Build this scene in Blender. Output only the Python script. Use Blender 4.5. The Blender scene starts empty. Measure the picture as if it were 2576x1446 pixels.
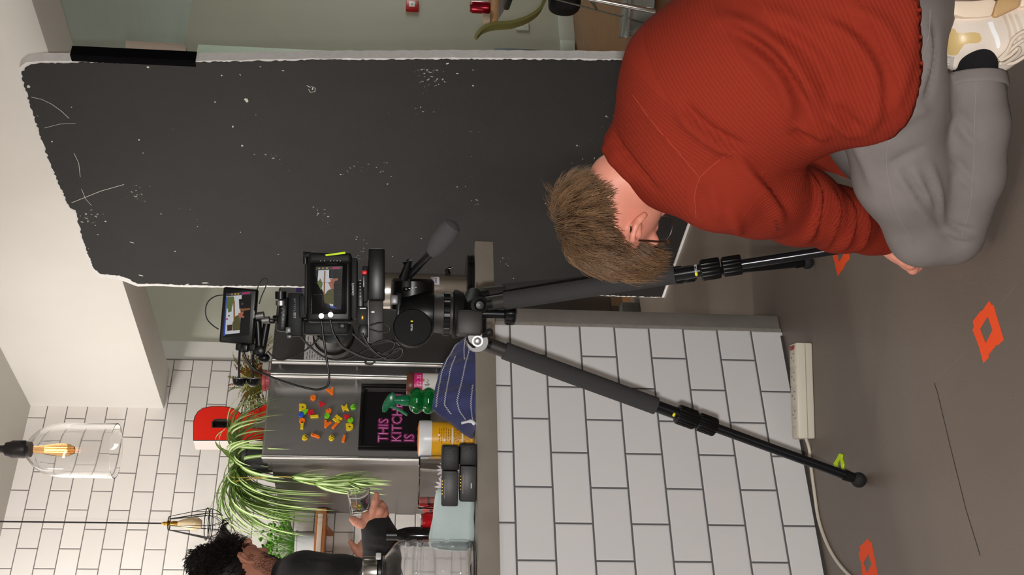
import bpy, bmesh, math, random
import numpy as np
from mathutils import Vector, Matrix
from mathutils.bvhtree import BVHTree

# ---------------------------------------------------------------- camera, world, lights, exposure
SC = bpy.context.scene
COL = SC.collection
FPX = 2941.3                                   # focal length in pixels of the 2576 wide frame
YAW, PITCH, ROLL = -0.599443, -0.0900343, -0.0300411
EYE = np.array([0.0, 0.0, 1.111])


def _axes():
    f = np.array([-math.sin(YAW) * math.cos(PITCH), math.cos(YAW) * math.cos(PITCH), math.sin(PITCH)])
    r = np.array([math.cos(YAW), math.sin(YAW), 0.0])
    d = np.cross(f, r)
    return math.cos(ROLL) * r + math.sin(ROLL) * d, -math.sin(ROLL) * r + math.cos(ROLL) * d, f


RT, DN, FW = _axes()                           # right, down, forward of the upright view
cam_data = bpy.data.cameras.new('camera')
cam = bpy.data.objects.new('camera', cam_data)
COL.objects.link(cam)
# the photograph was taken with the camera turned on its side: picture-right is down, picture-up is right
cam.matrix_world = Matrix(((DN[0], RT[0], -FW[0], EYE[0]), (DN[1], RT[1], -FW[1], EYE[1]),
                           (DN[2], RT[2], -FW[2], EYE[2]), (0, 0, 0, 1)))
cam_data.sensor_fit = 'HORIZONTAL'
cam_data.sensor_width = 36.0
cam_data.lens = 36.0 * FPX / 2576.0
cam_data.clip_start = 0.05
SC.camera = cam

SC.view_settings.view_transform = 'Standard'
SC.view_settings.look = 'None'
SC.view_settings.gamma = 1.0
SC.view_settings.use_curve_mapping = False
SC.view_settings.exposure = 0.0

world = bpy.data.worlds.new('world')
SC.world = world
world.use_nodes = True
world.node_tree.nodes['Background'].inputs[0].default_value = (0.9, 0.95, 1.0, 1)
world.node_tree.nodes['Background'].inputs[1].default_value = 0.0


def area_light(name, loc, target, size, power, color=(1, 1, 1), size_y=None, spread=None):
    L = bpy.data.lights.new(name, 'AREA')
    L.energy = power
    L.color = color
    L.size = size
    if size_y:
        L.shape = 'RECTANGLE'
        L.size_y = size_y
    if spread:
        L.spread = spread
    o = bpy.data.objects.new(name, L)
    COL.objects.link(o)
    o.location = loc
    o.rotation_euler = (Vector(target) - Vector(loc)).to_track_quat('-Z', 'Y').to_euler()
    return o


# the flash of the hand-held camera (beside the lens, which lies on its side)
_fl = EYE - RT * 0.07 + DN * 0.0
area_light('camera_flash', tuple(_fl), tuple(_fl + FW * 3), 0.045, 43.0, (1.0, 0.98, 0.96))
# fluorescent tubes over the kitchen and over the room behind the camera
area_light('kitchen_tube', (-0.6, 3.95, 3.0), (-0.3, 6.2, 1.0), 1.5, 92.0, (1.0, 0.975, 0.94), 0.14)
area_light('kitchen_tube', (0.6, 4.25, 3.0), (0.75, 6.4, 1.0), 1.5, 41.0, (1.0, 0.975, 0.94), 0.14)
area_light('room_tube', (-0.6, 0.9, 3.0), (0.4, 1.6, 0.0), 1.5, 9.0, (1.0, 0.975, 0.94), 0.14)
# cool fill added to brighten the far room's ceiling, and that room's lamp
area_light('far_fill', (9.0, 4.2, 1.5), (6.0, 4.6, 2.3), 1.6, 42.0, (0.9, 1.0, 0.95), 1.4)
area_light('far_room_lamp', (6.4, 2.6, 2.5), (6.0, 4.6, 0.8), 0.6, 14.0, (1.0, 0.95, 0.84))

# ---------------------------------------------------------------- points from the photograph's pixels


def ray(X, Y):
    return RT * ((723.0 - Y) / FPX) + DN * ((X - 1288.0) / FPX) + FW


def pd(X, Y, d):                               # the point d metres ahead of the lens behind pixel (X, Y)
    return EYE + ray(X, Y) * d


def py(X, Y, y):
    r = ray(X, Y)
    return EYE + r * (y / r[1])


def px(X, Y, x):
    r = ray(X, Y)
    return EYE + r * (x / r[0])


def pz(X, Y, z):
    r = ray(X, Y)
    return EYE + r * ((z - EYE[2]) / r[2])


def im(P):
    q = np.asarray(P, float) - EYE
    z = q @ FW
    return 1288 + FPX * (q @ DN) / z, 723 - FPX * (q @ RT) / z, z


CR = np.array([math.cos(YAW), math.sin(YAW), 0.0])      # level right of the viewer
CF = np.array([-math.sin(YAW), math.cos(YAW), 0.0])     # level ahead of the viewer
UP = np.array([0.0, 0.0, 1.0])
EX, EY = np.array([1.0, 0, 0]), np.array([0, 1.0, 0])


def unit(v):
    v = np.asarray(v, float)
    return v / (np.linalg.norm(v) + 1e-12)


def basis(yaw=0.0, pitch=0.0, roll=0.0, base=None):     # columns: right, ahead, up; turned about up, then right, then ahead
    B = np.stack(base if base is not None else (CR, CF, UP), 1)
    cy, sy, cp, sp, cr, sr = math.cos(yaw), math.sin(yaw), math.cos(pitch), math.sin(pitch), math.cos(roll), math.sin(roll)
    Rz = np.array([[cy, -sy, 0], [sy, cy, 0], [0, 0, 1]])
    Rx = np.array([[1, 0, 0], [0, cp, -sp], [0, sp, cp]])
    Ry = np.array([[cr, 0, sr], [0, 1, 0], [-sr, 0, cr]])
    return B @ Rz @ Rx @ Ry


# ---------------------------------------------------------------- materials


def lin(c):
    if isinstance(c, str):
        c = [int(c[i:i + 2], 16) for i in (0, 2, 4)]
    out = []
    for v in c[:3]:
        v = v / 255.0
        out.append(v / 12.92 if v <= 0.04045 else ((v + 0.055) / 1.055) ** 2.4)
    return tuple(out) + (1.0,)


MATS = {}


def mat(name, color, rough=0.5, metal=0.0, var=0.0, var_scale=8.0, bump=0.0, bump_scale=60.0, bump_detail=3.0,
        trans=0.0, ior=1.45, emit=None, emit_k=1.0, coat=0.0, sheen=0.0, sss=0.0, spec=None, alpha=None, stretch=None):
    if name in MATS:
        return MATS[name]
    m = bpy.data.materials.new(name)
    m.use_nodes = True
    nt = m.node_tree
    b = nt.nodes['Principled BSDF']
    b.inputs['Base Color'].default_value = lin(color)
    b.inputs['Roughness'].default_value = rough
    b.inputs['Metallic'].default_value = metal
    b.inputs['IOR'].default_value = ior
    b.inputs['Transmission Weight'].default_value = trans
    b.inputs['Coat Weight'].default_value = coat
    b.inputs['Sheen Weight'].default_value = sheen
    if sss:
        b.inputs['Subsurface Weight'].default_value = sss
        b.inputs['Subsurface Radius'].default_value = (0.012, 0.005, 0.003)
        b.inputs['Subsurface Scale'].default_value = 0.6
    if spec is not None:
        b.inputs['Specular IOR Level'].default_value = spec
    if alpha is not None:
        b.inputs['Alpha'].default_value = alpha
    if emit:
        b.inputs['Emission Color'].default_value = lin(emit)
        b.inputs['Emission Strength'].default_value = emit_k
    vec = None
    if var or bump:
        tc = nt.nodes.new('ShaderNodeTexCoord')
        vec = tc.outputs['Object']
        if stretch:
            mp = nt.nodes.new('ShaderNodeMapping')
            mp.inputs['Scale'].default_value = stretch
            nt.links.new(vec, mp.inputs['Vector'])
            vec = mp.outputs['Vector']
    if var:
        n = nt.nodes.new('ShaderNodeTexNoise')
        n.inputs['Scale'].default_value = var_scale
        n.inputs['Detail'].default_value = 4
        nt.links.new(vec, n.inputs['Vector'])
        mr = nt.nodes.new('ShaderNodeMapRange')
        mr.inputs[1].default_value, mr.inputs[2].default_value = 0.3, 0.7
        mr.inputs[3].default_value, mr.inputs[4].default_value = 1 - var, 1 + var
        nt.links.new(n.outputs['Fac'], mr.inputs[0])
        mx = nt.nodes.new('ShaderNodeVectorMath')
        mx.operation = 'SCALE'
        mx.inputs[0].default_value = lin(color)[:3]
        nt.links.new(mr.outputs[0], mx.inputs['Scale'])
        nt.links.new(mx.outputs[0], b.inputs['Base Color'])
    if bump:
        n2 = nt.nodes.new('ShaderNodeTexNoise')
        n2.inputs['Scale'].default_value = bump_scale
        n2.inputs['Detail'].default_value = bump_detail
        nt.links.new(vec, n2.inputs['Vector'])
        bp = nt.nodes.new('ShaderNodeBump')
        bp.inputs['Strength'].default_value = bump
        bp.inputs['Distance'].default_value = 0.004
        nt.links.new(n2.outputs['Fac'], bp.inputs['Height'])
        nt.links.new(bp.outputs['Normal'], b.inputs['Normal'])
    MATS[name] = m
    return m


def tile_mat(name, tile, grout, x0, z0, w, h, gap, rough=0.12, bevel_bump=0.5):
    """Running-bond wall tiles laid out in the wall's own x and z."""
    m = bpy.data.materials.new(name)
    m.use_nodes = True
    nt = m.node_tree
    N, L = nt.nodes.new, nt.links.new
    b = nt.nodes['Principled BSDF']
    tc = N('ShaderNodeTexCoord')
    sp = N('ShaderNodeSeparateXYZ')
    L(tc.outputs['Object'], sp.inputs[0])

    def math_(op, a, c=None):
        n = N('ShaderNodeMath')
        n.operation = op
        for k, v in enumerate((a, c)):
            if v is None:
                continue
            if isinstance(v, (int, float)):
                n.inputs[k].default_value = v
            else:
                L(v, n.inputs[k])
        return n.outputs[0]
    zr = math_('DIVIDE', math_('SUBTRACT', sp.outputs[2], z0), h)
    row = math_('FLOOR', zr)
    fz = math_('SUBTRACT', zr, row)
    odd = math_('PINGPONG', row, 1.0)
    xr = math_('ADD', math_('DIVIDE', math_('SUBTRACT', sp.outputs[0], x0), w), math_('MULTIPLY', odd, 0.5))
    colm = math_('FLOOR', xr)
    fx = math_('SUBTRACT', xr, colm)
    dx = math_('MULTIPLY', math_('MINIMUM', fx, math_('SUBTRACT', 1.0, fx)), w)
    dz = math_('MULTIPLY', math_('MINIMUM', fz, math_('SUBTRACT', 1.0, fz)), h)
    dist = math_('MINIMUM', dx, dz)
    mr = N('ShaderNodeMapRange')
    mr.interpolation_type = 'SMOOTHSTEP'
    mr.inputs[1].default_value, mr.inputs[2].default_value = gap * 0.5 - 0.0004, gap * 0.5 + 0.0008
    L(dist, mr.inputs[0])
    # a little difference from tile to tile
    cmb = N('ShaderNodeCombineXYZ')
    L(colm, cmb.inputs[0])
    L(row, cmb.inputs[1])
    wn = N('ShaderNodeTexWhiteNoise')
    L(cmb.outputs[0], wn.inputs[0])
    mr2 = N('ShaderNodeMapRange')
    mr2.inputs[3].default_value, mr2.inputs[4].default_value = 0.965, 1.02
    L(wn.outputs['Value'], mr2.inputs[0])
    sc = N('ShaderNodeVectorMath')
    sc.operation = 'SCALE'
    sc.inputs[0].default_value = lin(tile)[:3]
    L(mr2.outputs[0], sc.inputs['Scale'])
    mx = N('ShaderNodeMix')
    mx.data_type = 'RGBA'
    L(mr.outputs[0], mx.inputs[0])
    mx.inputs[6].default_value = lin(grout)
    L(sc.outputs[0], mx.inputs[7])
    L(mx.outputs[2], b.inputs['Base Color'])
    r2 = N('ShaderNodeMapRange')
    r2.inputs[3].default_value, r2.inputs[4].default_value = 0.8, rough
    L(mr.outputs[0], r2.inputs[0])
    L(r2.outputs[0], b.inputs['Roughness'])
    mr3 = N('ShaderNodeMapRange')
    mr3.interpolation_type = 'SMOOTHSTEP'
    mr3.inputs[1].default_value, mr3.inputs[2].default_value = gap * 0.3, gap * 0.5 + 0.004
    L(dist, mr3.inputs[0])
    bp = N('ShaderNodeBump')
    bp.inputs['Strength'].default_value = bevel_bump
    bp.inputs['Distance'].default_value = 0.002
    L(mr3.outputs[0], bp.inputs['Height'])
    L(bp.outputs['Normal'], b.inputs['Normal'])
    MATS[name] = m
    return m


# ---------------------------------------------------------------- mesh building
ROOT = {}                                       # world position of the top-level object above each object


class MB:
    def __init__(s):
        s.v, s.f, s.mi = [], [], []
        s.m = 0

    def add(s, verts, faces):
        n = len(s.v)
        s.v.extend([tuple(map(float, p)) for p in verts])
        s.f.extend([tuple(n + i for i in f) for f in faces])
        s.mi.extend([s.m] * len(faces))
        return s

    def bm(s, b):
        b.verts.index_update()
        s.add([v.co[:] for v in b.verts], [[v.index for v in f.verts] for f in b.faces])
        b.free()
        return s

    def box(s, c, size, B=None, bev=0.0, seg=2):
        b = bmesh.new()
        bmesh.ops.create_cube(b, size=1.0)
        for v in b.verts:
            v.co = Vector((v.co.x * size[0], v.co.y * size[1], v.co.z * size[2]))
        if bev > 0:
            bmesh.ops.bevel(b, geom=b.edges[:], offset=min(bev, 0.49 * min(size)), segments=seg, affect='EDGES', profile=0.5)
        B = np.eye(3) if B is None else B
        c = np.asarray(c, float)
        for v in b.verts:
            v.co = Vector(c + B @ np.array(v.co))
        return s.bm(b)

    def pbox(s, X0, X1, Y0, Y1, d, depth, B=None, bev=0.0, seg=2):
        """A plumb box whose near face, d metres ahead, covers the pixels X0..X1, Y0..Y1."""
        B = basis() if B is None else B
        c = pd((X0 + X1) / 2, (Y0 + Y1) / 2, d) + B[:, 1] * depth / 2
        return s.box(c, ((Y1 - Y0) * d / FPX, depth, (X1 - X0) * d / FPX), B, bev, seg)

    def tube(s, path, r, n=8, caps=True, closed=False):
        P = [np.asarray(p, float) for p in path]
        m = len(P)
        R = [r] * m if isinstance(r, (int, float)) else list(r)
        T = []
        for i in range(m):
            a = P[(i - 1) % m] if (i or closed) else P[0]
            b = P[(i + 1) % m] if (i < m - 1 or closed) else P[-1]
            T.append(unit(b - a))
        ref = UP if abs(T[0] @ UP) < 0.9 else EX
        nrm = unit(np.cross(T[0], ref))
        V = []
        for i in range(m):
            nrm = unit(nrm - T[i] * (nrm @ T[i]))
            bn = np.cross(T[i], nrm)
            for k in range(n):
                a = 2 * math.pi * k / n
                V.append(P[i] + R[i] * (math.cos(a) * nrm + math.sin(a) * bn))
        Fc = []
        for i in range(m if closed else m - 1):
            for k in range(n):
                a, b = i * n + k, i * n + (k + 1) % n
                c, d = ((i + 1) % m) * n + (k + 1) % n, ((i + 1) % m) * n + k
                Fc.append((a, b, c, d))
        if caps and not closed:
            Fc.append(tuple(range(n - 1, -1, -1)))
            Fc.append(tuple((m - 1) * n + k for k in range(n)))
        return s.add(V, Fc)

    def lathe(s, prof, o, ax=UP, n=28, caps=True, ref=None, amp=None):
        """prof: (radius, height) pairs along ax from o."""
        ax = unit(ax)
        a1 = unit(np.cross(ax, EX if abs(ax @ EX) < 0.9 else EY)) if ref is None else unit(np.asarray(ref) - ax * (np.asarray(ref) @ ax))
        a2 = np.cross(ax, a1)
        o = np.asarray(o, float)
        V, Fc = [], []
        for j, (r, h) in enumerate(prof):
            for k in range(n):
                t = 2 * math.pi * k / n
                rr = r * (amp(t, j) if amp else 1.0)
                V.append(o + ax * h + rr * (math.cos(t) * a1 + math.sin(t) * a2))
        m = len(prof)
        for j in range(m - 1):
            for k in range(n):
                Fc.append((j * n + k, j * n + (k + 1) % n, (j + 1) * n + (k + 1) % n, (j + 1) * n + k))
        if caps:
            if prof[0][0] > 1e-6:
                Fc.append(tuple(range(n - 1, -1, -1)))
            if prof[-1][0] > 1e-6:
                Fc.append(tuple((m - 1) * n + k for k in range(n)))
        return s.add(V, Fc)

    def prism(s, poly, o, a, b, t, bev=0.0):
        """poly: 2-D outline in axes a, b at o, made t thick along a x b."""
        o, a, b = np.asarray(o, float), unit(a), unit(b)
        nn = unit(np.cross(a, b))
        bmx = bmesh.new()
        vs = [bmx.verts.new(Vector(o + a * p[0] + b * p[1])) for p in poly]
        f = bmx.faces.new(vs)
        ex = bmesh.ops.extrude_face_region(bmx, geom=[f])
        for v in [g for g in ex['geom'] if isinstance(g, bmesh.types.BMVert)]:
            v.co += Vector(nn * t)
        bmesh.ops.recalc_face_normals(bmx, faces=bmx.faces[:])
        if bev:
            es = [e for e in bmx.edges if len(e.link_faces) == 2 and e.calc_face_angle(0) > 0.6]
            bmesh.ops.bevel(bmx, geom=es, offset=bev, segments=2, affect='EDGES', profile=0.5)
        bmesh.ops.triangulate(bmx, faces=[f for f in bmx.faces if len(f.verts) > 4])
        return s.bm(bmx)

    def ball(s, c, r, B=None, n=16, m=10):
        r = (r, r, r) if isinstance(r, (int, float)) else r
        B = np.eye(3) if B is None else B
        V, Fc = [], []
        for j in range(m + 1):
            ph = math.pi * j / m
            for k in range(n):
                t = 2 * math.pi * k / n
                V.append(np.asarray(c) + B @ np.array([r[0] * math.sin(ph) * math.cos(t), r[1] * math.sin(ph) * math.sin(t), r[2] * math.cos(ph)]))
        for j in range(m):
            for k in range(n):
                Fc.append((j * n + k, (j + 1) * n + k, (j + 1) * n + (k + 1) % n, j * n + (k + 1) % n))
        return s.add(V, Fc)

    def grid(s, pts, thick=None, closed=False):
        """pts: rows of points."""
        r, c = len(pts), len(pts[0])
        V = [p for row in pts for p in row]
        Fc = []
        for i in range(r - 1):
            for j in range(c if closed else c - 1):
                Fc.append((i * c + j, i * c + (j + 1) % c, (i + 1) * c + (j + 1) % c, (i + 1) * c + j))
        return s.add(V, Fc)

    def build(s, name, m, parent=None, sharp=38, attrs=None, fix=True):
        org = ROOT.get(parent.name, np.zeros(3)) if parent is not None else np.zeros(3)
        me = bpy.data.meshes.new(name)
        me.from_pydata([tuple(np.asarray(p) - org) for p in s.v], [], s.f)
        for mm in (m if isinstance(m, (list, tuple)) else [m]):
            me.materials.append(mm)
        if fix:
            b = bmesh.new()
            b.from_mesh(me)
            bmesh.ops.recalc_face_normals(b, faces=b.faces[:])
            b.to_mesh(me)
            b.free()
        if len(s.mi) == len(me.polygons):
            me.polygons.foreach_set('material_index', s.mi)
        me.polygons.foreach_set('use_smooth', [True] * len(me.polygons))
        if sharp:
            me.set_sharp_from_angle(angle=math.radians(sharp))
        if attrs:
            for k, arr in attrs.items():
                at = me.attributes.new(k, 'FLOAT', 'POINT')
                at.data.foreach_set('value', np.asarray(arr, dtype=np.float32))
        me.update()
        o = bpy.data.objects.new(name, me)
        COL.objects.link(o)
        if parent is not None:
            o.parent = parent
            ROOT[o.name] = org
        else:
            ROOT[o.name] = np.zeros(3)
        return o


def tag(o, label=None, cat=None, group=None, kind=None):
    if label:
        o['label'] = label
    if cat:
        o['category'] = cat
    if group:
        o['group'] = group
    if kind:
        o['kind'] = kind
    return o


def thing(name, loc, label, cat, group=None):
    o = bpy.data.objects.new(name, None)
    COL.objects.link(o)
    o.empty_display_size = 0.05
    o.location = tuple(loc)
    ROOT[o.name] = np.asarray(loc, float)
    return tag(o, label, cat, group)


def struct(name, mb, m, parent=None, **k):
    return tag(mb.build(name, m, parent, **k), kind='structure')


def text(name, body, size, o, a, b, m, parent, t=0.0006, align='CENTER', squeeze=1.0, bold=0.0):
    """Lettering that starts at o, reads along a and stands up along b."""
    cu = bpy.data.curves.new(name, 'FONT')
    cu.body = body
    cu.size = size
    cu.align_x = align
    cu.extrude = t
    cu.offset = bold
    cu.resolution_u = 2
    tmp = bpy.data.objects.new(name + '_curve', cu)
    me = bpy.data.meshes.new_from_object(tmp)
    a, b = unit(a), unit(b)
    nn = np.cross(a, b)
    mb = MB()
    mb.add([np.asarray(o) + a * v.co.x * squeeze + b * v.co.y + nn * v.co.z for v in me.vertices], [list(p.vertices) for p in me.polygons])
    bpy.data.objects.remove(tmp)
    bpy.data.meshes.remove(me)
    bpy.data.curves.remove(cu)
    return mb.build(name, m, parent, sharp=30)


def smooth_path(P, n=6, closed=False):
    P = [np.asarray(p, float) for p in P]
    out, m = [], len(P)
    for i in range(m if closed else m - 1):
        p0 = P[(i - 1) % m] if (closed or i > 0) else P[0]
        p1, p2 = P[i], P[(i + 1) % m]
        p3 = P[(i + 2) % m] if (closed or i + 2 < m) else P[-1]
        for k in range(n):
            t = k / n
            out.append(0.5 * ((2 * p1) + (p2 - p0) * t + (2 * p0 - 5 * p1 + 4 * p2 - p3) * t * t + (3 * p1 - p0 - 3 * p2 + p3) * t ** 3))
    if not closed:
        out.append(P[-1])
    return out


# ---------------------------------------------------------------- soft bodies: a union of tapered limbs, skinned as one surface


class Body:
    def __init__(s, h=0.008, k=0.03):
        s.p, s.h, s.k = [], h, k

    def cone(s, a, b, ra, rb, k=None):
        s.p.append(('c', np.asarray(a, float), np.asarray(b, float), ra, rb, s.k if k is None else k))
        return s

    def chain(s, pts, rs, k=None):
        for i in range(len(pts) - 1):
            s.cone(pts[i], pts[i + 1], rs[i], rs[i + 1], k)
        return s

    def egg(s, c, r, B=None, k=None):
        s.p.append(('e', np.asarray(c, float), np.asarray(r, float), np.eye(3) if B is None else B, 0, s.k if k is None else k))
        return s

    def dent(s, a, b, ra, rb, k=None):
        s.p.append(('d', np.asarray(a, float), np.asarray(b, float), ra, rb, s.k if k is None else k))
        return s

    def dist(s, Q):
        D = None
        for p in s.p:
            if p[0] in 'cd':
                a, b, ra, rb, k = p[1:]
                ab = b - a
                t = np.clip(((Q - a) @ ab) / max(ab @ ab, 1e-9), 0, 1)
                d = np.linalg.norm(Q - a - t[:, None] * ab, axis=1) - (ra + (rb - ra) * t)
            else:
                c, r, B, _, k = p[1:]
                L = (Q - c) @ B
                n0 = np.linalg.norm(L / r, axis=1)
                n1 = np.linalg.norm(L / (r * r), axis=1)
                d = n0 * (n0 - 1) / np.maximum(n1, 1e-9)
            if D is None:
                D = d
            elif p[0] == 'd':
                hh = np.clip(0.5 - 0.5 * (D + d) / k, 0, 1)
                D = D * (1 - hh) + (-d) * hh + k * hh * (1 - hh)
            else:
                hh = np.clip(0.5 + 0.5 * (D - d) / k, 0, 1)
                D = D * (1 - hh) + d * hh - k * hh * (1 - hh)
        return D

    def mesh(s, cut=None, relax=2):
        lo, hi = np.full(3, 1e9), np.full(3, -1e9)
        for p in s.p:
            if p[0] == 'd':
                continue
            if p[0] == 'c':
                for q, r in ((p[1], p[3]), (p[2], p[4])):
                    lo, hi = np.minimum(lo, q - r), np.maximum(hi, q + r)
            else:
                r = max(p[2])
                lo, hi = np.minimum(lo, p[1] - r), np.maximum(hi, p[1] + r)
        lo, hi = lo - 0.03, hi + 0.03
        h = s.h
        n = np.ceil((hi - lo) / h).astype(int) + 1
        g = [lo[i] + h * np.arange(n[i]) for i in range(3)]
        Q = np.stack(np.meshgrid(*g, indexing='ij'), -1).reshape(-1, 3)
        D = np.concatenate([s.dist(c) for c in np.array_split(Q, max(1, len(Q) // 300000))])
        if cut is not None:
            D = np.maximum(D, cut(Q))
        return nets(D.reshape(n), lo, h, relax)


def nets(D, lo, h, relax=2):
    n = np.array(D.shape)
    ins = D < 0
    cs = n - 1
    corners = [(i, j, k) for i in (0, 1) for j in (0, 1) for k in (0, 1)]
    sl = lambda c: tuple(slice(c[i], c[i] + cs[i]) for i in range(3))
    cnt = sum(ins[sl(c)].astype(int) for c in corners)
    act = (cnt > 0) & (cnt < 8)
    idx = -np.ones(cs, int)
    cells = np.argwhere(act)
    idx[act] = np.arange(len(cells))
    acc, num = np.zeros((len(cells), 3)), np.zeros(len(cells))
    for a in range(8):
        for b in range(a + 1, 8):
            ca, cb = np.array(corners[a]), np.array(corners[b])
            if np.abs(ca - cb).sum() != 1:
                continue
            da, db = D[tuple((cells + ca).T)], D[tuple((cells + cb).T)]
            x = (da < 0) != (db < 0)
            t = np.where(x, da / np.where(x, da - db, 1), 0)
            acc += np.where(x[:, None], ca + t[:, None] * (cb - ca), 0)
            num += x
    V = lo + h * (cells + acc / num[:, None])
    Fc = []
    for ax in range(3):
        o1, o2 = (ax + 1) % 3, (ax + 2) % 3
        s0 = [slice(None)] * 3
        s1 = [slice(None)] * 3
        s0[ax], s1[ax] = slice(0, n[ax] - 1), slice(1, n[ax])
        A, Bv = ins[tuple(s0)], ins[tuple(s1)]
        e = np.argwhere(A != Bv)
        e = e[(e[:, o1] > 0) & (e[:, o2] > 0) & (e[:, o1] < cs[o1]) & (e[:, o2] < cs[o2])]
        if not len(e):
            continue
        q = []
        for d1, d2 in ((-1, -1), (0, -1), (0, 0), (-1, 0)):
            c = e.copy()
            c[:, o1] += d1
            c[:, o2] += d2
            q.append(idx[tuple(c.T)])
        q = np.stack(q, 1)
        flip = ~A[tuple(e.T)]
        q[flip] = q[flip][:, ::-1]
        Fc.append(q)
    Fc = np.concatenate(Fc)
    V = relax_mesh(V, Fc, relax)
    return V, Fc


def relax_mesh(V, Fc, it, w=0.5):
    E = np.concatenate([Fc[:, [i, (i + 1) % Fc.shape[1]]] for i in range(Fc.shape[1])])
    E = np.concatenate([E, E[:, ::-1]])
    deg = np.bincount(E[:, 0], minlength=len(V)).astype(float)
    for _ in range(it):
        S = np.zeros_like(V)
        for k in range(3):
            S[:, k] = np.bincount(E[:, 0], weights=V[E[:, 1], k], minlength=len(V))
        V = V + w * (S / np.maximum(deg, 1)[:, None] - V)
    return V


def normals(V, Fc):
    a = V[Fc[:, 2]] - V[Fc[:, 0]]
    b = V[Fc[:, 3]] - V[Fc[:, 1]]
    fn = np.cross(a, b)
    N = np.zeros_like(V)
    for c in range(4):
        for k in range(3):
            N[:, k] += np.bincount(Fc[:, c], weights=fn[:, k], minlength=len(V))
    return N / (np.linalg.norm(N, axis=1)[:, None] + 1e-12)


def seg_dist(V, P):
    """Distance of the points V from the polyline P, and how far along it the nearest point lies."""
    best, along, acc = np.full(len(V), 1e9), np.zeros(len(V)), 0.0
    for i in range(len(P) - 1):
        a, ab = P[i], P[i + 1] - P[i]
        L = np.linalg.norm(ab) + 1e-9
        t = np.clip(((V - a) @ ab) / (L * L), 0, 1)
        d = np.linalg.norm(V - a - t[:, None] * ab, axis=1)
        m = d < best
        best[m], along[m] = d[m], acc + t[m] * L
        acc += L
    return best, along


def folds(V, Fc, specs, mask=None):
    """Cloth folds: each spec is (photo points, half width, height); a negative height is a crease."""
    bv = BVHTree.FromPolygons([Vector(p) for p in V], [tuple(map(int, f)) for f in Fc])
    N = normals(V, Fc)
    add = np.zeros(len(V))
    for pts, w, hgt in specs:
        P = []
        for X, Y in pts:
            hit = bv.ray_cast(Vector(EYE), Vector(unit(ray(X, Y))))
            if hit[0] is not None:
                P.append(np.array(hit[0]))
        if len(P) < 2:
            continue
        P = smooth_path(P, 5)
        d, al = seg_dist(V, P)
        L = sum(np.linalg.norm(P[i + 1] - P[i]) for i in range(len(P) - 1))
        fade = np.clip(np.minimum(al, L - al) / (0.25 * L) + 0.15, 0, 1)
        add += hgt * np.exp(-(d / w) ** 2) * fade
    if mask is not None:
        add *= mask
    return V + N * add[:, None]

# ================================================================ THE SETTING
WY = 5.622                                      # back wall
BY = 2.846                                      # front of the kitchen bar
BEAM0, BEAM1, BEAMZ = 2.998, 3.235, 2.372
CEIL, CEIL2 = 3.055, 2.625
M_PLASTER = mat('white_plaster', (238, 234, 228), 0.75, var=0.02, var_scale=3, bump=0.08, bump_scale=40)
M_CEIL = mat('ceiling_paint', (206, 203, 196), 0.85, var=0.02, var_scale=2)
M_GREEN = mat('grey_green_paint', (168, 165, 150), 0.6, var=0.03, var_scale=3, bump=0.06, bump_scale=50)
M_CEIL2 = mat('pale_green_ceiling', (206, 220, 216), 0.8, var=0.02)
M_WALLT = tile_mat('wall_tiles', (238, 232, 227), (120, 114, 112), 2.9289, 2.9676, 0.204, 0.102, 0.0046)
M_BART = tile_mat('bar_tiles', (237, 235, 235), (104, 104, 106), 1.732, 0.8097, 0.204, 0.102, 0.0048)

M_FLOOR = mat('floor_vinyl', (117, 105, 96), 0.42, var=0.07, var_scale=2.2, bump=0.12, bump_scale=220)
M_WOODF = mat('wood_floor', (138, 92, 52), 0.4, var=0.22, var_scale=5, bump=0.1, bump_scale=40, stretch=(1.2, 12, 1))

struct('floor', MB().box((0.2, 1.8, -0.05), (6.0, 8.8, 0.1)), M_FLOOR)
struct('floor_wood', MB().box((6.2, 1.8, -0.05), (6.0, 8.8, 0.1)), M_WOODF)
struct('ceiling', MB().box((0.6, 1.8, CEIL + 0.05), (6.8, 8.8, 0.1)), M_CEIL)
struct('ceiling_lower', MB().box((6.2, 1.8, CEIL2 + 0.3), (6.1, 8.8, 0.6)), M_CEIL2)
TE = 3.298                                      # where the tiling ends
struct('wall_back', MB().box(((-2.8 + TE) / 2, WY + 0.06, 1.55), (TE + 2.8, 0.12, 3.1)), M_WALLT)
struct('wall_plain', MB().box((TE + 0.062, WY + 0.066, 1.32), (0.124, 0.12, 2.64)), M_PLASTER)
struct('wall_far', MB().box((6.3, WY + 0.095, 1.32), (5.76, 0.12, 2.64)), M_GREEN)
struct('wall_lit', MB().box((4.0, WY + 0.085, 1.32), (1.15, 0.12, 2.64)), mat('grey_green_lit', (216, 214, 198), 0.65, var=0.02, var_scale=3))  # lighter colour stands in for kitchen light on this stretch of wall
struct('trim_1', MB().box((TE + 0.002, WY + 0.002, 1.2), (0.006, 0.012, 2.4)), mat('tile_trim', (150, 146, 142), 0.3, 0.6))
struct('wall_left', MB().box((-2.85, 1.8, 1.55), (0.1, 8.8, 3.1)), M_PLASTER)
struct('wall_right', MB().box((9.2, 1.8, 1.55), (0.1, 8.8, 3.1)), M_GREEN)
struct('wall_behind', MB().box((3.2, -2.65, 1.55), (12.2, 0.1, 3.1)), M_PLASTER)
struct('beam', MB().box(((BEAM0 + BEAM1) / 2, 1.6, (BEAMZ + 3.1) / 2), (BEAM1 - BEAM0, 2 * (WY - 1.6), 3.1 - BEAMZ), bev=0.003), M_PLASTER)
# thin shadow joint between boxing and tiles, skirting of the far room
struct('baseboard_far', MB().box((6.3, WY + 0.028, 0.055), (5.76, 0.016, 0.11), bev=0.004), mat('skirting_paint', (184, 183, 174), 0.5))

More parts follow.
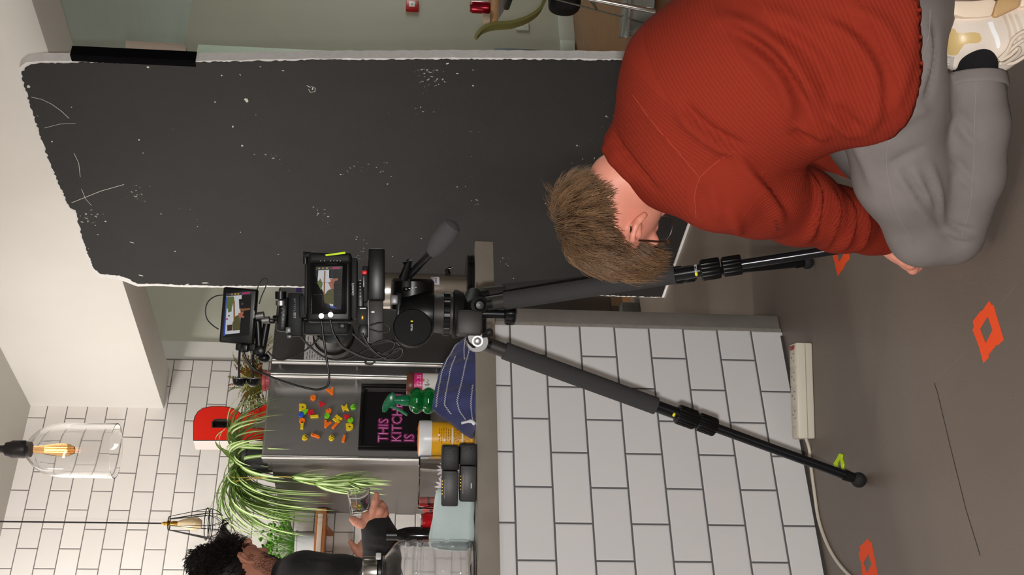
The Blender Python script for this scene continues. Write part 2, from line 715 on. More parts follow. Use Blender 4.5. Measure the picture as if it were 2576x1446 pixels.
# ================================================================ BAR, WORKTOP, BOARD, FRIDGE
ST = 0.909                                      # worktop height
M_CONC = mat('worktop_concrete', (152, 143, 132), 0.38, var=0.06, var_scale=14, bump=0.08, bump_scale=150)
M_CONC_D = mat('panel_concrete', (118, 112, 106), 0.6, var=0.1, var_scale=12, bump=0.1, bump_scale=120)
M_CONC_L = mat('render_strip', (150, 144, 137), 0.7, var=0.08, var_scale=60, bump=0.2, bump_scale=200)
bar = thing('kitchen_bar', (0.9, BY, 0), 'white tiled kitchen bar front with a bare grey end panel', 'kitchen bar')
MB().box(((-1.2 + 1.814) / 2, BY + 0.13, 0.427), (1.814 + 1.2, 0.26, 0.852)).build('tiled_front', M_BART, bar)
MB().box((1.8215, BY + 0.132, 0.4265), (0.015, 0.26, 0.851), bev=0.002).build('render_edge', M_CONC_L, bar)
MB().box((1.853, BY + 0.132, 0.4265), (0.048, 0.256, 0.851), bev=0.006).build('end_panel', M_CONC_D, bar)
MB().box((0.3, BY - 0.001, 0.004), (3.0, 0.004, 0.008)).build('base_joint', mat('dark_joint', (70, 66, 64), 0.9), bar)
tag(MB().box(((-1.25 + 2.105) / 2, BY + 0.13, 0.881), (3.355, 0.28, 0.056), bev=0.0035).build('worktop', M_CONC, sharp=30),
    'grey polished concrete worktop slab on the tiled bar', 'worktop')

# --- the black painted foam board standing on its edge
BX = 2.788
M_FOAM = mat('white_polystyrene', (238, 236, 234), 0.85, var=0.05, var_scale=40, bump=0.25, bump_scale=140)


def board_black():
    m = mat('black_board_paint', (30, 28, 28), 0.62, var=0.12, var_scale=9, bump=0.25, bump_scale=260)
    nt = m.node_tree
    N, L = nt.nodes.new, nt.links.new
    b = nt.nodes['Principled BSDF']
    old = b.inputs['Base Color'].links[0].from_socket
    tc = N('ShaderNodeTexCoord')
    n1 = N('ShaderNodeTexNoise')
    n1.inputs['Scale'].default_value = 75
    n1.inputs['Detail'].default_value = 3
    n2 = N('ShaderNodeTexNoise')
    n2.inputs['Scale'].default_value = 4
    for n in (n1, n2):
        L(tc.outputs['Object'], n.inputs['Vector'])
    mu = N('ShaderNodeMath')
    mu.operation = 'MULTIPLY'
    L(n1.outputs['Fac'], mu.inputs[0])
    L(n2.outputs['Fac'], mu.inputs[1])
    mr = N('ShaderNodeMapRange')
    mr.inputs[1].default_value, mr.inputs[2].default_value = 0.43, 0.455
    L(mu.outputs[0], mr.inputs[0])
    mx = N('ShaderNodeMix')
    mx.data_type = 'RGBA'
    L(mr.outputs[0], mx.inputs[0])
    L(old, mx.inputs[6])
    mx.inputs[7].default_value = lin((178, 172, 166))
    L(mx.outputs[2], b.inputs['Base Color'])
    return m


M_BLK = board_black()
rnd = random.Random(5)


def ragged(P, step, amp, keep=()):
    out = []
    for i in range(len(P)):
        a, b = np.array(P[i], float), np.array(P[(i + 1) % len(P)], float)
        L = np.linalg.norm(b - a)
        n = max(1, int(L / step))
        if i in keep:
            n = 1
        nn = np.array([-(b - a)[1], (b - a)[0]]) / max(L, 1e-6)
        for k in range(n):
            out.append(a + (b - a) * k / n + nn * (rnd.uniform(-amp, amp) if k else 0))
    return out


face_px = [(500, 157), (330, 158), (180, 158), (110, 159), (78, 162), (62, 172), (54, 186), (60, 212), (76, 262), (98, 330), (122, 400), (150, 466),
           (176, 522), (190, 528), (194, 545), (206, 592), (222, 640), (236, 674), (252, 688), (300, 692), (322, 700), (346, 713), (400, 713), (440, 716), (560, 719), (690, 718)]
right_px = [(1560, 152), (1200, 149), (800, 151)]
face = [tuple(px(X, Y, BX)[1:]) for X, Y in face_px]
yl, yr = face[-1][0], face[0][0]
rb = [tuple(px(X, Y, BX)[1:]) for X, Y in right_px]
yb = rb[0][0] - (rb[1][0] - rb[0][0]) * rb[0][1] / (rb[1][1] - rb[0][1])
face += [(yl, 0.012), (yb, 0.012)] + rb
face_r = ragged(face, 0.009, 0.0036, keep=(len(face_px),))
body_px = [(500, 154), (180, 153), (100, 154), (66, 157), (48, 170), (44, 190), (54, 214), (71, 262), (93, 330), (117, 400), (145, 466),
           (172, 524), (184, 532), (189, 547), (201, 594), (217, 644), (229, 678), (247, 697), (300, 704), (322, 712), (346, 721), (400, 720), (440, 722), (560, 724), (690, 722)]
bod = [tuple(px(X, Y, BX)[1:]) for X, Y in body_px]
rb2 = [tuple(px(X, Y - 3.5, BX)[1:]) for X, Y in right_px]
bod += [(yl + 0.006, 0.0), (yb - 0.008, 0.0)] + rb2
bod_r = ragged(bod, 0.02, 0.002, keep=(len(body_px),))
board = thing('foam_board', (BX, (yl + yr) / 2, 0), 'tall black painted foam board with rough white edges standing upright', 'foam board')
MB().prism(bod_r, (BX + 0.001, 0, 0), EY, UP, 0.036).build('core', M_FOAM, board, sharp=50)
mb = MB()
mb.prism(face_r, (BX - 0.0012, 0, 0), EY, UP, 0.002)
mb.m = 1
# chips and scratches where the white foam shows through the paint


def chip(X, Y, w, hgt, rot=0.0):
    Y = max(Y, 159)
    c = px(X, Y, BX - 0.0016)
    P = []
    n = rnd.randint(5, 8)
    for k in range(n):
        a = 2 * math.pi * k / n
        q = rnd.uniform(0.6, 1.15)
        u, v = q * math.cos(a) * w / 2, q * math.sin(a) * hgt / 2
        P.append((u * math.cos(rot) - v * math.sin(rot), u * math.sin(rot) + v * math.cos(rot)))
    mb.prism(P, c, EY, UP, 0.0006)


for X, Y, a, b in [(619, 252, 12, 20), (609, 367, 9, 10), (586, 318, 5, 12), (777, 218, 16, 4), (786, 224, 5, 12), (975, 463, 7, 5), (857, 439, 6, 6), (265, 557, 8, 8),
                   (372, 169, 7, 9), (558, 190, 6, 6), (604, 188, 4, 8), (1150, 185, 10, 5), (1190, 176, 6, 4), (355, 693, 18, 6), (515, 712, 30, 9), (470, 716, 26, 7),
                   (700, 640, 5, 4), (898, 596, 6, 5), (896, 602, 4, 4), (1150, 470, 5, 5), (332, 610, 22, 5), (440, 632, 8, 6), (605, 584, 5, 5), (497, 570, 4, 4), (405, 538, 7, 5),
                   (131, 356, 7, 6), (350, 352, 6, 8), (360, 385, 5, 5), (246, 590, 6, 5), (240, 567, 8, 4), (72, 218, 10, 18), (180, 270, 5, 4), 
                   (1372, 512, 5, 4), (1292, 700, 4, 8), (1060, 600, 4, 6),
                   (1495, 398, 3, 12), (1466, 400, 4, 5), (1438, 410, 4, 4), (1058, 270, 3, 8), (1125, 160, 12, 6), (655, 168, 6, 4), (712, 178, 8, 4), (1190, 216, 5, 10)]:
    chip(X, Y, b / 900, a / 900, rnd.uniform(-.6, .6))


def scratch(P, w):
    Q = [px(X, Y, BX - 0.0014) for X, Y in P]
    for i in range(len(Q) - 1):
        d = unit(Q[i + 1] - Q[i])
        n = np.cross(d, EX) * w
        mb.add([Q[i] - n, Q[i + 1] - n, Q[i + 1] + n, Q[i] + n], [(0, 1, 2, 3)])


scratch(smooth_path([np.array((78, 244, 0)), np.array((130, 262, 0)), np.array((175, 298, 0))], 5) and [(78, 244), (105, 250), (130, 262), (155, 280), (174, 298)], 0.0011)
scratch([(112, 322), (150, 312), (190, 310)], 0.0008)
scratch([(180, 510), (215, 496), (255, 480), (312, 464)], 0.0012)
scratch([(186, 385), (198, 410), (202, 445)], 0.0008)
scratch([(205, 475), (215, 500), (230, 517)], 0.0008)
scratch([(783, 217), (793, 222), (792, 231), (780, 232), (776, 224)], 0.0009)
mb.build('painted_face', [M_BLK, mat('bare_foam', (222, 217, 210), 0.8)], board, sharp=50)
tp = [px(X, 146, BX) for X in (181, 492)]
e0, e1 = yr - 0.018, yr + 0.004
ytape = min(p[0] for p in bod[:3]) - 0.001
zt = [px(X, 155, BX)[2] for X in (181, 492)]
MB().box((BX + 0.0195, ytape + 0.012, sum(zt) / 2), (0.042, 0.03, zt[0] - zt[1]), bev=0.0015).build('gaffer_tape', mat('black_cloth_tape', (14, 13, 15), 0.95, spec=0.05), board)
zb = [px(X, 125, BX + 0.05)[2] for X in (318, 468)]
blk = MB()
blk.prism([(0, 0), (0, zb[0] - zb[1]), (0.036, zb[0] - zb[1] + 0.004), (0.036, 0.03), (0.022, 0)], (BX + 0.041, ytape - 0.001, zb[1]), EX, UP, -0.022, bev=0.002)
tag(blk.build('wood_offcut', mat('pale_raw_wood', (200, 184, 168), 0.75, var=0.08, var_scale=10, stretch=(30, 30, 2))),
    'pale wooden offcut taped to the upper edge of the black board', 'wood offcut')

# --- fridge
FX0, FX1, FY, FZ = 2.385, 3.33, 4.923, 1.748
FB = 5.56
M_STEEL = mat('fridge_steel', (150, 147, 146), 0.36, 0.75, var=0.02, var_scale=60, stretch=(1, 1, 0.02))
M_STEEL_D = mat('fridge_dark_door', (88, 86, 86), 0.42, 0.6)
M_CHROME = mat('polished_chrome', (235, 232, 230), 0.27, 1.0)
M_SIDE = mat('fridge_side', (112, 106, 102), 0.32, 0.5)
M_BLACKP = mat('black_plastic', (22, 22, 23), 0.35)
M_RUB = mat('black_rubber', (30, 30, 31), 0.75)
fr = thing('fridge', ((FX0 + FX1) / 2, (FY + FB) / 2, 0), 'large grey steel double door fridge below hanging spider plant', 'fridge')
MB().box(((FX0 + FX1) / 2, (FY + 0.075 + FB) / 2, 0.86), (FX1 - FX0 - 0.012, FB - FY - 0.075, 1.70), bev=0.006).build('cabinet', M_SIDE, fr)
xm = 2.823
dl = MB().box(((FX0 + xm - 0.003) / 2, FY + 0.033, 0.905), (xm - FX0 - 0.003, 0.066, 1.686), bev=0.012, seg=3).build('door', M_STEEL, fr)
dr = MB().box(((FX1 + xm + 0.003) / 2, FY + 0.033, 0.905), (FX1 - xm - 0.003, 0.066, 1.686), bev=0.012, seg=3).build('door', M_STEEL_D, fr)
MB().tube([(FX0 + 0.004, FY + 0.004, 0.065), (FX0 + 0.004, FY + 0.004, 1.745)], 0.0085, 14).build('edge_trim', M_CHROME, dl)
MB().box((2.6, FY - 0.001, 0.86), (0.42, 0.003, 0.012)).build('lower_gap', M_BLACKP, dl)
for d_, xx in ((dl, 2.787), (dr, 2.862)):
    h = MB().tube([(xx, FY - 0.05, 0.45), (xx, FY - 0.05, 1.735)], 0.0125, 14).build('handle', M_CHROME, d_)
    for z in (0.5, 0.95, 1.335, 1.70):
        MB().tube([(xx, FY + 0.005, z), (xx, FY - 0.05, z)], 0.008, 10).build('handle_bracket', M_CHROME, d_)
MB().box((FX0 + 0.03, FY + 0.11, FZ - 0.032), (0.05, 0.07, 0.02), bev=0.003).build('hinge_cover', M_SIDE, fr)
for xx in (FX0 + 0.06, FX1 - 0.06):
    MB().lathe([(0.02, 0), (0.02, 0.03)], (xx, FY + 0.12, 0), n=12).build('foot', M_BLACKP, fr)
# framed pink lettering on the left door
sg = thing('framed_sign', (2.6, FY, 1.0), 'black framed sign with pink neon style capitals on the fridge door', 'sign')
z1, z0 = py(905, 1050, FY)[2], py(1082, 1050, FY)[2]
x0, x1 = py(960, 1135, FY)[0], py(960, 968, FY)[0]
MB().box(((x0 + x1) / 2, FY - 0.005, (z0 + z1) / 2), (x1 - x0 - 0.03, 0.006, z1 - z0 - 0.03)).build('print', mat('black_print', (22, 18, 23), 0.15), sg)
fm = MB()
for a, b, c, d in ((x0, x0 + 0.018, z0, z1), (x1 - 0.018, x1, z0, z1), (x0 + 0.018, x1 - 0.018, z1 - 0.018, z1), (x0 + 0.018, x1 - 0.018, z0, z0 + 0.018)):
    fm.box(((a + b) / 2, FY - 0.008, (c + d) / 2), (b - a, 0.014, d - c), bev=0.002)
fm.build('frame', mat('black_frame', (12, 12, 13), 0.25), sg)
MB().box((x1 - 0.035, FY - 0.0096, (z0 + z1) / 2), (0.012, 0.003, z1 - z0 - 0.06)).build('inner_rail', mat('grey_rail', (80, 78, 78), 0.3, 0.6), sg)
M_PINK = mat('pink_ink', (232, 150, 205), 0.4)
M_PINKG = mat('magenta_ink', (126, 30, 92), 0.5)
for body, Xb in (('THIS', 975), ('KITCHEN', 1009), ('IS', 1041), ('FOR', 1075)):
    p = py(Xb, 1112 if body != 'FOR' else 1122, FY - 0.0092)
    text('lettering', body, 0.066, p, EX, UP, M_PINK, sg, 0.0004, 'LEFT', 0.92, -0.0016)
    w = {'THIS': 0.112, 'KITCHEN': 0.19, 'IS': 0.052, 'FOR': 0.1}[body]
    text('lettering_halo', body, 0.066, p + np.array([0, 0.0009, 0]), EX, UP, M_PINKG, sg, 0.0003, 'LEFT', 0.92, 0.004)

# letter magnets
GC = {'y': (232, 200, 30), 'o': (255, 122, 28), 'g': (122, 214, 40), 'r': (214, 34, 48), 'b': (48, 92, 205)}
GN = {'y': 'yellow', 'o': 'orange', 'g': 'green', 'r': 'red', 'b': 'blue'}
MAG = [('o', 'A', 833, 984, 2.0, 'nearest the door handles'), ('o', 'o', 788, 1000, 0, 'round, alone above the red heart-like letter'),
       ('r', 'v', 810, 1016, 0.1, 'the widest red one'), ('y', 'D', 762, 1024, -1.5, 'topmost of its group, touching a green one'),
       ('g', 'v', 769, 1034, 0.6, 'tucked between yellow and blue letters'), ('b', 'e', 758, 1043, 0.3, 'the only blue one'),
       ('r', 'z', 782, 1037, 0.4, 'small, beside the green letter of the upper group'), ('o', 'o', 760, 1058, 0.2, 'round, directly left of the blue letter'),
       ('y', 'I', 791, 1047, 0.12, 'narrow, below the small red letter'), ('y', 'I', 760, 1070, 1.57, 'lying flat beside the round orange letter'),
       ('o', 'e', 827, 1034, 0.5, 'round, touching a green round letter'), ('g', 'e', 823, 1046, 1.4, 'round, touching an orange round letter'),
       ('y', 'x', 868, 1026, 0.3, 'cross shaped, beside the lowest green letter'), ('g', 'a', 889, 1023, 0.2, 'lowest on the door, just above the framed sign'),
       ('y', 'H', 849, 1054, -0.6, 'tilted, between the two green round letters'), ('r', 'v', 874, 1048, 0.4, 'touching a green round letter near the sign'),
       ('g', 'e', 882, 1057, 0.5, 'round, between red and yellow near the sign'), ('y', 'D', 880, 1073, -1.4, 'directly left of the lower round green letter'),
       ('o', 'A', 822, 1067, 1.2, 'joined to a slanted orange bar'), ('o', 'I', 843, 1070, 0.95, 'slanted bar beside another orange letter'),
       ('y', 'a', 767, 1100, 0.6, 'top letter of the row nearest the door edge'), ('o', 'j', 793, 1097, -0.3, 'second down the row nearest the door edge'),
       ('y', 'a', 834, 1101, 0.9, 'third down the row nearest the door edge'), ('o', 'l', 865, 1103, 1.4, 'lowest in the row nearest the door edge')]


def magnet(c, ch, X, Y, rot, where):
    cu = bpy.data.curves.new('m', 'FONT')
    cu.body, cu.size, cu.extrude, cu.offset, cu.bevel_depth, cu.bevel_resolution = ch, 0.04, 0.0028, 0.0034, 0.0012, 1
    tmp = bpy.data.objects.new('m', cu)
    me = bpy.data.meshes.new_from_object(tmp)
    V = np.array([v.co[:] for v in me.vertices])
    F = [list(p.vertices) for p in me.polygons]
    V[:, :2] -= (V[:, :2].max(0) + V[:, :2].min(0)) / 2
    bpy.data.objects.remove(tmp)
    bpy.data.meshes.remove(me)
    bpy.data.curves.remove(cu)
    p = py(X, Y, FY - 0.0045)
    a = EX * math.cos(rot) + UP * math.sin(rot)
    b = -EX * math.sin(rot) + UP * math.cos(rot)
    m_ = MB().add([p + a * v[0] + b * v[1] - EY * v[2] for v in V], F)
    o = m_.build('letter_magnet', mat('magnet_' + GN[c], GC[c], 0.35), sharp=40)
    tag(o, '%s letter magnet on the fridge, %s' % (GN[c], where), 'fridge magnet', 'letter magnets on the fridge door')


for a in MAG:
    magnet(*a)
# paper sheet with typed notes and a purple sticker on the right door
pp = thing('paper_sheet', (3.05, FY, 1.4), 'white paper sheet of typed notes on the dark fridge door', 'paper sheet')
pa, pb = py(763, 916, FY), py(852, 820, FY)
MB().box(((pa[0] + pb[0]) / 2, FY - 0.001, (pa[2] + pb[2]) / 2), (pb[0] - pa[0], 0.001, pa[2] - pb[2])).build('sheet', mat('paper', (226, 222, 222), 0.8), pp)
tx = MB()
r2 = random.Random(3)
for i in range(11):
    zz = pa[2] - 0.014 - i * 0.0125
    xx = pa[0] + 0.012
    while xx < pb[0] - 0.02:
        w = r2.uniform(0.008, 0.024)
        if r2.random() < 0.8:
            tx.box((xx + w / 2, FY - 0.0018, zz), (w, 0.0006, 0.0042))
        xx += w + 0.006
tx.build('printed_lines', mat('print_grey', (120, 118, 128), 0.8), pp)
bd = py(783, 911, FY - 0.002)
MB().lathe([(0.0105, 0), (0.0105, 0.0008)], bd, -EY, 16).build('blue_dot', mat('blue_ink', (44, 88, 168), 0.6), pp)
sp_ = py(752, 727, FY - 0.001)
tag(MB().box(sp_, (0.03, 0.002, 0.028)).build('sticker', mat('violet_sticker', (70, 40, 120), 0.5)), 'small violet sticker high on the dark fridge door', 'sticker')

# ================================================================ THINGS ON THE WORKTOP
LB = BY + 0.27                                  # back edge of the worktop
Z0 = ST + 0.0004


def on_top(Y, y):
    """A point on the worktop, y metres deep, behind picture row Y."""
    lo, hi = 1000.0, 1400.0
    r = None
    for _ in range(40):
        m_ = (lo + hi) / 2
        r = py(m_, Y, y)
        if r[2] > ST:
            lo = m_
        else:
            hi = m_
    return np.array([r[0], y, Z0])


def depth(p):
    return (np.asarray(p) - EYE) @ FW


def soft_box(c, size, B, e=0.28, amp=0.0, layers=0, n=40, m=26, seed=1):
    """A pillowy block with gentle lumps and layered edges."""
    rr = random.Random(seed)
    ph = [rr.uniform(0, 6.28) for _ in range(8)]
    V, F = [], []
    sp = lambda v, p: math.copysign(abs(v) ** p, v)
    for j in range(m + 1):
        a = -math.pi / 2 + math.pi * j / m
        for k in range(n):
            t = 2 * math.pi * k / n
            x, y, z = sp(math.cos(a), e) * sp(math.cos(t), e), sp(math.cos(a), e) * sp(math.sin(t), e), sp(math.sin(a), e)
            q = 1 + amp * (math.sin(5 * x + ph[0] + 3 * z) + 0.7 * math.sin(7 * y + 4 * x + ph[1]) + 0.5 * math.sin(9 * x - 3 * z + ph[2]))
            if layers:
                q *= 1 + 0.018 * math.sin(z * layers * math.pi) * abs(math.cos(a)) ** 0.3
            V.append(np.asarray(c) + B @ (np.array([x * size[0], y * size[1], z * size[2]]) / 2 * q))
    for j in range(m):
        for k in range(n):
            F.append((j * n + k, j * n + (k + 1) % n, (j + 1) * n + (k + 1) % n, (j + 1) * n + k))
    return MB().add(V, F)


M_GLASS = mat('clear_glass', (252, 252, 252), 0.02, trans=1.0, ior=1.45)
M_PET = mat('clear_plastic', (240, 241, 243), 0.04, trans=1.0, ior=1.45)
M_RED = mat('red_can_paint', (196, 22, 34), 0.22, 0.35)
M_ALU = mat('aluminium', (205, 203, 202), 0.25, 1.0)

# --- two camera batteries lying on each other
M_BAT = mat('battery_black', (26, 25, 26), 0.5, bump=0.15, bump_scale=300)
M_BATG = mat('battery_grey', (56, 54, 54), 0.42)
M_GOLD = mat('gold_contact', (225, 165, 70), 0.3, 0.9)
for name_lab, X0, X1, Ya, Yb, Ys, zb in (('camera battery resting directly on the worktop under another one', 1151, 1195, 1116, 1260, 1171, Z0), ('upper one of two stacked black camera batteries', 1107, 1150, 1121, 1272, 1184, None)):
    p = on_top((Ya + Yb) / 2, 2.872)
    d = depth(p) - 0.01
    B = basis(0.12)
    w, hh, wr = (Yb - Ya) * d / FPX * 1.0, 0.0465, (Yb - Ys) * d / FPX
    if zb is None:
        zb = Z0 + 0.048
        p = on_top((Ya + Yb) / 2, 2.874)
    t = thing('camera_battery', (p[0], p[1], zb), name_lab, 'battery', 'stacked camera batteries')
    c = np.array([p[0], p[1], zb + hh / 2])
    L = lambda a, b, z: c + B @ np.array([a, b, z])
    MB().box(L(w / 2 - (w - wr) / 2, 0.002, 0), (w - wr, 0.064, hh), B, 0.006).build('grip_end', M_BAT, t)
    MB().box(L(-w / 2 + wr / 2, 0, -0.001), (wr - 0.001, 0.062, hh - 0.003), B, 0.004).build('housing', M_BATG, t)
    MB().box(L(-w / 2 + wr / 2, -0.0315, 0.013), (wr * 0.55, 0.003, 0.004), B, 0.001).build('slot_rail', mat('slot_grey', (120, 118, 116), 0.4), t)
    for k in range(5):
        MB().box(L(-w / 2 + wr * (0.35 + 0.09 * k), -0.0318, 0.0195), (0.003, 0.003, 0.004), B, 0.0006).build('contact', M_GOLD, t)
    MB().box(L(-w / 2 + wr * 0.97, -0.031, 0.003), (0.0015, 0.003, hh - 0.014), B, 0.0005).build('seam_line', mat('seam_grey', (110, 110, 112), 0.3), t)  # silver line along the seam
    if zb == Z0:
        MB().box(L(-w / 2 + wr * 0.45, -0.0315, -0.009), (0.014, 0.002, 0.003), B, 0.0005).build('badge', mat('badge_white', (210, 210, 212), 0.4), t)

# --- tub of biscuits
p = on_top(1105, 3.005)
d = depth(p)
t = thing('biscuit_tub', p, 'yellow tub with white lid and orange biscuits poking out', 'tub')
u = d / FPX
r0 = 43 * u
H = (1187 - 1052) * u
MB().lathe([(r0 * 0.93, 0.0), (r0 * 0.95, 0.002), (r0 * 0.96, 0.005), (r0, H - 0.036)], p, n=36).build('body', mat('yellow_card', (242, 176, 30), 0.35), t)
MB().lathe([(r0 * 1.0, H - 0.037), (r0 * 1.05, H - 0.036), (r0 * 1.06, H - 0.02), (r0 * 1.05, H - 0.003), (r0 * 1.02, H), (r0 * 0.97, H - 0.001), (r0 * 0.95, H - 0.014)], p, n=36, caps=False).build('lid', mat('white_lid', (235, 236, 238), 0.3), t)
MB().lathe([(0.001, H - 0.006), (r0 * 0.5, H + 0.003), (r0 * 0.9, H + 0.002), (r0 * 0.93, H - 0.01)], p, n=40, caps=False, amp=lambda a, j: 1 + 0.03 * math.sin(9 * a)).build('biscuits', mat('orange_biscuit', (236, 150, 70), 0.8, bump=0.4, bump_scale=200), t)


def on_round(c, r, ax, ang, z, fwd=CF):
    """A point on a standing cylinder: ang from the side facing the viewer, to the right."""
    a = ang
    dirv = -fwd * math.cos(a) + CR * math.sin(a)
    return np.asarray(c) + dirv * r + UP * z, dirv, np.cross(UP, dirv)


lab, lab2 = MB(), MB()
r2 = random.Random(8)
for k, (a0, a1, z0_, z1_, nl) in enumerate(((-0.15, 0.75, 0.062, 0.1, 6), (-0.1, 0.9, 0.034, 0.056, 6), (-0.1, 0.85, 0.006, 0.028, 6))):
    for i in range(nl):
        z = z0_ + (z1_ - z0_) * (i + 0.5) / nl
        a = a0 + r2.uniform(0, 0.25)
        while a < a1:
            da = r2.uniform(0.06, 0.2)
            q, n_, s_ = on_round(p, r0 * 0.985 + 0.0007, UP, a + da / 2, z)
            lab.box(q, (da * r0, 0.0006, 0.0016), np.stack([s_, -n_, UP], 1))
            a += da + 0.05
for z in (0.032, 0.06):
    for i in range(12):
        a = -0.5 + i * 0.115
        q, n_, s_ = on_round(p, r0 * 0.98 + 0.0006, UP, a, z)
        lab2.box(q, (0.115 * r0 * 1.05, 0.0006, 0.003), np.stack([s_, -n_, UP], 1))
for a, z in ((0.35, 0.098), (0.05, 0.082)):
    q, n_, s_ = on_round(p, r0 + 0.0008, UP, a, z)
    lab2.box(q, (0.006, 0.0006, 0.006), np.stack([s_, -n_, UP], 1))
lab.m = 1
lab.v, n0 = lab2.v + lab.v, len(lab2.v)
lab.f = lab2.f + [tuple(i + n0 for i in f) for f in lab.f]
lab.mi = [0] * len(lab2.f) + [1] * (len(lab.f) - len(lab2.f))
lab.build('printed_label', [mat('label_white', (246, 236, 206), 0.5), mat('label_brown', (120, 72, 14), 0.5)], t)

# --- glass bowl with petals, seen behind the batteries
p = on_top(1214, 3.03)
u = depth(p) / FPX
rg, H = 0.0755, (1186 - 1051) * u
t = thing('glass_dish', p, 'clear straight sided glass dish with pale petal pattern behind the batteries', 'glass dish')
MB().lathe([(rg * 0.9, 0.0), (rg * 0.98, 0.004), (rg, 0.012), (rg, H - 0.003), (rg - 0.0015, H), (rg - 0.004, H - 0.003), (rg - 0.004, 0.012), (rg * 0.85, 0.007)], p, n=40).build('bowl', M_GLASS, t)
pt = MB()
for cx_, z_, sg_ in ((-0.0, 0.075, 1), (0.62, 0.072, 1)):
    for k in range(7):
        th = math.radians(20 + 140 * k / 6)
        P = []
        for i in range(9):
            s_ = i / 8
            P.append((s_ * 0.034, 0.0042 * math.sin(math.pi * min(1, s_ * 1.02)) ** 0.7))
        P = P + [(x, -y) for x, y in reversed(P[1:-1])]
        V = []
        for x, y in P:
            du = x * math.cos(th) - y * math.sin(th)
            dv = x * math.sin(th) + y * math.cos(th)
            q, _, _ = on_round(p, rg + 0.0006, UP, cx_ + du / rg, z_ + dv)
            V.append(q)
        pt.add(V, [tuple(range(len(V)))])
pt.build('petal_print', mat('petal_white', (236, 226, 230), 0.6), t, fix=False)

# --- folded pale cloth
p = on_top(1305, 2.97)
u = depth(p) / FPX
B = basis(0.3)
h = (1191 - 1078) * u
tw = soft_box(p + UP * (h / 2) + CF * 0.0, (150 * u, 0.08, h), B, 0.34, 0.02, 5, 56, 36, 4)
for i, v in enumerate(tw.v):
    l_ = (np.array(v) - p) @ B
    zc = v[2] - p[2]
    k_ = 0.86 + 0.14 * min(1, max(0, 0.5 + (l_[0] / (83 * u)) * -0.6))
    tw.v[i] = (v[0], v[1], p[2] + max(0.0, zc * k_))
tag(tw.build('folded_cloth', mat('pale_blue_cloth', (205, 220, 219), 0.9, var=0.05, var_scale=12, bump=0.3, bump_scale=160, sheen=0.2), sharp=0),
    'pale blue folded cloth standing on the worktop beside the batteries', 'cloth')

# --- cans and the dark bottle behind the cloth
p = on_top(1314, 3.085)
u = depth(p) / FPX
H = (1187 - 1060) * u
t = thing('drink_can', p, 'slim red drink can behind the pale cloth', 'can')
MB().lathe([(0.018, 0), (0.0265, 0.006), (0.027, 0.012), (0.027, H - 0.014), (0.0225, H - 0.004)], p, n=28).build('body', M_RED, t)
MB().lathe([(0.0225, H - 0.0045), (0.0236, H - 0.001), (0.0228, H), (0.021, H - 0.003), (0.001, H - 0.003)], p, n=28).build('lid', M_ALU, t)
p2 = on_top(1270, 3.093)
tn = thing('red_tin', p2, 'small red tin with a black stripe behind the pale cloth', 'tin')
H = (1186 - 1064) * u
MB().lathe([(0.019, 0), (0.02, 0.003), (0.02, H)], p2, n=24).build('body', mat('tin_red', (205, 50, 50), 0.35), tn)
MB().lathe([(0.0204, H - 0.026), (0.0204, H - 0.019)], p2, n=24).build('stripe', M_BLACKP, tn)
p = on_top(1348, 3.085)
t = thing('dark_bottle', p, 'dark glossy bottle between the pale cloth and the black sleeve', 'bottle')
H = (1187 - 978) * u
MB().lathe([(0.021, 0), (0.0235, 0.004), (0.0235, H * 0.72), (0.021, H * 0.8), (0.0135, H * 0.9), (0.0125, H)], p, n=28).build('body', mat('dark_glass', (22, 20, 21), 0.12), t)
MB().lathe([(0.0145, H - 0.03), (0.0145, H + 0.003)], p, n=20).build('cap', M_BLACKP, t)

# --- clear gallon bottle with steel cap
p = on_top(1441, 2.955)
u = depth(p) / FPX
H = (1194 - 912) * u
t = thing('water_bottle', p, 'large clear plastic water bottle with a steel screw cap', 'water bottle')
R0 = 82 * u
zz = lambda X: (1194 - X) * u
prof = [(R0 * 0.3, 0.006), (R0 * 0.8, 0.0), (R0 * 0.94, 0.006), (R0, 0.02), (R0, zz(1130)), (R0 * 0.965, zz(1126)), (R0 * 0.965, zz(1118)), (R0, zz(1114)), (R0, zz(1062)), (R0 * 0.96, zz(1058)), (R0 * 0.96, zz(1050)),
        (R0, zz(1046)), (R0, zz(1036)), (R0 * 0.96, zz(1030)), (R0 * 0.96, zz(1022)), (R0, zz(1016)), (R0 * 0.97, zz(1004)), (R0 * 0.85, zz(990)), (R0 * 0.62, zz(976)), (R0 * 0.5, zz(968)), (R0 * 0.47, zz(952))]
inner = [(r - 0.0025, z + (0.003 if i < 3 else 0)) for i, (r, z) in enumerate(prof)]
MB().lathe(prof + inner[::-1], p, n=48, caps=False).build('body', M_PET, t)
MB().lathe([(R0 * 0.5, zz(962)), (R0 * 0.52, zz(960)), (R0 * 0.52, zz(953)), (R0 * 0.45, zz(951))], p, n=32).build('neck_ring', M_BLACKP, t)
MB().lathe([(R0 * 0.46, zz(951)), (R0 * 0.48, zz(949)), (R0 * 0.48, zz(917)), (R0 * 0.46, zz(913)), (0.001, zz(912.5))], p, n=32).build('cap', mat('brushed_steel', (205, 200, 196), 0.22, 1.0), t)
q, n_, s_ = on_round(p, R0 * 0.62, UP, 1.1, zz(952))
MB().box(q, (0.022, 0.008, 0.014), np.stack([s_, -n_, UP], 1), 0.003).build('spout_tab', mat('white_tab', (236, 236, 236), 0.4), t)

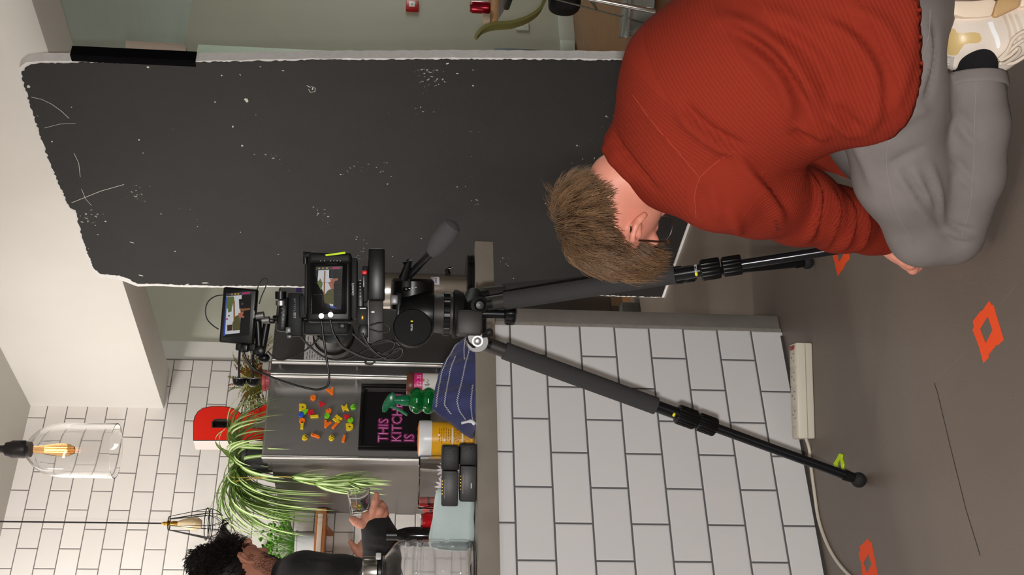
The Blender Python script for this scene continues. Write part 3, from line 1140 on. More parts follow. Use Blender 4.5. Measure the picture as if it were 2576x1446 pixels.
# --- navy tea towel heaped beside the tripod
out_t = [(828, 1168), (845, 1142), (870, 1126), (905, 1108), (922, 1101), (955, 1094), (985, 1089), (1003, 1087), (1018, 1103), (1035, 1128), (1050, 1146), (1064, 1164), (1076, 1187)]
NS, NT = 64, 16
ys = np.linspace(828, 1076, NS)
tops = np.interp(ys, [a for a, b in out_t], [b for a, b in out_t])
pb = on_top(950, 2.93)
db = depth(pb)
cl = MB()
front, back = [], []
rr = random.Random(2)
for i, Y in enumerate(ys):
    rowf, rowb = [], []
    bX = on_top(Y, 2.885)
    for j in range(NT + 1):
        s_ = j / NT
        # height above the worktop along this column
        ht = max(0.004, (1190.5 - tops[i]) * db / FPX)
        lean = 0.055 * s_ ** 1.3
        rip = 0.007 * math.sin(i * 0.33 + s_ * 2.2) + 0.0045 * math.sin(i * 0.75 - 3 * s_) * s_
        rowf.append(np.array([bX[0], 2.885 + lean - rip * (1 - 0.3 * s_), Z0 + ht * s_ * (1.0 - 0.0 * s_)]) + CR * (0.0))
        rowb.append(np.array([bX[0] + 0.018 * (1 - s_), 2.885 + lean + 0.012 + 0.085 * (1 - s_) ** 0.8, Z0 + ht * s_ - 0.0005 * (j == NT)]))
    front.append(rowf)
    back.append(rowb)
cl.grid(front)
cl.grid(back)
cl.add([r[-1] for r in front] + [r[-1] for r in back], [(i, i + 1, NS + i + 1, NS + i) for i in range(NS - 1)])
cl.add(front[0] + back[0], [(j, j + 1, NT + 2 + j, NT + 1 + j) for j in range(NT)])
cl.add(front[-1] + back[-1], [(j, j + 1, NT + 2 + j, NT + 1 + j) for j in range(NT)])
cl.m = 1


def towel_at(a, s_):
    f = a * (NS - 1)
    i = min(NS - 2, int(f))
    g = s_ * NT
    j = min(NT - 1, int(g))
    fa, ga = f - i, g - j
    q = (front[i][j] * (1 - fa) + front[i + 1][j] * fa) * (1 - ga) + (front[i][j + 1] * (1 - fa) + front[i + 1][j + 1] * fa) * ga
    return q - CF * 0.0012 + UP * 0.0004


for s0_, s1_, a0, a1 in ((0.93, 0.9, 0.05, 0.71), (0.66, 0.72, 0.22, 0.8), (0.16, 0.5, 0.1, 0.9), (0.05, 0.16, 0.55, 0.95), (0.5, 0.3, 0.02, 0.3)):
    n = int((a1 - a0) * 110)
    P = []
    for k in range(n):
        s_ = s0_ + (s1_ - s0_) * k / n + (0.018 if k % 2 else -0.018)
        P.append(towel_at(a0 + (a1 - a0) * k / n, min(0.97, s_)))
    cl.tube(P, 0.0011, 4)
cl.build('tea_towel', [mat('navy_cloth', (60, 64, 110), 0.9, var=0.08, var_scale=20, bump=0.35, bump_scale=400, sheen=0.2), mat('white_stitching', (232, 232, 236), 0.8)], sharp=0)
tag(bpy.data.objects['tea_towel'], 'navy tea towel with white zigzag stitching heaped on the worktop', 'tea towel')
cu_ = on_top(1067, 2.87)
tag(MB().tube(smooth_path([cu_ + UP * 0.003, cu_ + UP * 0.012 + CR * 0.008, cu_ + UP * 0.026 + CR * 0.006, cu_ + UP * 0.04 + CR * 0.002], 5), [0.005] * 8 + [0.0035] * 8, 8).build('paper_scrap', mat('paper_white', (236, 236, 238), 0.8)),
    'curled scrap of white paper between navy tea towel and yellow tub', 'paper scrap')

# --- green bubble spray bottle
p = on_top(1010, 3.055)
u = depth(p) / FPX
zz = lambda X: (1188 - X) * u
M_GRN = mat('green_plastic', (8, 120, 52), 0.12, trans=0.55, ior=1.4)
M_GRN2 = mat('green_trigger', (16, 120, 78), 0.25, trans=0.2)
t = thing('spray_bottle', p, 'green trigger spray bottle with bubbled sides behind the navy tea towel', 'spray bottle')
prof = [(0.02, 0.0), (0.03, 0.002)]
for k in range(5):
    a, b = zz(1182 - k * 29), zz(1182 - (k + 1) * 29)
    for i in range(7):
        s_ = i / 6
        prof.append((0.029 + 0.0085 * math.sin(math.pi * s_), a + (b - a) * s_))
prof += [(0.026, zz(1035)), (0.016, zz(1031))]
MB().lathe(prof, p, n=48, amp=lambda a, j: 1 + 0.055 * abs(math.cos(3 * a)) if j > 1 else 1.0).build('bottle', M_GRN, t)
MB().lathe([(0.0155, zz(1033)), (0.0165, zz(1031)), (0.0165, zz(1012)), (0.013, zz(1010)), (0.012, zz(996))], p, n=24, amp=lambda a, j: 1 + 0.02 * math.cos(14 * a)).build('collar', M_GRN2, t)
A = lambda X, Y: p + UP * zz(X) - CR * ((Y - 1010) * u)
hd = MB()
hd.prism([((1010 - Y) * u, zz(X)) for X, Y in ((999, 994), (990, 990), (978, 1000), (970, 1014), (966, 1026), (966, 1037), (978, 1037), (983, 1028), (992, 1024), (1000, 1022))], p + CF * 0.011, CR, UP, 0.022, bev=0.003)
hd.build('spray_head', M_GRN2, t)
MB().tube([A(972, 1032), A(972, 1041)], 0.0065, 14).build('nozzle', M_GRN2, t)
MB().tube(smooth_path([A(985, 1026), A(1000, 1030), A(1015, 1038), A(1029, 1047)], 5), 0.0048, 8).build('trigger', M_GRN2, t)

# --- spread jar
p = on_top(972, 3.078)
u = depth(p) / FPX
zz = lambda X: (1187 - X) * u
rj = 31 * u
t = thing('spread_jar', p, 'jar with brown lid and a pink price band behind the spray bottle', 'jar')
MB().lathe([(rj * 0.9, 0), (rj * 0.98, 0.004), (rj * 0.98, zz(1052)), (rj * 0.9, zz(1046))], p, n=32).build('glass', mat('chocolate_glass', (72, 40, 26), 0.12), t)
MB().lathe([(rj, 0.025), (rj, zz(1065))], p, n=32).build('label', mat('label_cream', (236, 232, 224), 0.5), t)
MB().lathe([(rj * 1.0 + 0.0004, zz(1066)), (rj * 1.0 + 0.0004, zz(1045))], p, n=32).build('price_band', mat('pink_band', (232, 40, 130), 0.4), t)
MB().lathe([(rj * 0.99, zz(1045)), (rj * 1.01, zz(1044)), (rj * 1.01, zz(1029)), (rj * 0.97, zz(1026.5)), (0.001, zz(1026))], p, n=32).build('lid', mat('brown_lid', (112, 62, 46), 0.35), t)
for k, ch in enumerate('\u00a32.25'):
    q, n_, s_ = on_round(p, rj + 0.0011, UP, 0.12 + 0.2 * k, zz(1062))
    text('price', ch, 0.0185, q, s_, UP, mat('white_ink', (250, 225, 238), 0.5), t, 0.0003, squeeze=0.8)
q, n_, s_ = on_round(p, rj + 0.001, UP, 0.35, zz(1078))
MB().tube(smooth_path([q - s_ * 0.012 - UP * 0.004, q - s_ * 0.008 + UP * 0.008, q - s_ * 0.007 - UP * 0.006, q - s_ * 0.001 + UP * 0.002, q + s_ * 0.003 - UP * 0.003, q + s_ * 0.009 + UP * 0.001], 5), 0.0007, 5).build('script_mark', M_BLACKP, t)
MB().ball(q + UP * 0.012 + s_ * 0.006, (0.005, 0.002, 0.003)).build('gold_leaf_mark', mat('gold_ink', (200, 150, 60), 0.4), t)

# --- steel dispenser on round black base
p = on_top(724, 2.953)
u = depth(p) / FPX
t = thing('drink_dispenser', p, 'tall stainless steel cylinder on a round black base behind the tripod', 'dispenser')
zz = lambda X: (1190 - X) * u
MB().lathe([(0.098, 0), (0.1, 0.001), (0.1, 0.008), (0.097, 0.009), (0.097, 0.011), (0.1, 0.012), (0.1, zz(1174)), (0.096, zz(1172.5))], p, n=48).build('base', mat('gloss_black', (14, 14, 15), 0.12), t)
rs = 0.056
pc = p - CR * 0.016
MB().lathe([(rs, zz(1172.5)), (rs, zz(968)), (rs - 0.004, zz(964)), (0.02, zz(962)), (0.001, zz(962))], pc, n=48).build('cylinder', mat('mirror_steel', (226, 218, 210), 0.3, 1.0), t)
q, n_, s_ = on_round(pc, rs + 0.0006, UP, 0.72, zz(1094))
lb = MB()
rows = []
for k in range(9):
    a = 0.42 + k * 0.065
    q0, _, _ = on_round(pc, rs + 0.0007, UP, a, zz(1105))
    q1, _, _ = on_round(pc, rs + 0.0007, UP, a, zz(1083))
    rows.append([q0, q1])
lb.grid(rows)
lb.build('white_label', mat('label_plain', (226, 222, 234), 0.6), t, fix=False)
for k, ch in enumerate('our'):
    q, n_, s_ = on_round(pc, rs + 0.0014, UP, 0.55 + 0.13 * k, zz(1099))
    text('label_letter', ch, 0.0135, q, s_, UP, mat('dark_ink', (30, 30, 36), 0.6), t, 0.0002)
q, n_, s_ = on_round(pc, rs, UP, 1.45, zz(1128))
MB().tube(smooth_path([q, q + n_ * 0.014 + UP * 0.004, q + n_ * 0.02 - UP * 0.012], 5), [0.008] * 5 + [0.004] * 6, 10).build('tap', mat('gloss_black', (14, 14, 15), 0.12), t)

# ================================================================ LAMPS
p = pd(292, 1134, 3.3)
u = 3.3 / FPX
t = thing('pendant_lamp', p, 'pendant lamp with a clear glass bell shade and filament bulb', 'pendant lamp')
zz = lambda X: (292 - X) * u
prof = [(69, 292), (69.5, 289), (69, 240), (69, 190), (68.5, 165), (66, 145), (60, 122), (50, 104), (36, 88), (24, 78), (20, 72)]
pr = [(a * u, zz(b)) for a, b in prof]
MB().lathe(pr + [(a - 0.0022, b) for a, b in reversed(pr)], p, n=48, caps=False).build('glass_shade', M_GLASS, t)
MB().lathe([(0.001, zz(88)), (19 * u, zz(86)), (20 * u, zz(74)), (22.5 * u, zz(70)), (22 * u, zz(40)), (19 * u, zz(34)), (17 * u, zz(24)), (10 * u, zz(20)), (9 * u, zz(6))], p, n=28).build('lamp_holder', mat('dark_bronze', (54, 50, 50), 0.45, 0.3), t)
top = np.array([p[0], p[1], CEIL])
MB().tube([p + UP * zz(10), p + UP * zz(-8)], 0.007, 10).build('cord_grip', mat('dark_bronze', (54, 50, 50), 0.45, 0.3), t)
MB().tube([p + UP * zz(-6), top], 0.0035, 8).build('cord', M_BLACKP, t)
M_BULB = mat('amber_glass', (255, 205, 140), 0.02, trans=1.0, ior=1.2)
M_FIL = mat('glowing_filament', (255, 190, 100), 0.5, emit=(255, 190, 110), emit_k=9.0)
MB().lathe([(0.001, zz(193)), (9 * u, zz(190)), (15 * u, zz(178)), (17.5 * u, zz(163)), (15 * u, zz(140)), (11 * u, zz(115)), (9 * u, zz(96)), (9 * u, zz(86))], p, n=24, caps=False).build('bulb', M_BULB, t)
for k in range(4):
    a = k * math.pi / 2 + 0.4
    c = p + (CR * math.cos(a) + CF * math.sin(a)) * 5 * u
    MB().tube([c + UP * zz(172), c + UP * zz(118)], 0.0009, 6).build('filament', M_FIL, t)

p = pd(560, 1318, 4.7)
u = 4.7 / FPX
t = thing('cage_lamp', p, 'pendant lamp with a black wire cage and pear bulb', 'pendant lamp')
zz = lambda X: (560 - X) * u
M_WIRE = mat('black_wire', (30, 29, 30), 0.5, 0.3)
cg = MB()
Pp = lambda X, r, a: p + (CR * math.cos(a) + CF * math.sin(a)) * r * u + UP * zz(X)
for X, r in ((428, 17), (521, 40), (530, 38)):
    cg.tube([Pp(X, r, 2 * math.pi * k / 28) for k in range(28)], 1.25 * u, 6, closed=True)
for k in range(7):
    a = 2 * math.pi * k / 7 + 0.2
    for e in (-0.1, 0.1):
        cg.tube([Pp(428, 17, a), Pp(440, 20, a + e * 0.5), Pp(526, 39, a + e)], 0.85 * u, 5)
    b = a + 2 * math.pi / 7
    cg.tube(smooth_path([Pp(530, 38, a + 0.1), Pp(545, 33, a + 0.2), Pp(556, 25, a + 0.38), Pp(557, 24, a + 0.5), Pp(545, 33, b - 0.2), Pp(530, 38, b - 0.1)], 4), 0.8 * u, 5)
cg.build('wire_cage', M_WIRE, t)
MB().lathe([(2 * u, zz(410)), (5 * u, zz(416)), (4 * u, zz(420)), (8 * u, zz(427)), (5 * u, zz(432)), (7 * u, zz(438)), (6 * u, zz(450))][::-1], p, n=20).build('brass_holder', mat('brass', (190, 140, 60), 0.3, 0.9), t)
MB().lathe([(0.001, zz(510)), (10 * u, zz(508)), (16 * u, zz(498)), (17 * u, zz(486)), (12 * u, zz(464)), (6.5 * u, zz(450))], p, n=24, caps=False).build('bulb', mat('cream_bulb', (232, 206, 164), 0.15, trans=0.25), t)
pc_ = [p + UP * zz(412), np.array([p[0], p[1], CEIL])]
MB().tube(pc_, 2.2 * u, 8).build('cord', M_BLACKP, t)

# ================================================================ ON TOP OF THE FRIDGE
FT = 1.712                                      # top of the cabinet
yR = 5.27
t = thing('letter_sign', (2.62, yR, FT), 'red marquee letter R with dark rim and pale sides on top of the fridge', 'letter sign')
RO = [(494, 1108), (494, 1062), (497, 1048), (505, 1035), (518, 1026), (540, 1021.5), (565, 1021), (588, 1024), (604, 1031), (614, 1040), (619, 1043.5), (640, 1033), (700, 1001), (712, 999), (712, 1033), (690, 1047), (640, 1070), (636, 1076), (712, 1076), (712, 1108)]
RH = [(542, 1075), (542, 1062), (547, 1056), (556, 1054), (576, 1054), (585, 1057), (589, 1063), (589, 1075)]
bb = py(712, 1090, yR)
kz = (bb[2] - FT - 0.001)


def flat2(P, inset=0.0):
    Q = [py(X, Y, yR) for X, Y in P]
    return [np.array([q[0], q[2] - kz]) for q in Q]


def ring_extrude(mbx, outer, hole, y0, y1):
    """An outline with one hole as a solid between depths y0 and y1."""
    from mathutils.geometry import tessellate_polygon
    pts = list(outer) + list(hole)
    tri = tessellate_polygon([[Vector((a[0], a[1], 0)) for a in outer], [Vector((a[0], a[1], 0)) for a in hole]])
    n = len(pts)
    V = [np.array([a[0], y0, a[1]]) for a in pts] + [np.array([a[0], y1, a[1]]) for a in pts]
    F = [tuple(t_) for t_ in tri] + [tuple(n + i for i in reversed(t_)) for t_ in tri]
    no = len(outer)
    for i in range(no):
        F.append((i, (i + 1) % no, n + (i + 1) % no, n + i))
    nh = len(hole)
    for i in range(nh):
        F.append((no + i, no + (i + 1) % nh, n + no + (i + 1) % nh, n + no + i))
    mbx.add(V, F)


def offset_poly(P, dlt):
    P = [np.asarray(p) for p in P]
    A2 = sum(P[i][0] * P[(i + 1) % len(P)][1] - P[(i + 1) % len(P)][0] * P[i][1] for i in range(len(P)))
    sgn = 1 if A2 > 0 else -1
    out = []
    for i in range(len(P)):
        a, b, c = P[i - 1], P[i], P[(i + 1) % len(P)]
        n1 = sgn * np.array([(b - a)[1], -(b - a)[0]]) / (np.linalg.norm(b - a) + 1e-9)
        n2 = sgn * np.array([(c - b)[1], -(c - b)[0]]) / (np.linalg.norm(c - b) + 1e-9)
        m_ = n1 + n2
        out.append(b + dlt * m_ / max(0.6, (m_ @ m_) / 1.0 if (m_ @ m_) > 0.6 else 0.6) * 1.0)
    return out


O2, H2 = flat2(RO), flat2(RH)
m1 = MB()
ring_extrude(m1, O2, H2, yR + 0.004, yR + 0.1)
m1.build('side_walls', mat('sign_sides', (226, 214, 210), 0.5), t, sharp=50)
hl_ = MB()
ring_extrude(hl_, offset_poly(H2, -0.0005), offset_poly(H2, -0.005), yR + 0.001, yR + 0.099)
hl_.build('hole_lining', mat('sign_rim', (66, 56, 54), 0.4), t, sharp=50)
hb_2 = MB()
hc = np.mean(np.array(H2), 0)
hb_2.add([np.array([a_[0], yR + 0.06, a_[1]]) for a_ in offset_poly(H2, 0.001)], [tuple(range(len(H2)))])
hb_2.build('hole_back', mat('sign_dark_back', (58, 46, 44), 0.25), t, fix=False)
m2 = MB()
ring_extrude(m2, O2, H2, yR, yR + 0.004)
m2.build('rim', mat('sign_rim', (66, 56, 54), 0.4), t, sharp=50)
m3 = MB()
ring_extrude(m3, offset_poly(O2, -0.0085), offset_poly(H2, 0.006), yR - 0.0015, yR + 0.001)
m3.build('red_face', mat('sign_red', (238, 34, 14), 0.45), t, sharp=50)


def leaf_ribbon(mbx, base, d0, L, w, droop, rng, n=12, twist=0.0, attr=None, tip=0.0):
    """One arching strap leaf: two strips so that the pale middle can be told from the green edges."""
    p_ = np.asarray(base, float)
    d_ = unit(d0)
    P = [p_]
    for i in range(n):
        d_ = unit(d_ + np.array([0, 0, -droop / n]))
        p_ = p_ + d_ * L / n
        P.append(p_)
    V, F = [], []
    for i, q in enumerate(P):
        s_ = i / n
        tdir = unit(P[min(i + 1, n)] - P[max(i - 1, 0)])
        side = unit(np.cross(tdir, UP) + 1e-4 * EX)
        nrm = np.cross(side, tdir)
        ww = w * min(1.0, 0.55 + 2.5 * s_) * (1 - s_ ** 2.2) + 0.0003
        side = unit(side + nrm * twist * math.sin(3 * s_))
        V += [q - side * ww / 2 + nrm * ww * 0.18, q, q + side * ww / 2 + nrm * ww * 0.18]
        if attr is not None:
            attr += [1.0, 0.0, 1.0]
    for i in range(n):
        F += [(3 * i, 3 * i + 1, 3 * i + 4, 3 * i + 3), (3 * i + 1, 3 * i + 2, 3 * i + 5, 3 * i + 4)]
    mbx.add(V, F)
    return P


def striped_leaf_mat(name, edge, mid, power=1.0):
    m = mat(name, edge, 0.42)
    nt = m.node_tree
    b = nt.nodes['Principled BSDF']
    at = nt.nodes.new('ShaderNodeAttribute')
    at.attribute_name = 'edge'
    mr = nt.nodes.new('ShaderNodeMapRange')
    mr.inputs[1].default_value, mr.inputs[2].default_value = 0.25, 0.5
    mx = nt.nodes.new('ShaderNodeMix')
    mx.data_type = 'RGBA'
    nt.links.new(at.outputs['Fac'], mr.inputs[0])
    nt.links.new(mr.outputs[0], mx.inputs[0])
    mx.inputs[6].default_value = lin(mid)
    mx.inputs[7].default_value = lin(edge)
    nt.links.new(mx.outputs[2], b.inputs['Base Color'])
    return m


rng = random.Random(11)
c0 = pd(592, 1168, 5.27)
pot = np.array([2.47, 5.12, FT + 0.001])
t = thing('spider_plant', pot, 'spider plant in a dark pot trailing long striped leaves down the fridge side', 'potted plant')
MB().lathe([(0.055, 0), (0.06, 0.004), (0.075, 0.12), (0.08, 0.122), (0.08, 0.14), (0.07, 0.14), (0.066, 0.12), (0.001, 0.118)], pot, n=28).build('pot', mat('grey_pot', (72, 70, 70), 0.5), t)
crown = pot + UP * 0.17 + CR * 0.01
lf, ed = MB(), []
for k in range(150):
    a = rng.uniform(0, 2 * math.pi)
    dv = CR * math.cos(a) + CF * 0.55 * math.sin(a)
    if math.sin(a) > 0.2 and rng.random() < 0.6:
        continue
    up = rng.uniform(0.05, 1.25)
    if dv @ CR > 0.3:
        up = rng.uniform(0.3, 1.3)
    leaf_ribbon(lf, crown + dv * 0.02 + CR * rng.uniform(-0.05, 0.07) - UP * 0.02, dv + UP * up, rng.uniform(0.22, 0.42), rng.uniform(0.015, 0.023), rng.uniform(1.8, 4.4), rng, 12, rng.uniform(-.4, .4), ed)
# long leaves pouring over the edge of the fridge, to the left and in front of its side
for k in range(105):
    st = crown + CR * rng.uniform(-0.1, -0.02) + CF * rng.uniform(-0.08, 0.03) + UP * rng.uniform(-0.05, 0.02)
    dv = -CR * rng.uniform(0.35, 1.0) - CF * rng.uniform(-0.1, 0.5) + UP * rng.uniform(-0.1, 0.9)
    leaf_ribbon(lf, st, dv, rng.uniform(0.3, 0.54), rng.uniform(0.015, 0.023), rng.uniform(2.2, 6.5), rng, 14, rng.uniform(-.4, .4), ed)
for L, dv in ((0.4, -CR * 1.0 + UP * 0.75), (0.36, -CR * 0.9 + UP * 0.95), (0.33, -CR * 1.0 + UP * 0.5), (0.42, -CR + UP * 0.25)):
    leaf_ribbon(lf, crown - CR * 0.06, dv - CF * 0.1, L, 0.014, 0.9, rng, 12, 0.1, ed)
run_end = pd(930, 1212, depth(pot) - 0.16)
tips = []
for X, Y, n in ((735, 1200, 16), (790, 1215, 20), (830, 1205, 20), (870, 1210, 22)):
    b_ = pd(X, Y, depth(pot) - 0.17)
    tips.append(b_)
    for k in range(n):
        a = rng.uniform(0, 2 * math.pi)
        leaf_ribbon(lf, b_, CR * math.cos(a) * 0.3 - CF * 0.25 * abs(math.sin(a)) - UP * rng.uniform(0.2, 1.0), rng.uniform(0.12, 0.22), rng.uniform(0.014, 0.021), 2.2, rng, 9, 0.3, ed)
lf.build('foliage', striped_leaf_mat('spider_leaf', (128, 164, 78), (220, 228, 180)), t, sharp=0, attrs={'edge': ed}, fix=False)
for k, st in enumerate((crown - CR * 0.04, crown - CR * 0.06 + CF * 0.01)):
    MB().tube(smooth_path([st, st - CR * 0.04 - CF * 0.09 + UP * 0.01, tips[0] + UP * 0.1, tips[0], tips[1 + k], tips[3] + UP * 0.02 * k], 6), 0.0022, 6).build('runner', mat('runner_stem', (176, 150, 70), 0.5), t)

# fern in a dusky pink pot
p = np.array([py(675, 957, 5.2)[0], 5.2, FT + 0.001])
u = depth(p) / FPX
t = thing('potted_fern', p, 'small reddish green fern in a dusky pink pot on top of the fridge', 'potted plant')
Hp = 0.1
MB().lathe([(0.036, 0), (0.04, 0.003), (0.05, Hp - 0.016), (0.054, Hp - 0.015), (0.054, Hp), (0.047, Hp), (0.001, Hp - 0.012)], p, n=28).build('pot', mat('pink_pot', (188, 84, 90), 0.35), t)
fg, fcol = MB(), []
for k in range(105):
    a = rng.uniform(0, 6.283)
    dv = CR * math.cos(a) + CF * math.sin(a) * 0.7
    L = rng.uniform(0.12, 0.25)
    P = [p + UP * Hp + dv * 0.015]
    d_ = unit(dv * rng.uniform(0.4, 1.2) + UP * rng.uniform(0.4, 1.6))
    for i in range(9):
        d_ = unit(d_ + UP * -0.16)
        P.append(P[-1] + d_ * L / 9)
    red = rng.random() < 0.3
    fg.tube(P, 0.0009, 4)
    fcol += [0.9 if red else 0.2] * (4 * len(P))
    for i in range(1, 10):
        for sgn in (-1, 1):
            for rep in range(2):
                td = unit(P[i] - P[i - 1])
                sd = unit(np.cross(td, UP) + 0.01 * EX) * sgn
                b_ = P[i] - td * rep * L / 18
                ll = 0.02 * (1.15 - i / 10)
                e_ = unit(sd + td * 0.5 + UP * rng.uniform(-0.5, 0.4))
                n_ = unit(np.cross(e_, td))
                q = np.cross(n_, e_) * 0.006
                fg.add([b_, b_ + e_ * ll * 0.5 + q, b_ + e_ * ll, b_ + e_ * ll * 0.5 - q], [(0, 1, 2, 3)])
                fcol += [min(1, max(0, (0.95 if red else 0.15) + rng.uniform(-.15, .25) + 0.02 * i))] * 4


def mix_attr_mat(name, c0_, c1_, attr, rough=0.5):
    m = mat(name, c0_, rough)
    nt = m.node_tree
    at = nt.nodes.new('ShaderNodeAttribute')
    at.attribute_name = attr
    mx = nt.nodes.new('ShaderNodeMix')
    mx.data_type = 'RGBA'
    nt.links.new(at.outputs['Fac'], mx.inputs[0])
    mx.inputs[6].default_value = lin(c0_)
    mx.inputs[7].default_value = lin(c1_)
    nt.links.new(mx.outputs[2], nt.nodes['Principled BSDF'].inputs['Base Color'])
    return m


fg.build('foliage', mix_attr_mat('fern_leaf', (128, 160, 66), (168, 96, 60), 'tint', 0.55), t, sharp=0, attrs={'tint': fcol}, fix=False)

# ================================================================ SHELF WITH PARSLEY ON THE TILED WALL
pa, pb = py(792, 1287, WY - 0.14), py(792, 1445, WY - 0.14)
zs = py(792, 1340, WY - 0.14)[2]
sh = thing('wall_shelf', ((pa[0] + pb[0]) / 2, WY - 0.07, zs - 0.05), 'orange brown wooden shelf on the tiled wall under the parsley', 'shelf')
sx0, sx1 = pb[0] - 0.35, pa[0] + 0.02
M_SHELF = mat('orange_wood', (168, 104, 62), 0.45, var=0.15, var_scale=6, stretch=(3, 20, 20))
MB().box(((sx0 + sx1) / 2, WY - 0.071, zs - 0.025), (sx1 - sx0, 0.14, 0.05), bev=0.003).build('plank', M_SHELF, sh)
MB().box(((sx0 + sx1) / 2 + 0.02, WY - 0.1425, zs - 0.022), (sx1 - sx0 - 0.1, 0.003, 0.024), bev=0.001).build('front_inlay', mat('pale_inlay', (206, 188, 172), 0.3), sh)
for xx in (sx0 + 0.06, sx1 - 0.06):
    MB().prism([(0, 0), (0.1, 0), (0, -0.035)], (xx - 0.01, WY - 0.001, zs - 0.0505), -EY, UP, 0.02).build('bracket', M_SHELF, sh)
pp_ = py(790, 1366, WY - 0.075)
pp_[2] = zs + 0.0005
t = thing('potted_parsley', pp_, 'bushy green parsley in a grey pot on the wooden wall shelf', 'potted plant')
MB().lathe([(0.048, 0), (0.05, 0.002), (0.058, 0.085), (0.061, 0.087), (0.061, 0.095), (0.055, 0.095), (0.001, 0.085)], pp_, n=28).build('pot', mat('pale_grey_pot', (178, 180, 180), 0.4), t)
pf, pc2 = MB(), []
for k in range(150):
    a = rng.uniform(0, 6.283)
    rr_ = rng.uniform(0, 1) ** 0.6
    dv = CR * math.cos(a) + CF * math.sin(a) * 0.6
    if dv[1] > 0.25:
        dv = dv - EY * (dv[1] - 0.25)
    L = rng.uniform(0.09, 0.2)
    P = [pp_ + UP * 0.088 + dv * 0.03 * rr_]
    d_ = unit(dv * (0.15 + rr_ * 1.1) + UP * 1.0)
    for i in range(5):
        d_ = unit(d_ + UP * -0.12)
        P.append(P[-1] + d_ * L / 5)
    if P[-1][1] > WY - 0.03:
        continue
    pf.tube(P, 0.0009, 4)
    pc2 += [0.3] * (4 * len(P))
    for c in range(rng.randint(3, 5)):
        e_ = unit(d_ + np.array([rng.uniform(-1, 1), rng.uniform(-1, 1), rng.uniform(-.7, .7)]))
        nn = unit(np.cross(e_, np.array([rng.uniform(-1, 1), rng.uniform(-1, 1), rng.uniform(-1, 1)])))
        sd = np.cross(nn, e_)
        s_ = rng.uniform(0.014, 0.024)
        b_ = P[-1]
        V = [b_, b_ + e_ * s_ * .5 + sd * s_ * .5, b_ + e_ * s_ * .75 + sd * s_ * .22, b_ + e_ * s_, b_ + e_ * s_ * .75 - sd * s_ * .22, b_ + e_ * s_ * .5 - sd * s_ * .5]
        if max(q[1] for q in V) > WY - 0.004:
            continue
        pf.add(V, [(0, 1, 2, 3), (0, 3, 4, 5)])
        pc2 += [rng.random()] * 6
pf.build('foliage', mix_attr_mat('parsley_leaf', (52, 108, 22), (112, 176, 48), 'tint', 0.5), t, sharp=0, attrs={'tint': pc2}, fix=False)

# ================================================================ TRIPOD, CINEMA CAMERA, MONITOR, CABLES
M_CARB = mat('black_tube', (24, 25, 28), 0.22, 0.2)
M_FOAMG = mat('grip_foam', (54, 53, 53), 0.9, bump=0.2, bump_scale=400)
M_BLK2 = mat('satin_black', (11, 11, 12), 0.35, spec=0.35)
M_BLK3 = mat('matt_black', (17, 17, 18), 0.55, spec=0.3)
M_GREYM = mat('dark_grey_metal', (52, 49, 47), 0.5, 0.2)
M_GREY2 = mat('mid_grey_metal', (112, 112, 112), 0.4, 0.5)
M_SILV = mat('silver_plug', (150, 148, 148), 0.42, 1.0)
M_YEL = mat('yellow_mark', (236, 226, 20), 0.5)
M_WHT = mat('white_mark', (225, 225, 225), 0.5)
M_NEON = mat('neon_yellow_tape', (206, 240, 20), 0.6)
M_ORG = mat('neon_orange_tape', (255, 86, 34), 0.7)

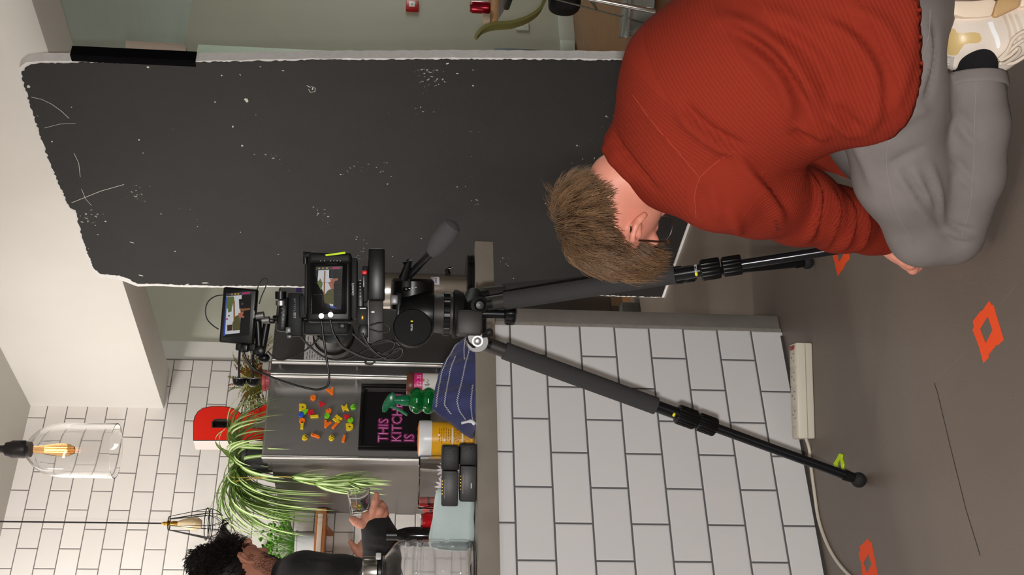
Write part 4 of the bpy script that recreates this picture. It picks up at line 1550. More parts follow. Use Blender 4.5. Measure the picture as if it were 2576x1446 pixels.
footA = pz(2160, 1207, 0.019)
footB = pz(2030, 660, 0.019)
footC = pz(2345, 590, 0.019)
apex = np.array([1.487, 2.285, 0.0])
tri = thing('tripod', (apex[0], apex[1], 0), 'black video tripod with foam covered legs and fluid head, legs spread before the tiled bar', 'tripod')
d0 = 2.70
hinge = {'A': pd(1201, 857, 2.68), 'B': pd(1192, 742, 2.80), 'C': pd(1206, 767, 2.66)}
for key, ft, XS in (('A', footA, (1222, 1272, 1650, 1702, 1750, 1754, 1800, 2128)), ('C', footC, (1226, 1274, 1698, 1762, 1812, 1816, 1866, 2310)), ('B', footB, (1215, 1270, 1648, 1690, 1716, 1719, 1745, 2006))):
    hg = hinge[key]
    Xh, Xf = im(hg)[0], im(ft)[0]

    def on_leg(X):
        lo, hi = 0.0, 1.0
        for _ in range(40):
            m_ = (lo + hi) / 2
            if im(hg + (ft - hg) * m_)[0] < X:
                lo = m_
            else:
                hi = m_
        return hg + (ft - hg) * lo
    P = [on_leg(x) for x in XS]
    ax = unit(ft - hg)
    leg = MB().tube([P[1] - ax * 0.003, P[2]], [0.0205, 0.0205], 20).build('leg', M_FOAMG, tri)
    MB().tube([P[0], P[1]], [0.0165, 0.0165], 18).build('leg_socket', M_GREYM, leg)
    fk = MB()
    sd = unit(np.cross(ax, CF))
    for sgn in (-1, 1):
        fk.tube([hg + CF * 0.016 * sgn, P[0] + CF * 0.012 * sgn + ax * 0.01], [0.009, 0.011], 10)
    fk.tube([hg - CF * 0.02, hg + CF * 0.02], 0.012, 16)
    fk.build('hinge_fork', M_BLK3, leg)
    MB().tube([P[2] - ax * 0.01, P[3] + ax * 0.01], 0.0145, 18).build('upper_tube', M_CARB, leg)
    for a, b, rr_ in ((P[3], P[4], 0.0225), (P[5], P[6], 0.0212)):
        L = np.linalg.norm(b - a)
        MB().lathe([(rr_ * 0.82, 0), (rr_, 0.004), (rr_, L - 0.003), (rr_ * 0.88, L)], a, ax, 60, amp=lambda t_, j: 1 + 0.045 * math.cos(20 * t_)).build('lock_collar', M_BLK2, leg)
    MB().tube([P[6], P[7]], 0.0112, 16).build('lower_tube', M_CARB, leg)
    MB().tube([P[7] - ax * 0.004, P[7] + ax * 0.02], [0.0135, 0.012], 14).build('end_cap', M_BLK3, leg)
    MB().ball(ft, 0.0185, n=20, m=14).build('ball_foot', M_RUB, leg)
    # maker's lettering near the upper collar
    nv = unit(-CF + CR * (0.35 if key != 'A' else -0.1) + ax * (CF @ ax))
    nv = unit(nv - ax * (nv @ ax))
    tv = unit(np.cross(ax, nv))
    q = P[3] - ax * 0.006
    if key == 'C':
        for k, ch in enumerate('MILLER'):
            an = 0.55 - 0.24 * (k + 1)
            dv = nv * math.cos(an) + tv * math.sin(an)
            tt = -unit(np.cross(ax, dv))
            text('maker_letter', ch, 0.008, q + dv * 0.0149, tt, -ax, M_WHT, leg, 0.0002, squeeze=0.8)
    if key in 'AC':
        for k in range(2):
            an = (0.62 if key == 'C' else 0.1) + 0.22 * k
            dv = nv * math.cos(an) + tv * math.sin(an)
            MB().ball(q + dv * 0.0148 - ax * 0.003, 0.0034, n=8, m=6).build('yellow_mark', M_YEL, leg)

# shoulders and bowl
bc = pd(1135, 790, 2.70)
ctr = np.array([bc[0], bc[1], 0])
zz = lambda X, d=2.70: pd(X, 790, d)[2]
Bz = np.array([bc[0], bc[1], 0.0])
MB().lathe([(0.02, zz(1180)), (0.05, zz(1165)), (0.056, zz(1150)), (0.057, zz(1142)), (0.05, zz(1138))], Bz, n=40).build('bowl', M_BLK3, tri)
cr_ = MB().lathe([(0.0455, zz(1160)), (0.047, zz(1140)), (0.046, zz(1112)), (0.043, zz(1090))], Bz, n=40)
cr_.build('leveling_base', M_GREYM, tri)
MB().lathe([(0.047, zz(1131)), (0.049, zz(1130)), (0.049, zz(1116)), (0.047, zz(1115))], Bz, n=96, amp=lambda a, j: 1 + 0.04 * (1 if math.sin(12 * a) > 0 else -0.4)).build('toothed_ring', M_BLK2, tri)
sp = MB()
for key in 'ABC':
    hg = hinge[key]
    o = np.array([bc[0], bc[1], hg[2] + 0.012])
    sp.tube([o, hg], [0.034, 0.02], 14)
sp.build('spider', M_BLK3, tri)
pl = MB()
c = (hinge['A'] + hinge['C']) / 2 - CF * 0.02
pl.pbox(1150, 1214, 779, 842, 2.625, 0.05, basis(0.15), 0.006)
pl.build('shoulder_plate', M_GREYM, tri)
lug = MB()
lug.lathe([(0.024, -0.016), (0.0255, -0.014), (0.0255, 0.014), (0.024, 0.016)], pd(1200, 858, 2.655), -CF, 28)
lug.build('hinge_lug', mat('lug_grey', (96, 94, 92), 0.4, 0.4), tri)
MB().lathe([(0.0125, 0), (0.0125, 0.004), (0.009, 0.004), (0.008, 0.002), (0.005, 0.003), (0.0045, 0.006), (0.001, 0.0065)], pd(1200, 857, 2.655) - CF * 0.016, -CF, 24).build('hinge_bolt', M_SILV, tri)
MB().lathe([(0.019, 0), (0.02, 0.012), (0.013, 0.014), (0.009, 0.02), (0.001, 0.021)], pd(1206, 767, 2.645), -CF, 24).build('hinge_bolt', M_BLK2, tri)
hk = MB()
hk.tube(smooth_path([pd(1212, 832, 2.62), pd(1214, 838, 2.62), pd(1222, 838, 2.62), pd(1224, 832, 2.62), pd(1236, 830, 2.62), pd(1237, 841, 2.62), pd(1232, 844, 2.62), pd(1213, 846, 2.62)], 4), 0.0032, 8)
hk.build('spreader_hook', M_BLK3, tri)
MB().tube([pd(1175, 848, 2.64), pd(1178, 861, 2.64), pd(1190, 872, 2.64), pd(1196, 872, 2.64)], 0.0038, 8).build('lug_clip', M_BLK3, tri)
a, b = pd(1206, 789, 2.66), pd(1272, 789, 2.66)
a[:2] = b[:2] = (a[:2] + b[:2]) / 2
MB().lathe([(0.0105, 0), (0.0105, a[2] - b[2])], b, UP, 20).build('clamp_shaft', M_BLK2, tri)
MB().lathe([(0.011, 0), (0.0115, 0.002)], a - UP * 0.004, UP, 20).build('shaft_ring', M_SILV, tri)
k0 = pd(1299, 789, 2.66)
k0[:2] = b[:2]
MB().lathe([(0.014, 0), (0.022, 0.003), (0.0235, 0.007), (0.0235, 0.021), (0.02, 0.026), (0.012, 0.028)], k0, UP, 48, amp=lambda t_, j: 1 + 0.06 * math.cos(7 * t_)).build('clamp_knob', M_BLK2, tri)
# fluid head
hd = np.array([bc[0], bc[1], 0.0])
MB().lathe([(0.043, zz(1091)), (0.05, zz(1088)), (0.052, zz(1070)), (0.048, zz(1040)), (0.04, zz(1012)), (0.036, zz(1004))], hd, n=40).build('head_body', M_BLK2, tri)
c1 = pd(1037, 762, 2.70)
MB().lathe([(0.038, -0.02), (0.05, -0.016), (0.051, 0.0), (0.05, 0.05), (0.044, 0.056)], c1 + CF * 0.02, CR, 40).build('tilt_drum', M_BLK2, tri)
c2 = pd(1038, 822, 2.625)
dg = MB()
dg.lathe([(0.036, 0.03), (0.0425, 0.026), (0.044, 0.004), (0.041, 0.0), (0.001, -0.001)], c2 + CF * 0.0, basis(0.35)[:, 1], 40)
dr_ = dg.build('drag_knob', M_BLK3, tri)
Bk = basis(0.35)
q = c2 - Bk[:, 1] * 0.0018
text('maker_name', 'MILLER', 0.0062, q - Bk[:, 2] * 0.0 - Bk[:, 0] * 0.0105 + CR * 0.0, Bk[:, 0], Bk[:, 2], M_WHT, dr_, 0.0003, 'LEFT', 0.85)
MB().box(q + Bk[:, 0] * 0.0125 + UP * 0.0022, (0.0035, 0.0012, 0.005), Bk, 0.0004).build('yellow_mark', M_YEL, dr_)
MB().lathe([(0.0, 0), (0.012, 0.001), (0.0135, 0.008), (0.012, 0.016), (0.001, 0.018)][::-1], pd(1010, 812, 2.655), -CF, 24).build('brake_knob', mat('smoked_cap', (90, 86, 84), 0.25), tri)
MB().lathe([(0.007, 0), (0.008, 0.002), (0.008, 0.012), (0.004, 0.014)], pd(1010, 853, 2.66), basis(0.9)[:, 1] * -1, 16).build('brake_lever', M_BLK2, tri)
MB().pbox(996, 1010, 735, 828, 2.655, 0.075, basis(0.1), 0.003).build('head_plate', M_BLK2, tri)
MB().pbox(983, 1001, 742, 764, 2.63, 0.03, basis(0.1), 0.002).build('plate_lock', M_GREY2, tri)
mk = MB()
for k in range(4):
    mk.box(pd(1022 + 8 * k, 727 - 1.5 * k, 2.642), (0.0012, 0.001, 0.004), basis(0.1))
for k, (X, Y) in enumerate(((1042, 783), (1056, 787), (1066, 789))):
    mk.box(pd(X, Y, 2.644), (0.0045, 0.001, 0.0018), basis(0.1))
mk.build('scale_marks', M_WHT, tri)
# pan handle
rd = MB()
rd.tube(smooth_path([pd(1018, 704, 2.66), pd(1040, 682, 2.63), pd(1066, 655, 2.6), pd(1096, 624, 2.57)], 4), 0.0085, 14)
ph = rd.build('pan_handle', M_CARB, tri)
MB().tube([pd(1084, 636, 2.575), pd(1091, 629, 2.57), pd(1104, 610, 2.565), pd(1126, 582, 2.555), pd(1139, 567, 2.55), pd(1144, 561, 2.548)], [0.012, 0.0185, 0.0235, 0.0245, 0.0205, 0.009], 24).build('foam_grip', mat('grey_foam', (74, 73, 74), 0.95, bump=0.25, bump_scale=350), ph)
MB().pbox(1012, 1034, 686, 724, 2.635, 0.05, basis(0.2), 0.006).build('handle_clamp', M_BLK3, ph)
MB().tube([pd(1016, 700, 2.64), pd(1030, 655, 2.62), pd(1014, 662, 2.62)], [0.012, 0.007, 0.004], 10).build('clamp_lever', M_BLK2, ph)

# --- cinema camera, seen from behind
Bc = basis(0.06, 0.02, -0.03)
camt = thing('cinema_camera', pd(965, 745, 2.66), 'black cinema camera with a lit rear screen mounted on the tripod head', 'camera')
body = MB()
body.pbox(772, 886, 640, 812, 2.60, 0.13, Bc, 0.01, 3)
body.build('body', M_BLK2, camt)
MB().pbox(776, 884, 634, 662, 2.592, 0.03, Bc, 0.008, 3).build('side_grip', M_BLK3, camt)
bz = MB()
dS = 2.594


def screen(parent, TL, TR, BR, BL, d, items, name, M_frame=None):
    """A lit screen with four pixel corners; items: (material, polygon in 0..1 screen space, across and down)."""
    Q = [pd(x, y, d) for x, y in (TL, TR, BR, BL)]
    S = lambda s_, t_: (Q[0] * (1 - s_) + Q[1] * s_) * (1 - t_) + (Q[3] * (1 - s_) + Q[2] * s_) * t_
    nn = unit(np.cross(Q[1] - Q[0], Q[3] - Q[0]))
    if nn @ CF > 0:
        nn = -nn
    m_, ms = MB(), []
    for k, (mm, poly) in enumerate(items):
        if mm not in ms:
            ms.append(mm)
        m_.m = ms.index(mm)
        V = [S(a, b) + nn * (0.00012 * (k + 1)) for a, b in poly]
        m_.add(V, [tuple(range(len(V)))])
    o = m_.build(name, ms, parent, fix=False, sharp=0)
    return o, S, nn


def lit(name, c, k=0.55):
    return mat(name, (8, 8, 8), 0.25, emit=c, emit_k=k)


SW, SB, SG, SWD, SO, SK, SF, SPK, SYL, SGY, SH = (lit('screen_white', (226, 228, 230)), lit('screen_blue', (60, 90, 190)), lit('screen_green', (104, 120, 60)), lit('screen_wood', (150, 96, 50)), lit('screen_olive', (96, 92, 50)),
     lit('screen_black', (9, 9, 10), 0.5), lit('screen_flesh', (190, 110, 80)), lit('screen_pink', (190, 50, 110)), lit('screen_amber', (210, 170, 60)), lit('screen_grey', (70, 70, 72)), lit('screen_brown', (70, 40, 26)))
rect = lambda a, b, c, d: [(a, c), (b, c), (b, d), (a, d)]
PIC = [(SK, rect(0, 1, 0, 1)), (SW, rect(0.06, 0.93, 0.1, 0.72)), (SB, [(0.06, 0.1), (0.09, 0.1), (0.07, 0.9), (0.02, 0.9)]), (SWD, [(0.1, 0.36), (0.9, 0.33), (0.9, 0.37), (0.1, 0.41)]), (SG, [(0.44, 0.1), (0.62, 0.08), (0.72, 0.2), (0.6, 0.3), (0.45, 0.26)]),
       (SGY, rect(0.3, 0.4, 0.14, 0.2)), (SPK, rect(0.2, 0.24, 0.16, 0.2)), (SK, [(0.72, 0.52), (0.93, 0.5), (0.93, 0.92), (0.7, 0.9)]), (SGY, rect(0.76, 0.9, 0.6, 0.62)), (SO, [(0.14, 0.42), (0.3, 0.36), (0.44, 0.5), (0.5, 0.72), (0.12, 0.74)]),
       (SH, [(0.1, 0.18), (0.24, 0.16), (0.26, 0.34), (0.12, 0.36)]), (SF, [(0.46, 0.62), (0.62, 0.5), (0.68, 0.7), (0.5, 0.78)]), (SK, [(0.06, 0.74), (0.6, 0.7), (0.72, 0.86), (0.7, 1.0), (0.0, 1.0)]), (SF, [(0.64, 0.6), (0.7, 0.55), (0.72, 0.84), (0.67, 0.84)]),
       (SGY, [(0.915, 0.0), (1.0, 0.0), (1.0, 1.0), (0.925, 1.0)]), (SPK, rect(0.935, 0.98, 0.62, 0.9)), (SYL, rect(0.945, 0.975, 0.1, 0.16)), (SYL, rect(0.945, 0.975, 0.24, 0.3)), (SYL, rect(0.945, 0.975, 0.38, 0.46))]
MB().pbox(781, 872, 660, 790, 2.596, 0.012, Bc, 0.004).build('screen_bezel', mat('bezel_black', (10, 10, 11), 0.15), camt)
# corners in upright order: top-left, top-right, bottom-right, bottom-left
o, S, nn = screen(camt, (786, 777), (795, 671), (862, 669), (858, 778), 2.5945, PIC, 'rear_screen')
gl = MB()
for a, b, c_, d_ in ((0.06, 0.92, 0.33, 0.336), (0.06, 0.92, 0.66, 0.666), (0.34, 0.345, 0.02, 0.98), (0.62, 0.625, 0.02, 0.98)):
    V = [S(x, y) + nn * 0.0032 for x, y in rect(a, b, c_, d_)]
    gl.add(V, [(0, 1, 2, 3)])
gl.build('guide_lines', SGY, o, fix=False, sharp=0)
top = MB()
for k, X in enumerate((807, 816, 832, 840, 848, 856)):
    top.box(pd(X, 656, 2.59), (0.0016, 0.001, 0.0016), Bc)
top.build('button_marks', M_WHT, camt)
MB().pbox(766, 776, 640, 790, 2.605, 0.11, Bc, 0.002).build('top_cage', M_BLK3, camt)
MB().pbox(764, 800, 632, 648, 2.6, 0.05, Bc, 0.004).build('cage_corner', M_BLK2, camt)
MB().tube([pd(768, 632, 2.61), pd(768, 664, 2.61)], 0.0055, 12).build('cage_rod', M_BLK2, camt)
tpb = MB()
tpb.add([pd(818, 640, 2.589), pd(868, 633, 2.589), pd(869, 638, 2.589), pd(820, 644, 2.589)], [(0, 1, 2, 3)])
tpb.add([pd(818, 640, 2.589) + CF * 0.04, pd(868, 633, 2.589) + CF * 0.04, pd(818, 640, 2.589), pd(868, 633, 2.589)], [(0, 1, 3, 2)])
tpb.build('neon_tape', M_NEON, camt, fix=False, sharp=0)
MB().pbox(884, 898, 648, 800, 2.61, 0.11, Bc, 0.002).build('base_cage', M_BLK3, camt)
text('canvate_mark', 'CANVATE', 0.0068, pd(890.5, 743, 2.607), Bc[:, 0], Bc[:, 2], M_WHT, camt, 0.0003, 'LEFT', 0.9)
mp = MB()
mp.pbox(898, 915, 706, 800, 2.62, 0.06, Bc, 0.003)
mp.build('battery_plate', M_BLK2, camt)
dots = MB()
for k in range(6):
    dots.box(pd(906, 702 + 8 * k + 3, 2.619), (0.002, 0.0012, 0.0025), Bc)
dots.build('plate_holes', M_GREY2, camt)
bp = MB()
bp.pbox(926, 968, 624, 756, 2.62, 0.07, Bc, 0.005)
bs = bp.build('sliding_plate', M_BLK2, camt)
MB().pbox(926, 964, 756, 862, 2.63, 0.075, Bc, 0.003).build('plate_tail', M_GREYM, bs)
MB().pbox(924, 928, 753, 862, 2.625, 0.05, Bc, 0.0005).build('plate_edge', M_GREY2, bs)
MB().pbox(934, 942, 782, 787, 2.629, 0.004, Bc, 0.0005).build('badge', M_WHT, bs)
MB().pbox(911, 923, 680, 690, 2.612, 0.012, Bc, 0.002).build('red_catch', mat('red_catch_paint', (225, 24, 34), 0.4), camt)
MB().pbox(913, 917, 694, 722, 2.615, 0.006, Bc, 0.0008).build('lever', M_GREY2, camt)
MB().pbox(912, 926, 668, 760, 2.625, 0.05, Bc, 0.003).build('quick_release', M_BLK3, camt)
MB().pbox(897, 925, 770, 818, 2.605, 0.04, Bc, 0.003).build('power_box', M_BLK3, camt)
MB().ball(pd(912, 798, 2.603), (0.006, 0.002, 0.0035), Bc).build('brass_button', M_GOLD, camt)
MB().pbox(905, 921, 774, 777, 2.603, 0.004, Bc, 0.0003).build('label_strip', M_WHT, camt)
MB().pbox(902, 926, 814, 850, 2.612, 0.024, Bc, 0.003).build('power_plug', M_BLK2, camt)
# lens and round barrel showing beside the body
lc = pd(838, 834, 2.78)
MB().lathe([(0.02, -0.05), (0.043, -0.045), (0.046, -0.02), (0.046, 0.02), (0.043, 0.024), (0.05, 0.03), (0.05, 0.06), (0.046, 0.062)], lc, basis(0.35)[:, 1], 40).build('lens', M_BLK2, camt)
MB().pbox(765, 875, 806, 842, 2.63, 0.09, Bc, 0.006).build('side_module', M_BLK3, camt)
bar_ = MB().pbox(852, 868, 812, 826, 2.622, 0.02, Bc, 0.002)
bar_.build('side_connector', M_BLK2, camt)
for Xc, Yc in ((808, 794), (831, 791)):
    MB().lathe([(0.006, 0), (0.0068, 0.002), (0.0068, 0.012), (0.006, 0.014)], pd(Xc, Yc, 2.598), -CF - UP * 0.1, 18).build('plug', M_SILV, camt)
# top handle with clamp
hb = MB()
hb.pbox(698, 722, 745, 834, 2.63, 0.045, basis(0.06, 0, 0.05), 0.006)
hn = hb.build('top_handle', M_BLK2, camt)
MB().pbox(724, 760, 736, 846, 2.64, 0.06, Bc, 0.004).build('handle_mount', M_BLK3, hn)
MB().tube([pd(706, 733, 2.625), pd(706, 752, 2.625)], 0.0125, 18).build('handle_end', M_BLK2, hn)
MB().tube([pd(707, 756, 2.62), pd(707, 768, 2.62)], 0.0122, 18).build('silver_clamp', M_SILV, hn)
hl = MB()
for k in range(5):
    hl.tube([pd(711, 774 + 11 * k, 2.628), pd(711, 777 + 11 * k, 2.628)], 0.004, 8)
hl.build('handle_holes', M_GREY2, hn)
for k, ch in enumerate('COSTARLUM'):
    text('handle_letter', ch, 0.007, pd(744, 800 - 5.6 * k, 2.637), Bc[:, 0], Bc[:, 2], lit('pale_blue_mark', (120, 170, 200), 0.15) if k > 2 else M_WHT, hn, 0.0003, 'LEFT', 0.8)
MB().pbox(718, 732, 822, 838, 2.62, 0.03, Bc, 0.003).build('grey_clamp', M_GREY2, hn)
MB().pbox(722, 733, 842, 850, 2.62, 0.02, Bc, 0.002).build('grey_clamp', M_GREY2, hn)
MB().pbox(730, 780, 805, 842, 2.65, 0.04, Bc, 0.004).build('side_arm', M_BLK3, hn)
MB().pbox(752, 772, 742, 800, 2.64, 0.05, Bc, 0.003).build('cage_riser', M_BLK3, camt)

# --- monitor on its arm above the camera
mt = thing('field_monitor', pd(700, 800, 2.62), 'small black field monitor with a lit picture on an arm above the camera', 'monitor')
dm = 2.60
Q = [pd(x, y, dm) for x, y in ((550, 867), (561, 729), (647, 720), (635, 863))]
nn = unit(np.cross(Q[1] - Q[0], Q[3] - Q[0]))
if nn @ CF < 0:
    nn = -nn
ctrm = sum(Q) / 4
ex_, ez_ = unit(Q[1] - Q[0] + Q[2] - Q[3]), unit(Q[0] - Q[3] + Q[1] - Q[2])
Bm = np.stack([ex_, np.cross(ez_, ex_), unit(np.cross(ex_, np.cross(ez_, ex_)))], 1)
if Bm[:, 1] @ CF < 0:
    Bm[:, 1] *= -1
w_, h_ = np.linalg.norm(Q[1] - Q[0] + Q[2] - Q[3]) / 2, np.linalg.norm(Q[0] - Q[3] + Q[1] - Q[2]) / 2
MB().box(ctrm + Bm[:, 1] * 0.012, (w_, 0.022, h_), Bm, 0.005, 3).build('housing', M_BLK2, mt)
MB().box(ctrm + Bm[:, 1] * 0.03 + Bm[:, 2] * -0.002, (w_ * 0.8, 0.02, h_ * 0.75), Bm, 0.006).build('rear_case', M_BLK3, mt)
PIC2 = [(SK, rect(0, 1, 0, 1)), (SW, rect(0.0, 1, 0.18, 0.86)), (SG, [(0.5, 0.18), (0.95, 0.18), (0.95, 0.26), (0.8, 0.3), (0.6, 0.42), (0.5, 0.36)]), (SB, [(0.0, 0.18), (0.03, 0.18), (0.02, 0.8), (0.0, 0.8)]), (SWD, [(0.05, 0.3), (0.72, 0.26), (0.72, 0.3), (0.05, 0.36)]), (SWD, rect(0.6, 0.95, 0.36, 0.42)),
        (SK, [(0.62, 0.56), (0.9, 0.5), (0.92, 0.86), (0.66, 0.9)]), (SGY, rect(0.7, 0.84, 0.6, 0.64)), (SPK, rect(0.46, 0.5, 0.26, 0.31)), (SH, [(0.06, 0.3), (0.2, 0.28), (0.2, 0.46), (0.07, 0.48)]), (SO, [(0.16, 0.5), (0.32, 0.42), (0.46, 0.56), (0.46, 0.86), (0.14, 0.84)]),
        (SF, [(0.44, 0.6), (0.58, 0.66), (0.62, 0.92), (0.52, 0.96), (0.56, 0.76), (0.43, 0.7)]), (SK, [(0.06, 0.86), (0.46, 0.8), (0.62, 0.98), (0.62, 1.0), (0.0, 1.0)]), (SK, [(0.22, 0.86), (0.5, 0.74), (0.56, 1), (0.2, 1)]),
        (SGY, rect(0.0, 1, 0.13, 0.18)), (SK, rect(0.0, 1, 0.0, 0.13))]
# upright order: TL, TR, BR, BL
o, S, n2 = screen(mt, (562, 849), (569, 738), (633, 732), (627, 843), dm - 0.0008, [(m_, [(b if False else a, b) for a, b in poly]) for m_, poly in [
    (SK, rect(0, 1, 0, 1)), (SGY, rect(0.93, 1, 0, 1)), (SW, [(0.07, 0.0), (0.93, 0.0), (0.93, 0.62), (0.07, 0.62)]), (SB, [(0.04, 0.0), (0.92, 0.0), (0.92, 0.05), (0.04, 0.06)]), (SG, [(0.66, 0.06), (0.92, 0.05), (0.92, 0.3), (0.86, 0.34), (0.7, 0.28), (0.62, 0.2)]),
    (SWD, [(0.34, 0.36), (0.82, 0.3), (0.82, 0.36), (0.34, 0.42)]), (SG, [(0.56, 0.12), (0.8, 0.1), (0.74, 0.26), (0.58, 0.26)]), (SK, [(0.62, 0.56), (0.84, 0.52), (0.84, 0.98), (0.66, 0.98)]), (SGY, rect(0.7, 0.76, 0.62, 0.7)), (SWD, [(0.56, 0.6), (0.62, 0.58), (0.62, 0.98), (0.58, 0.98)]),
    (SPK, rect(0.4, 0.43, 0.06, 0.14)), (SK, rect(0.47, 0.5, 0.14, 0.2)), (SH, [(0.14, 0.14), (0.28, 0.12), (0.28, 0.32), (0.15, 0.34)]), (SO, [(0.14, 0.36), (0.3, 0.32), (0.46, 0.42), (0.5, 0.6), (0.14, 0.64)]),
    (SF, [(0.42, 0.58), (0.52, 0.52), (0.56, 0.74), (0.48, 0.72)]), (SK, [(0.0, 0.66), (0.16, 0.62), (0.48, 0.7), (0.58, 1.0), (0.0, 1.0)]), (SF, [(0.44, 0.6), (0.5, 0.62), (0.44, 0.78), (0.4, 0.74)]), (SYL, rect(0.945, 0.985, 0.22, 0.26)), (SYL, rect(0.945, 0.985, 0.34, 0.4)), (SYL, rect(0.945, 0.985, 0.46, 0.52)), (SPK, rect(0.945, 0.985, 0.64, 0.95))]], 'screen')
text('monitor_mark', 'PORTKEYS', 0.0042, pd(640, 800, dm - 0.0006), ex_, ez_, M_WHT, mt, 0.0002, 'LEFT', 0.85)
am = MB()
am.pbox(645, 690, 798, 812, 2.62, 0.03, basis(0, 0, 0.12), 0.004)
am.tube([pd(648, 800, 2.63), pd(652, 876, 2.63)], 0.0085, 14)
am.tube([pd(672, 806, 2.64), pd(660, 876, 2.64)], 0.0085, 14)
am.tube([pd(688, 802, 2.64), pd(704, 800, 2.64)], 0.008, 14)
ar = am.build('support_arm', M_BLK2, mt)
for a, b in (((644, 795, 2.615), (664, 792, 2.615)), ((660, 806, 2.615), (678, 804, 2.615))):
    MB().tube([pd(*a), pd(*b)], 0.0085, 16).build('chrome_collar', M_SILV, ar)
MB().lathe([(0.011, 0), (0.012, 0.004), (0.012, 0.02), (0.009, 0.022)], pd(655, 882, 2.63), -CF, 20).build('arm_knob', M_BLK2, ar)
MB().ball(pd(664, 900, 2.635), (0.011, 0.011, 0.013)).build('arm_ball', M_BLK2, ar)
for X, d_ in ((602, 2.60), (637, 2.605)):
    an = MB().tube([pd(X + 2, 866, d_ + 0.015), pd(X, 900, d_ + 0.005), pd(X - 1, 953, d_)], 0.0026, 10).build('antenna', M_BLK2, mt)
    ax = unit(pd(X, 980, d_) - pd(X, 950, d_))
    MB().lathe([(0.0135, -0.001), (0.0152, 0.001), (0.0152, 0.003), (0.0135, 0.012), (0.008, 0.018), (0.001, 0.0195)], pd(X, 951, d_), ax, 28).build('antenna_head', mat('gloss_black', (14, 14, 15), 0.12), an)
    MB().tube([pd(X, 950.3, d_), pd(X, 951.6, d_)], 0.0153, 28).build('antenna_rim', M_GREY2, an)
MB().pbox(592, 610, 862, 882, 2.605, 0.02, Bm, 0.003).build('antenna_block', M_BLK3, mt)
MB().pbox(604, 622, 866, 886, 2.598, 0.02, Bm, 0.002).build('plug_block', M_BLK2, mt)
MB().pbox(624, 642, 864, 884, 2.605, 0.02, Bm, 0.003).build('antenna_block', M_BLK3, mt)

# --- cables
M_CAB = mat('black_cable', (28, 27, 27), 0.35)


def cable(pts, r, d, label, name='video_cable', group=None):
    P = [pd(q[0], q[1], q[2] if len(q) > 2 else d) for q in pts]
    return tag(MB().tube(smooth_path(P, 7), r, 8).build(name, M_CAB, sharp=0), label, 'cable', group)


cable([(612, 884), (620, 905), (640, 928), (668, 942), (700, 955), (740, 968), (775, 977), (800, 980), (822, 972), (828, 955), (826, 930), (821, 900), (817, 870), (812, 835), (809, 806)], 0.0027, 2.59, 'long black cable running from the monitor down in a loop to the camera plug')
cable([(831, 803), (836, 830), (846, 852), (862, 872), (885, 884), (905, 894), (935, 902), (965, 900), (985, 890), (998, 876), (1012, 878), (1008, 896), (985, 905), (955, 895), (930, 872), (916, 850), (912, 838)], 0.0026, 2.59, 'black cable coiled in a figure of eight under the camera')
cable([(757, 846), (770, 862), (795, 885), (820, 900), (850, 905), (880, 900), (910, 886), (940, 868), (960, 862), (985, 858), (1003, 866), (1000, 882), (975, 890), (945, 884), (920, 868), (902, 852), (886, 838)], 0.0024, 2.63, 'thin black cable tied in a bundle beside the round lens')
cable([(575, 742), (545, 744), (524, 758), (517, 780), (521, 802), (535, 818), (550, 828)], 0.0014, 2.625, 'thin black wire arching above the monitor')
cable([(646, 730), (654, 710), (664, 700), (672, 705), (668, 722), (658, 745), (652, 764)], 0.0014, 2.625, 'thin black wire looping at the right edge of the monitor')
cable([(922, 880), (945, 862), (970, 856), (992, 862), (986, 878), (960, 890), (935, 900), (918, 912), (935, 916), (950, 900)], 0.002, 2.60, 'thin black cable loop hanging lowest under the sliding plate')
cable([(674, 884), (690, 900), (705, 905), (730, 900), (760, 886), (785, 868), (806, 846), (812, 842)], 0.0018, 2.63, 'thin black cable hanging between monitor arm and camera side')
cable([(932, 818), (955, 812), (972, 816), (980, 828), (972, 836), (950, 834), (930, 828)], 0.0018, 2.61, 'short black cable loop beside the sliding plate')

# ================================================================ THE KNEELING PERSON IN THE RUST SWEATER


def join(parts):
    V, F, o = [], [], 0
    for v, f in parts:
        V.append(v)
        F.extend([tuple(int(i) + o for i in q) for q in f])
        o += len(v)
    return np.concatenate(V), F


def body_obj(name, V, F, m, parent, sharp=0, attrs=None, extra=None):
    mb = MB()
    mb.add(V, [tuple(int(i) for i in f) for f in F])
    if extra:
        mb.m = 1
        for fn in extra:
            fn(mb)
    if attrs and extra:
        attrs = {k: np.concatenate([a, np.zeros(len(mb.v) - len(a))]) for k, a in attrs.items()}
    return mb.build(name, m, parent, sharp=sharp, attrs=attrs, fix=False)


def bvh_of(V, F):
    return BVHTree.FromPolygons([Vector(p) for p in V], [tuple(int(i) for i in f) for f in F])


def on_surf(bv, X, Y, off=0.0):
    r = unit(ray(X, Y))
    hit = bv.ray_cast(Vector(EYE), Vector(r))
    if hit[0] is None:
        return None, None
    n = np.array(hit[1])
    if n @ r > 0:
        n = -n
    return np.array(hit[0]) + n * off, n


def inside(poly, x, y):
    c = False
    for i in range(len(poly)):
        (x0, y0), (x1, y1) = poly[i - 1], poly[i]
        if (y0 > y) != (y1 > y) and x < (x1 - x0) * (y - y0) / (y1 - y0) + x0:
            c = not c
    return c


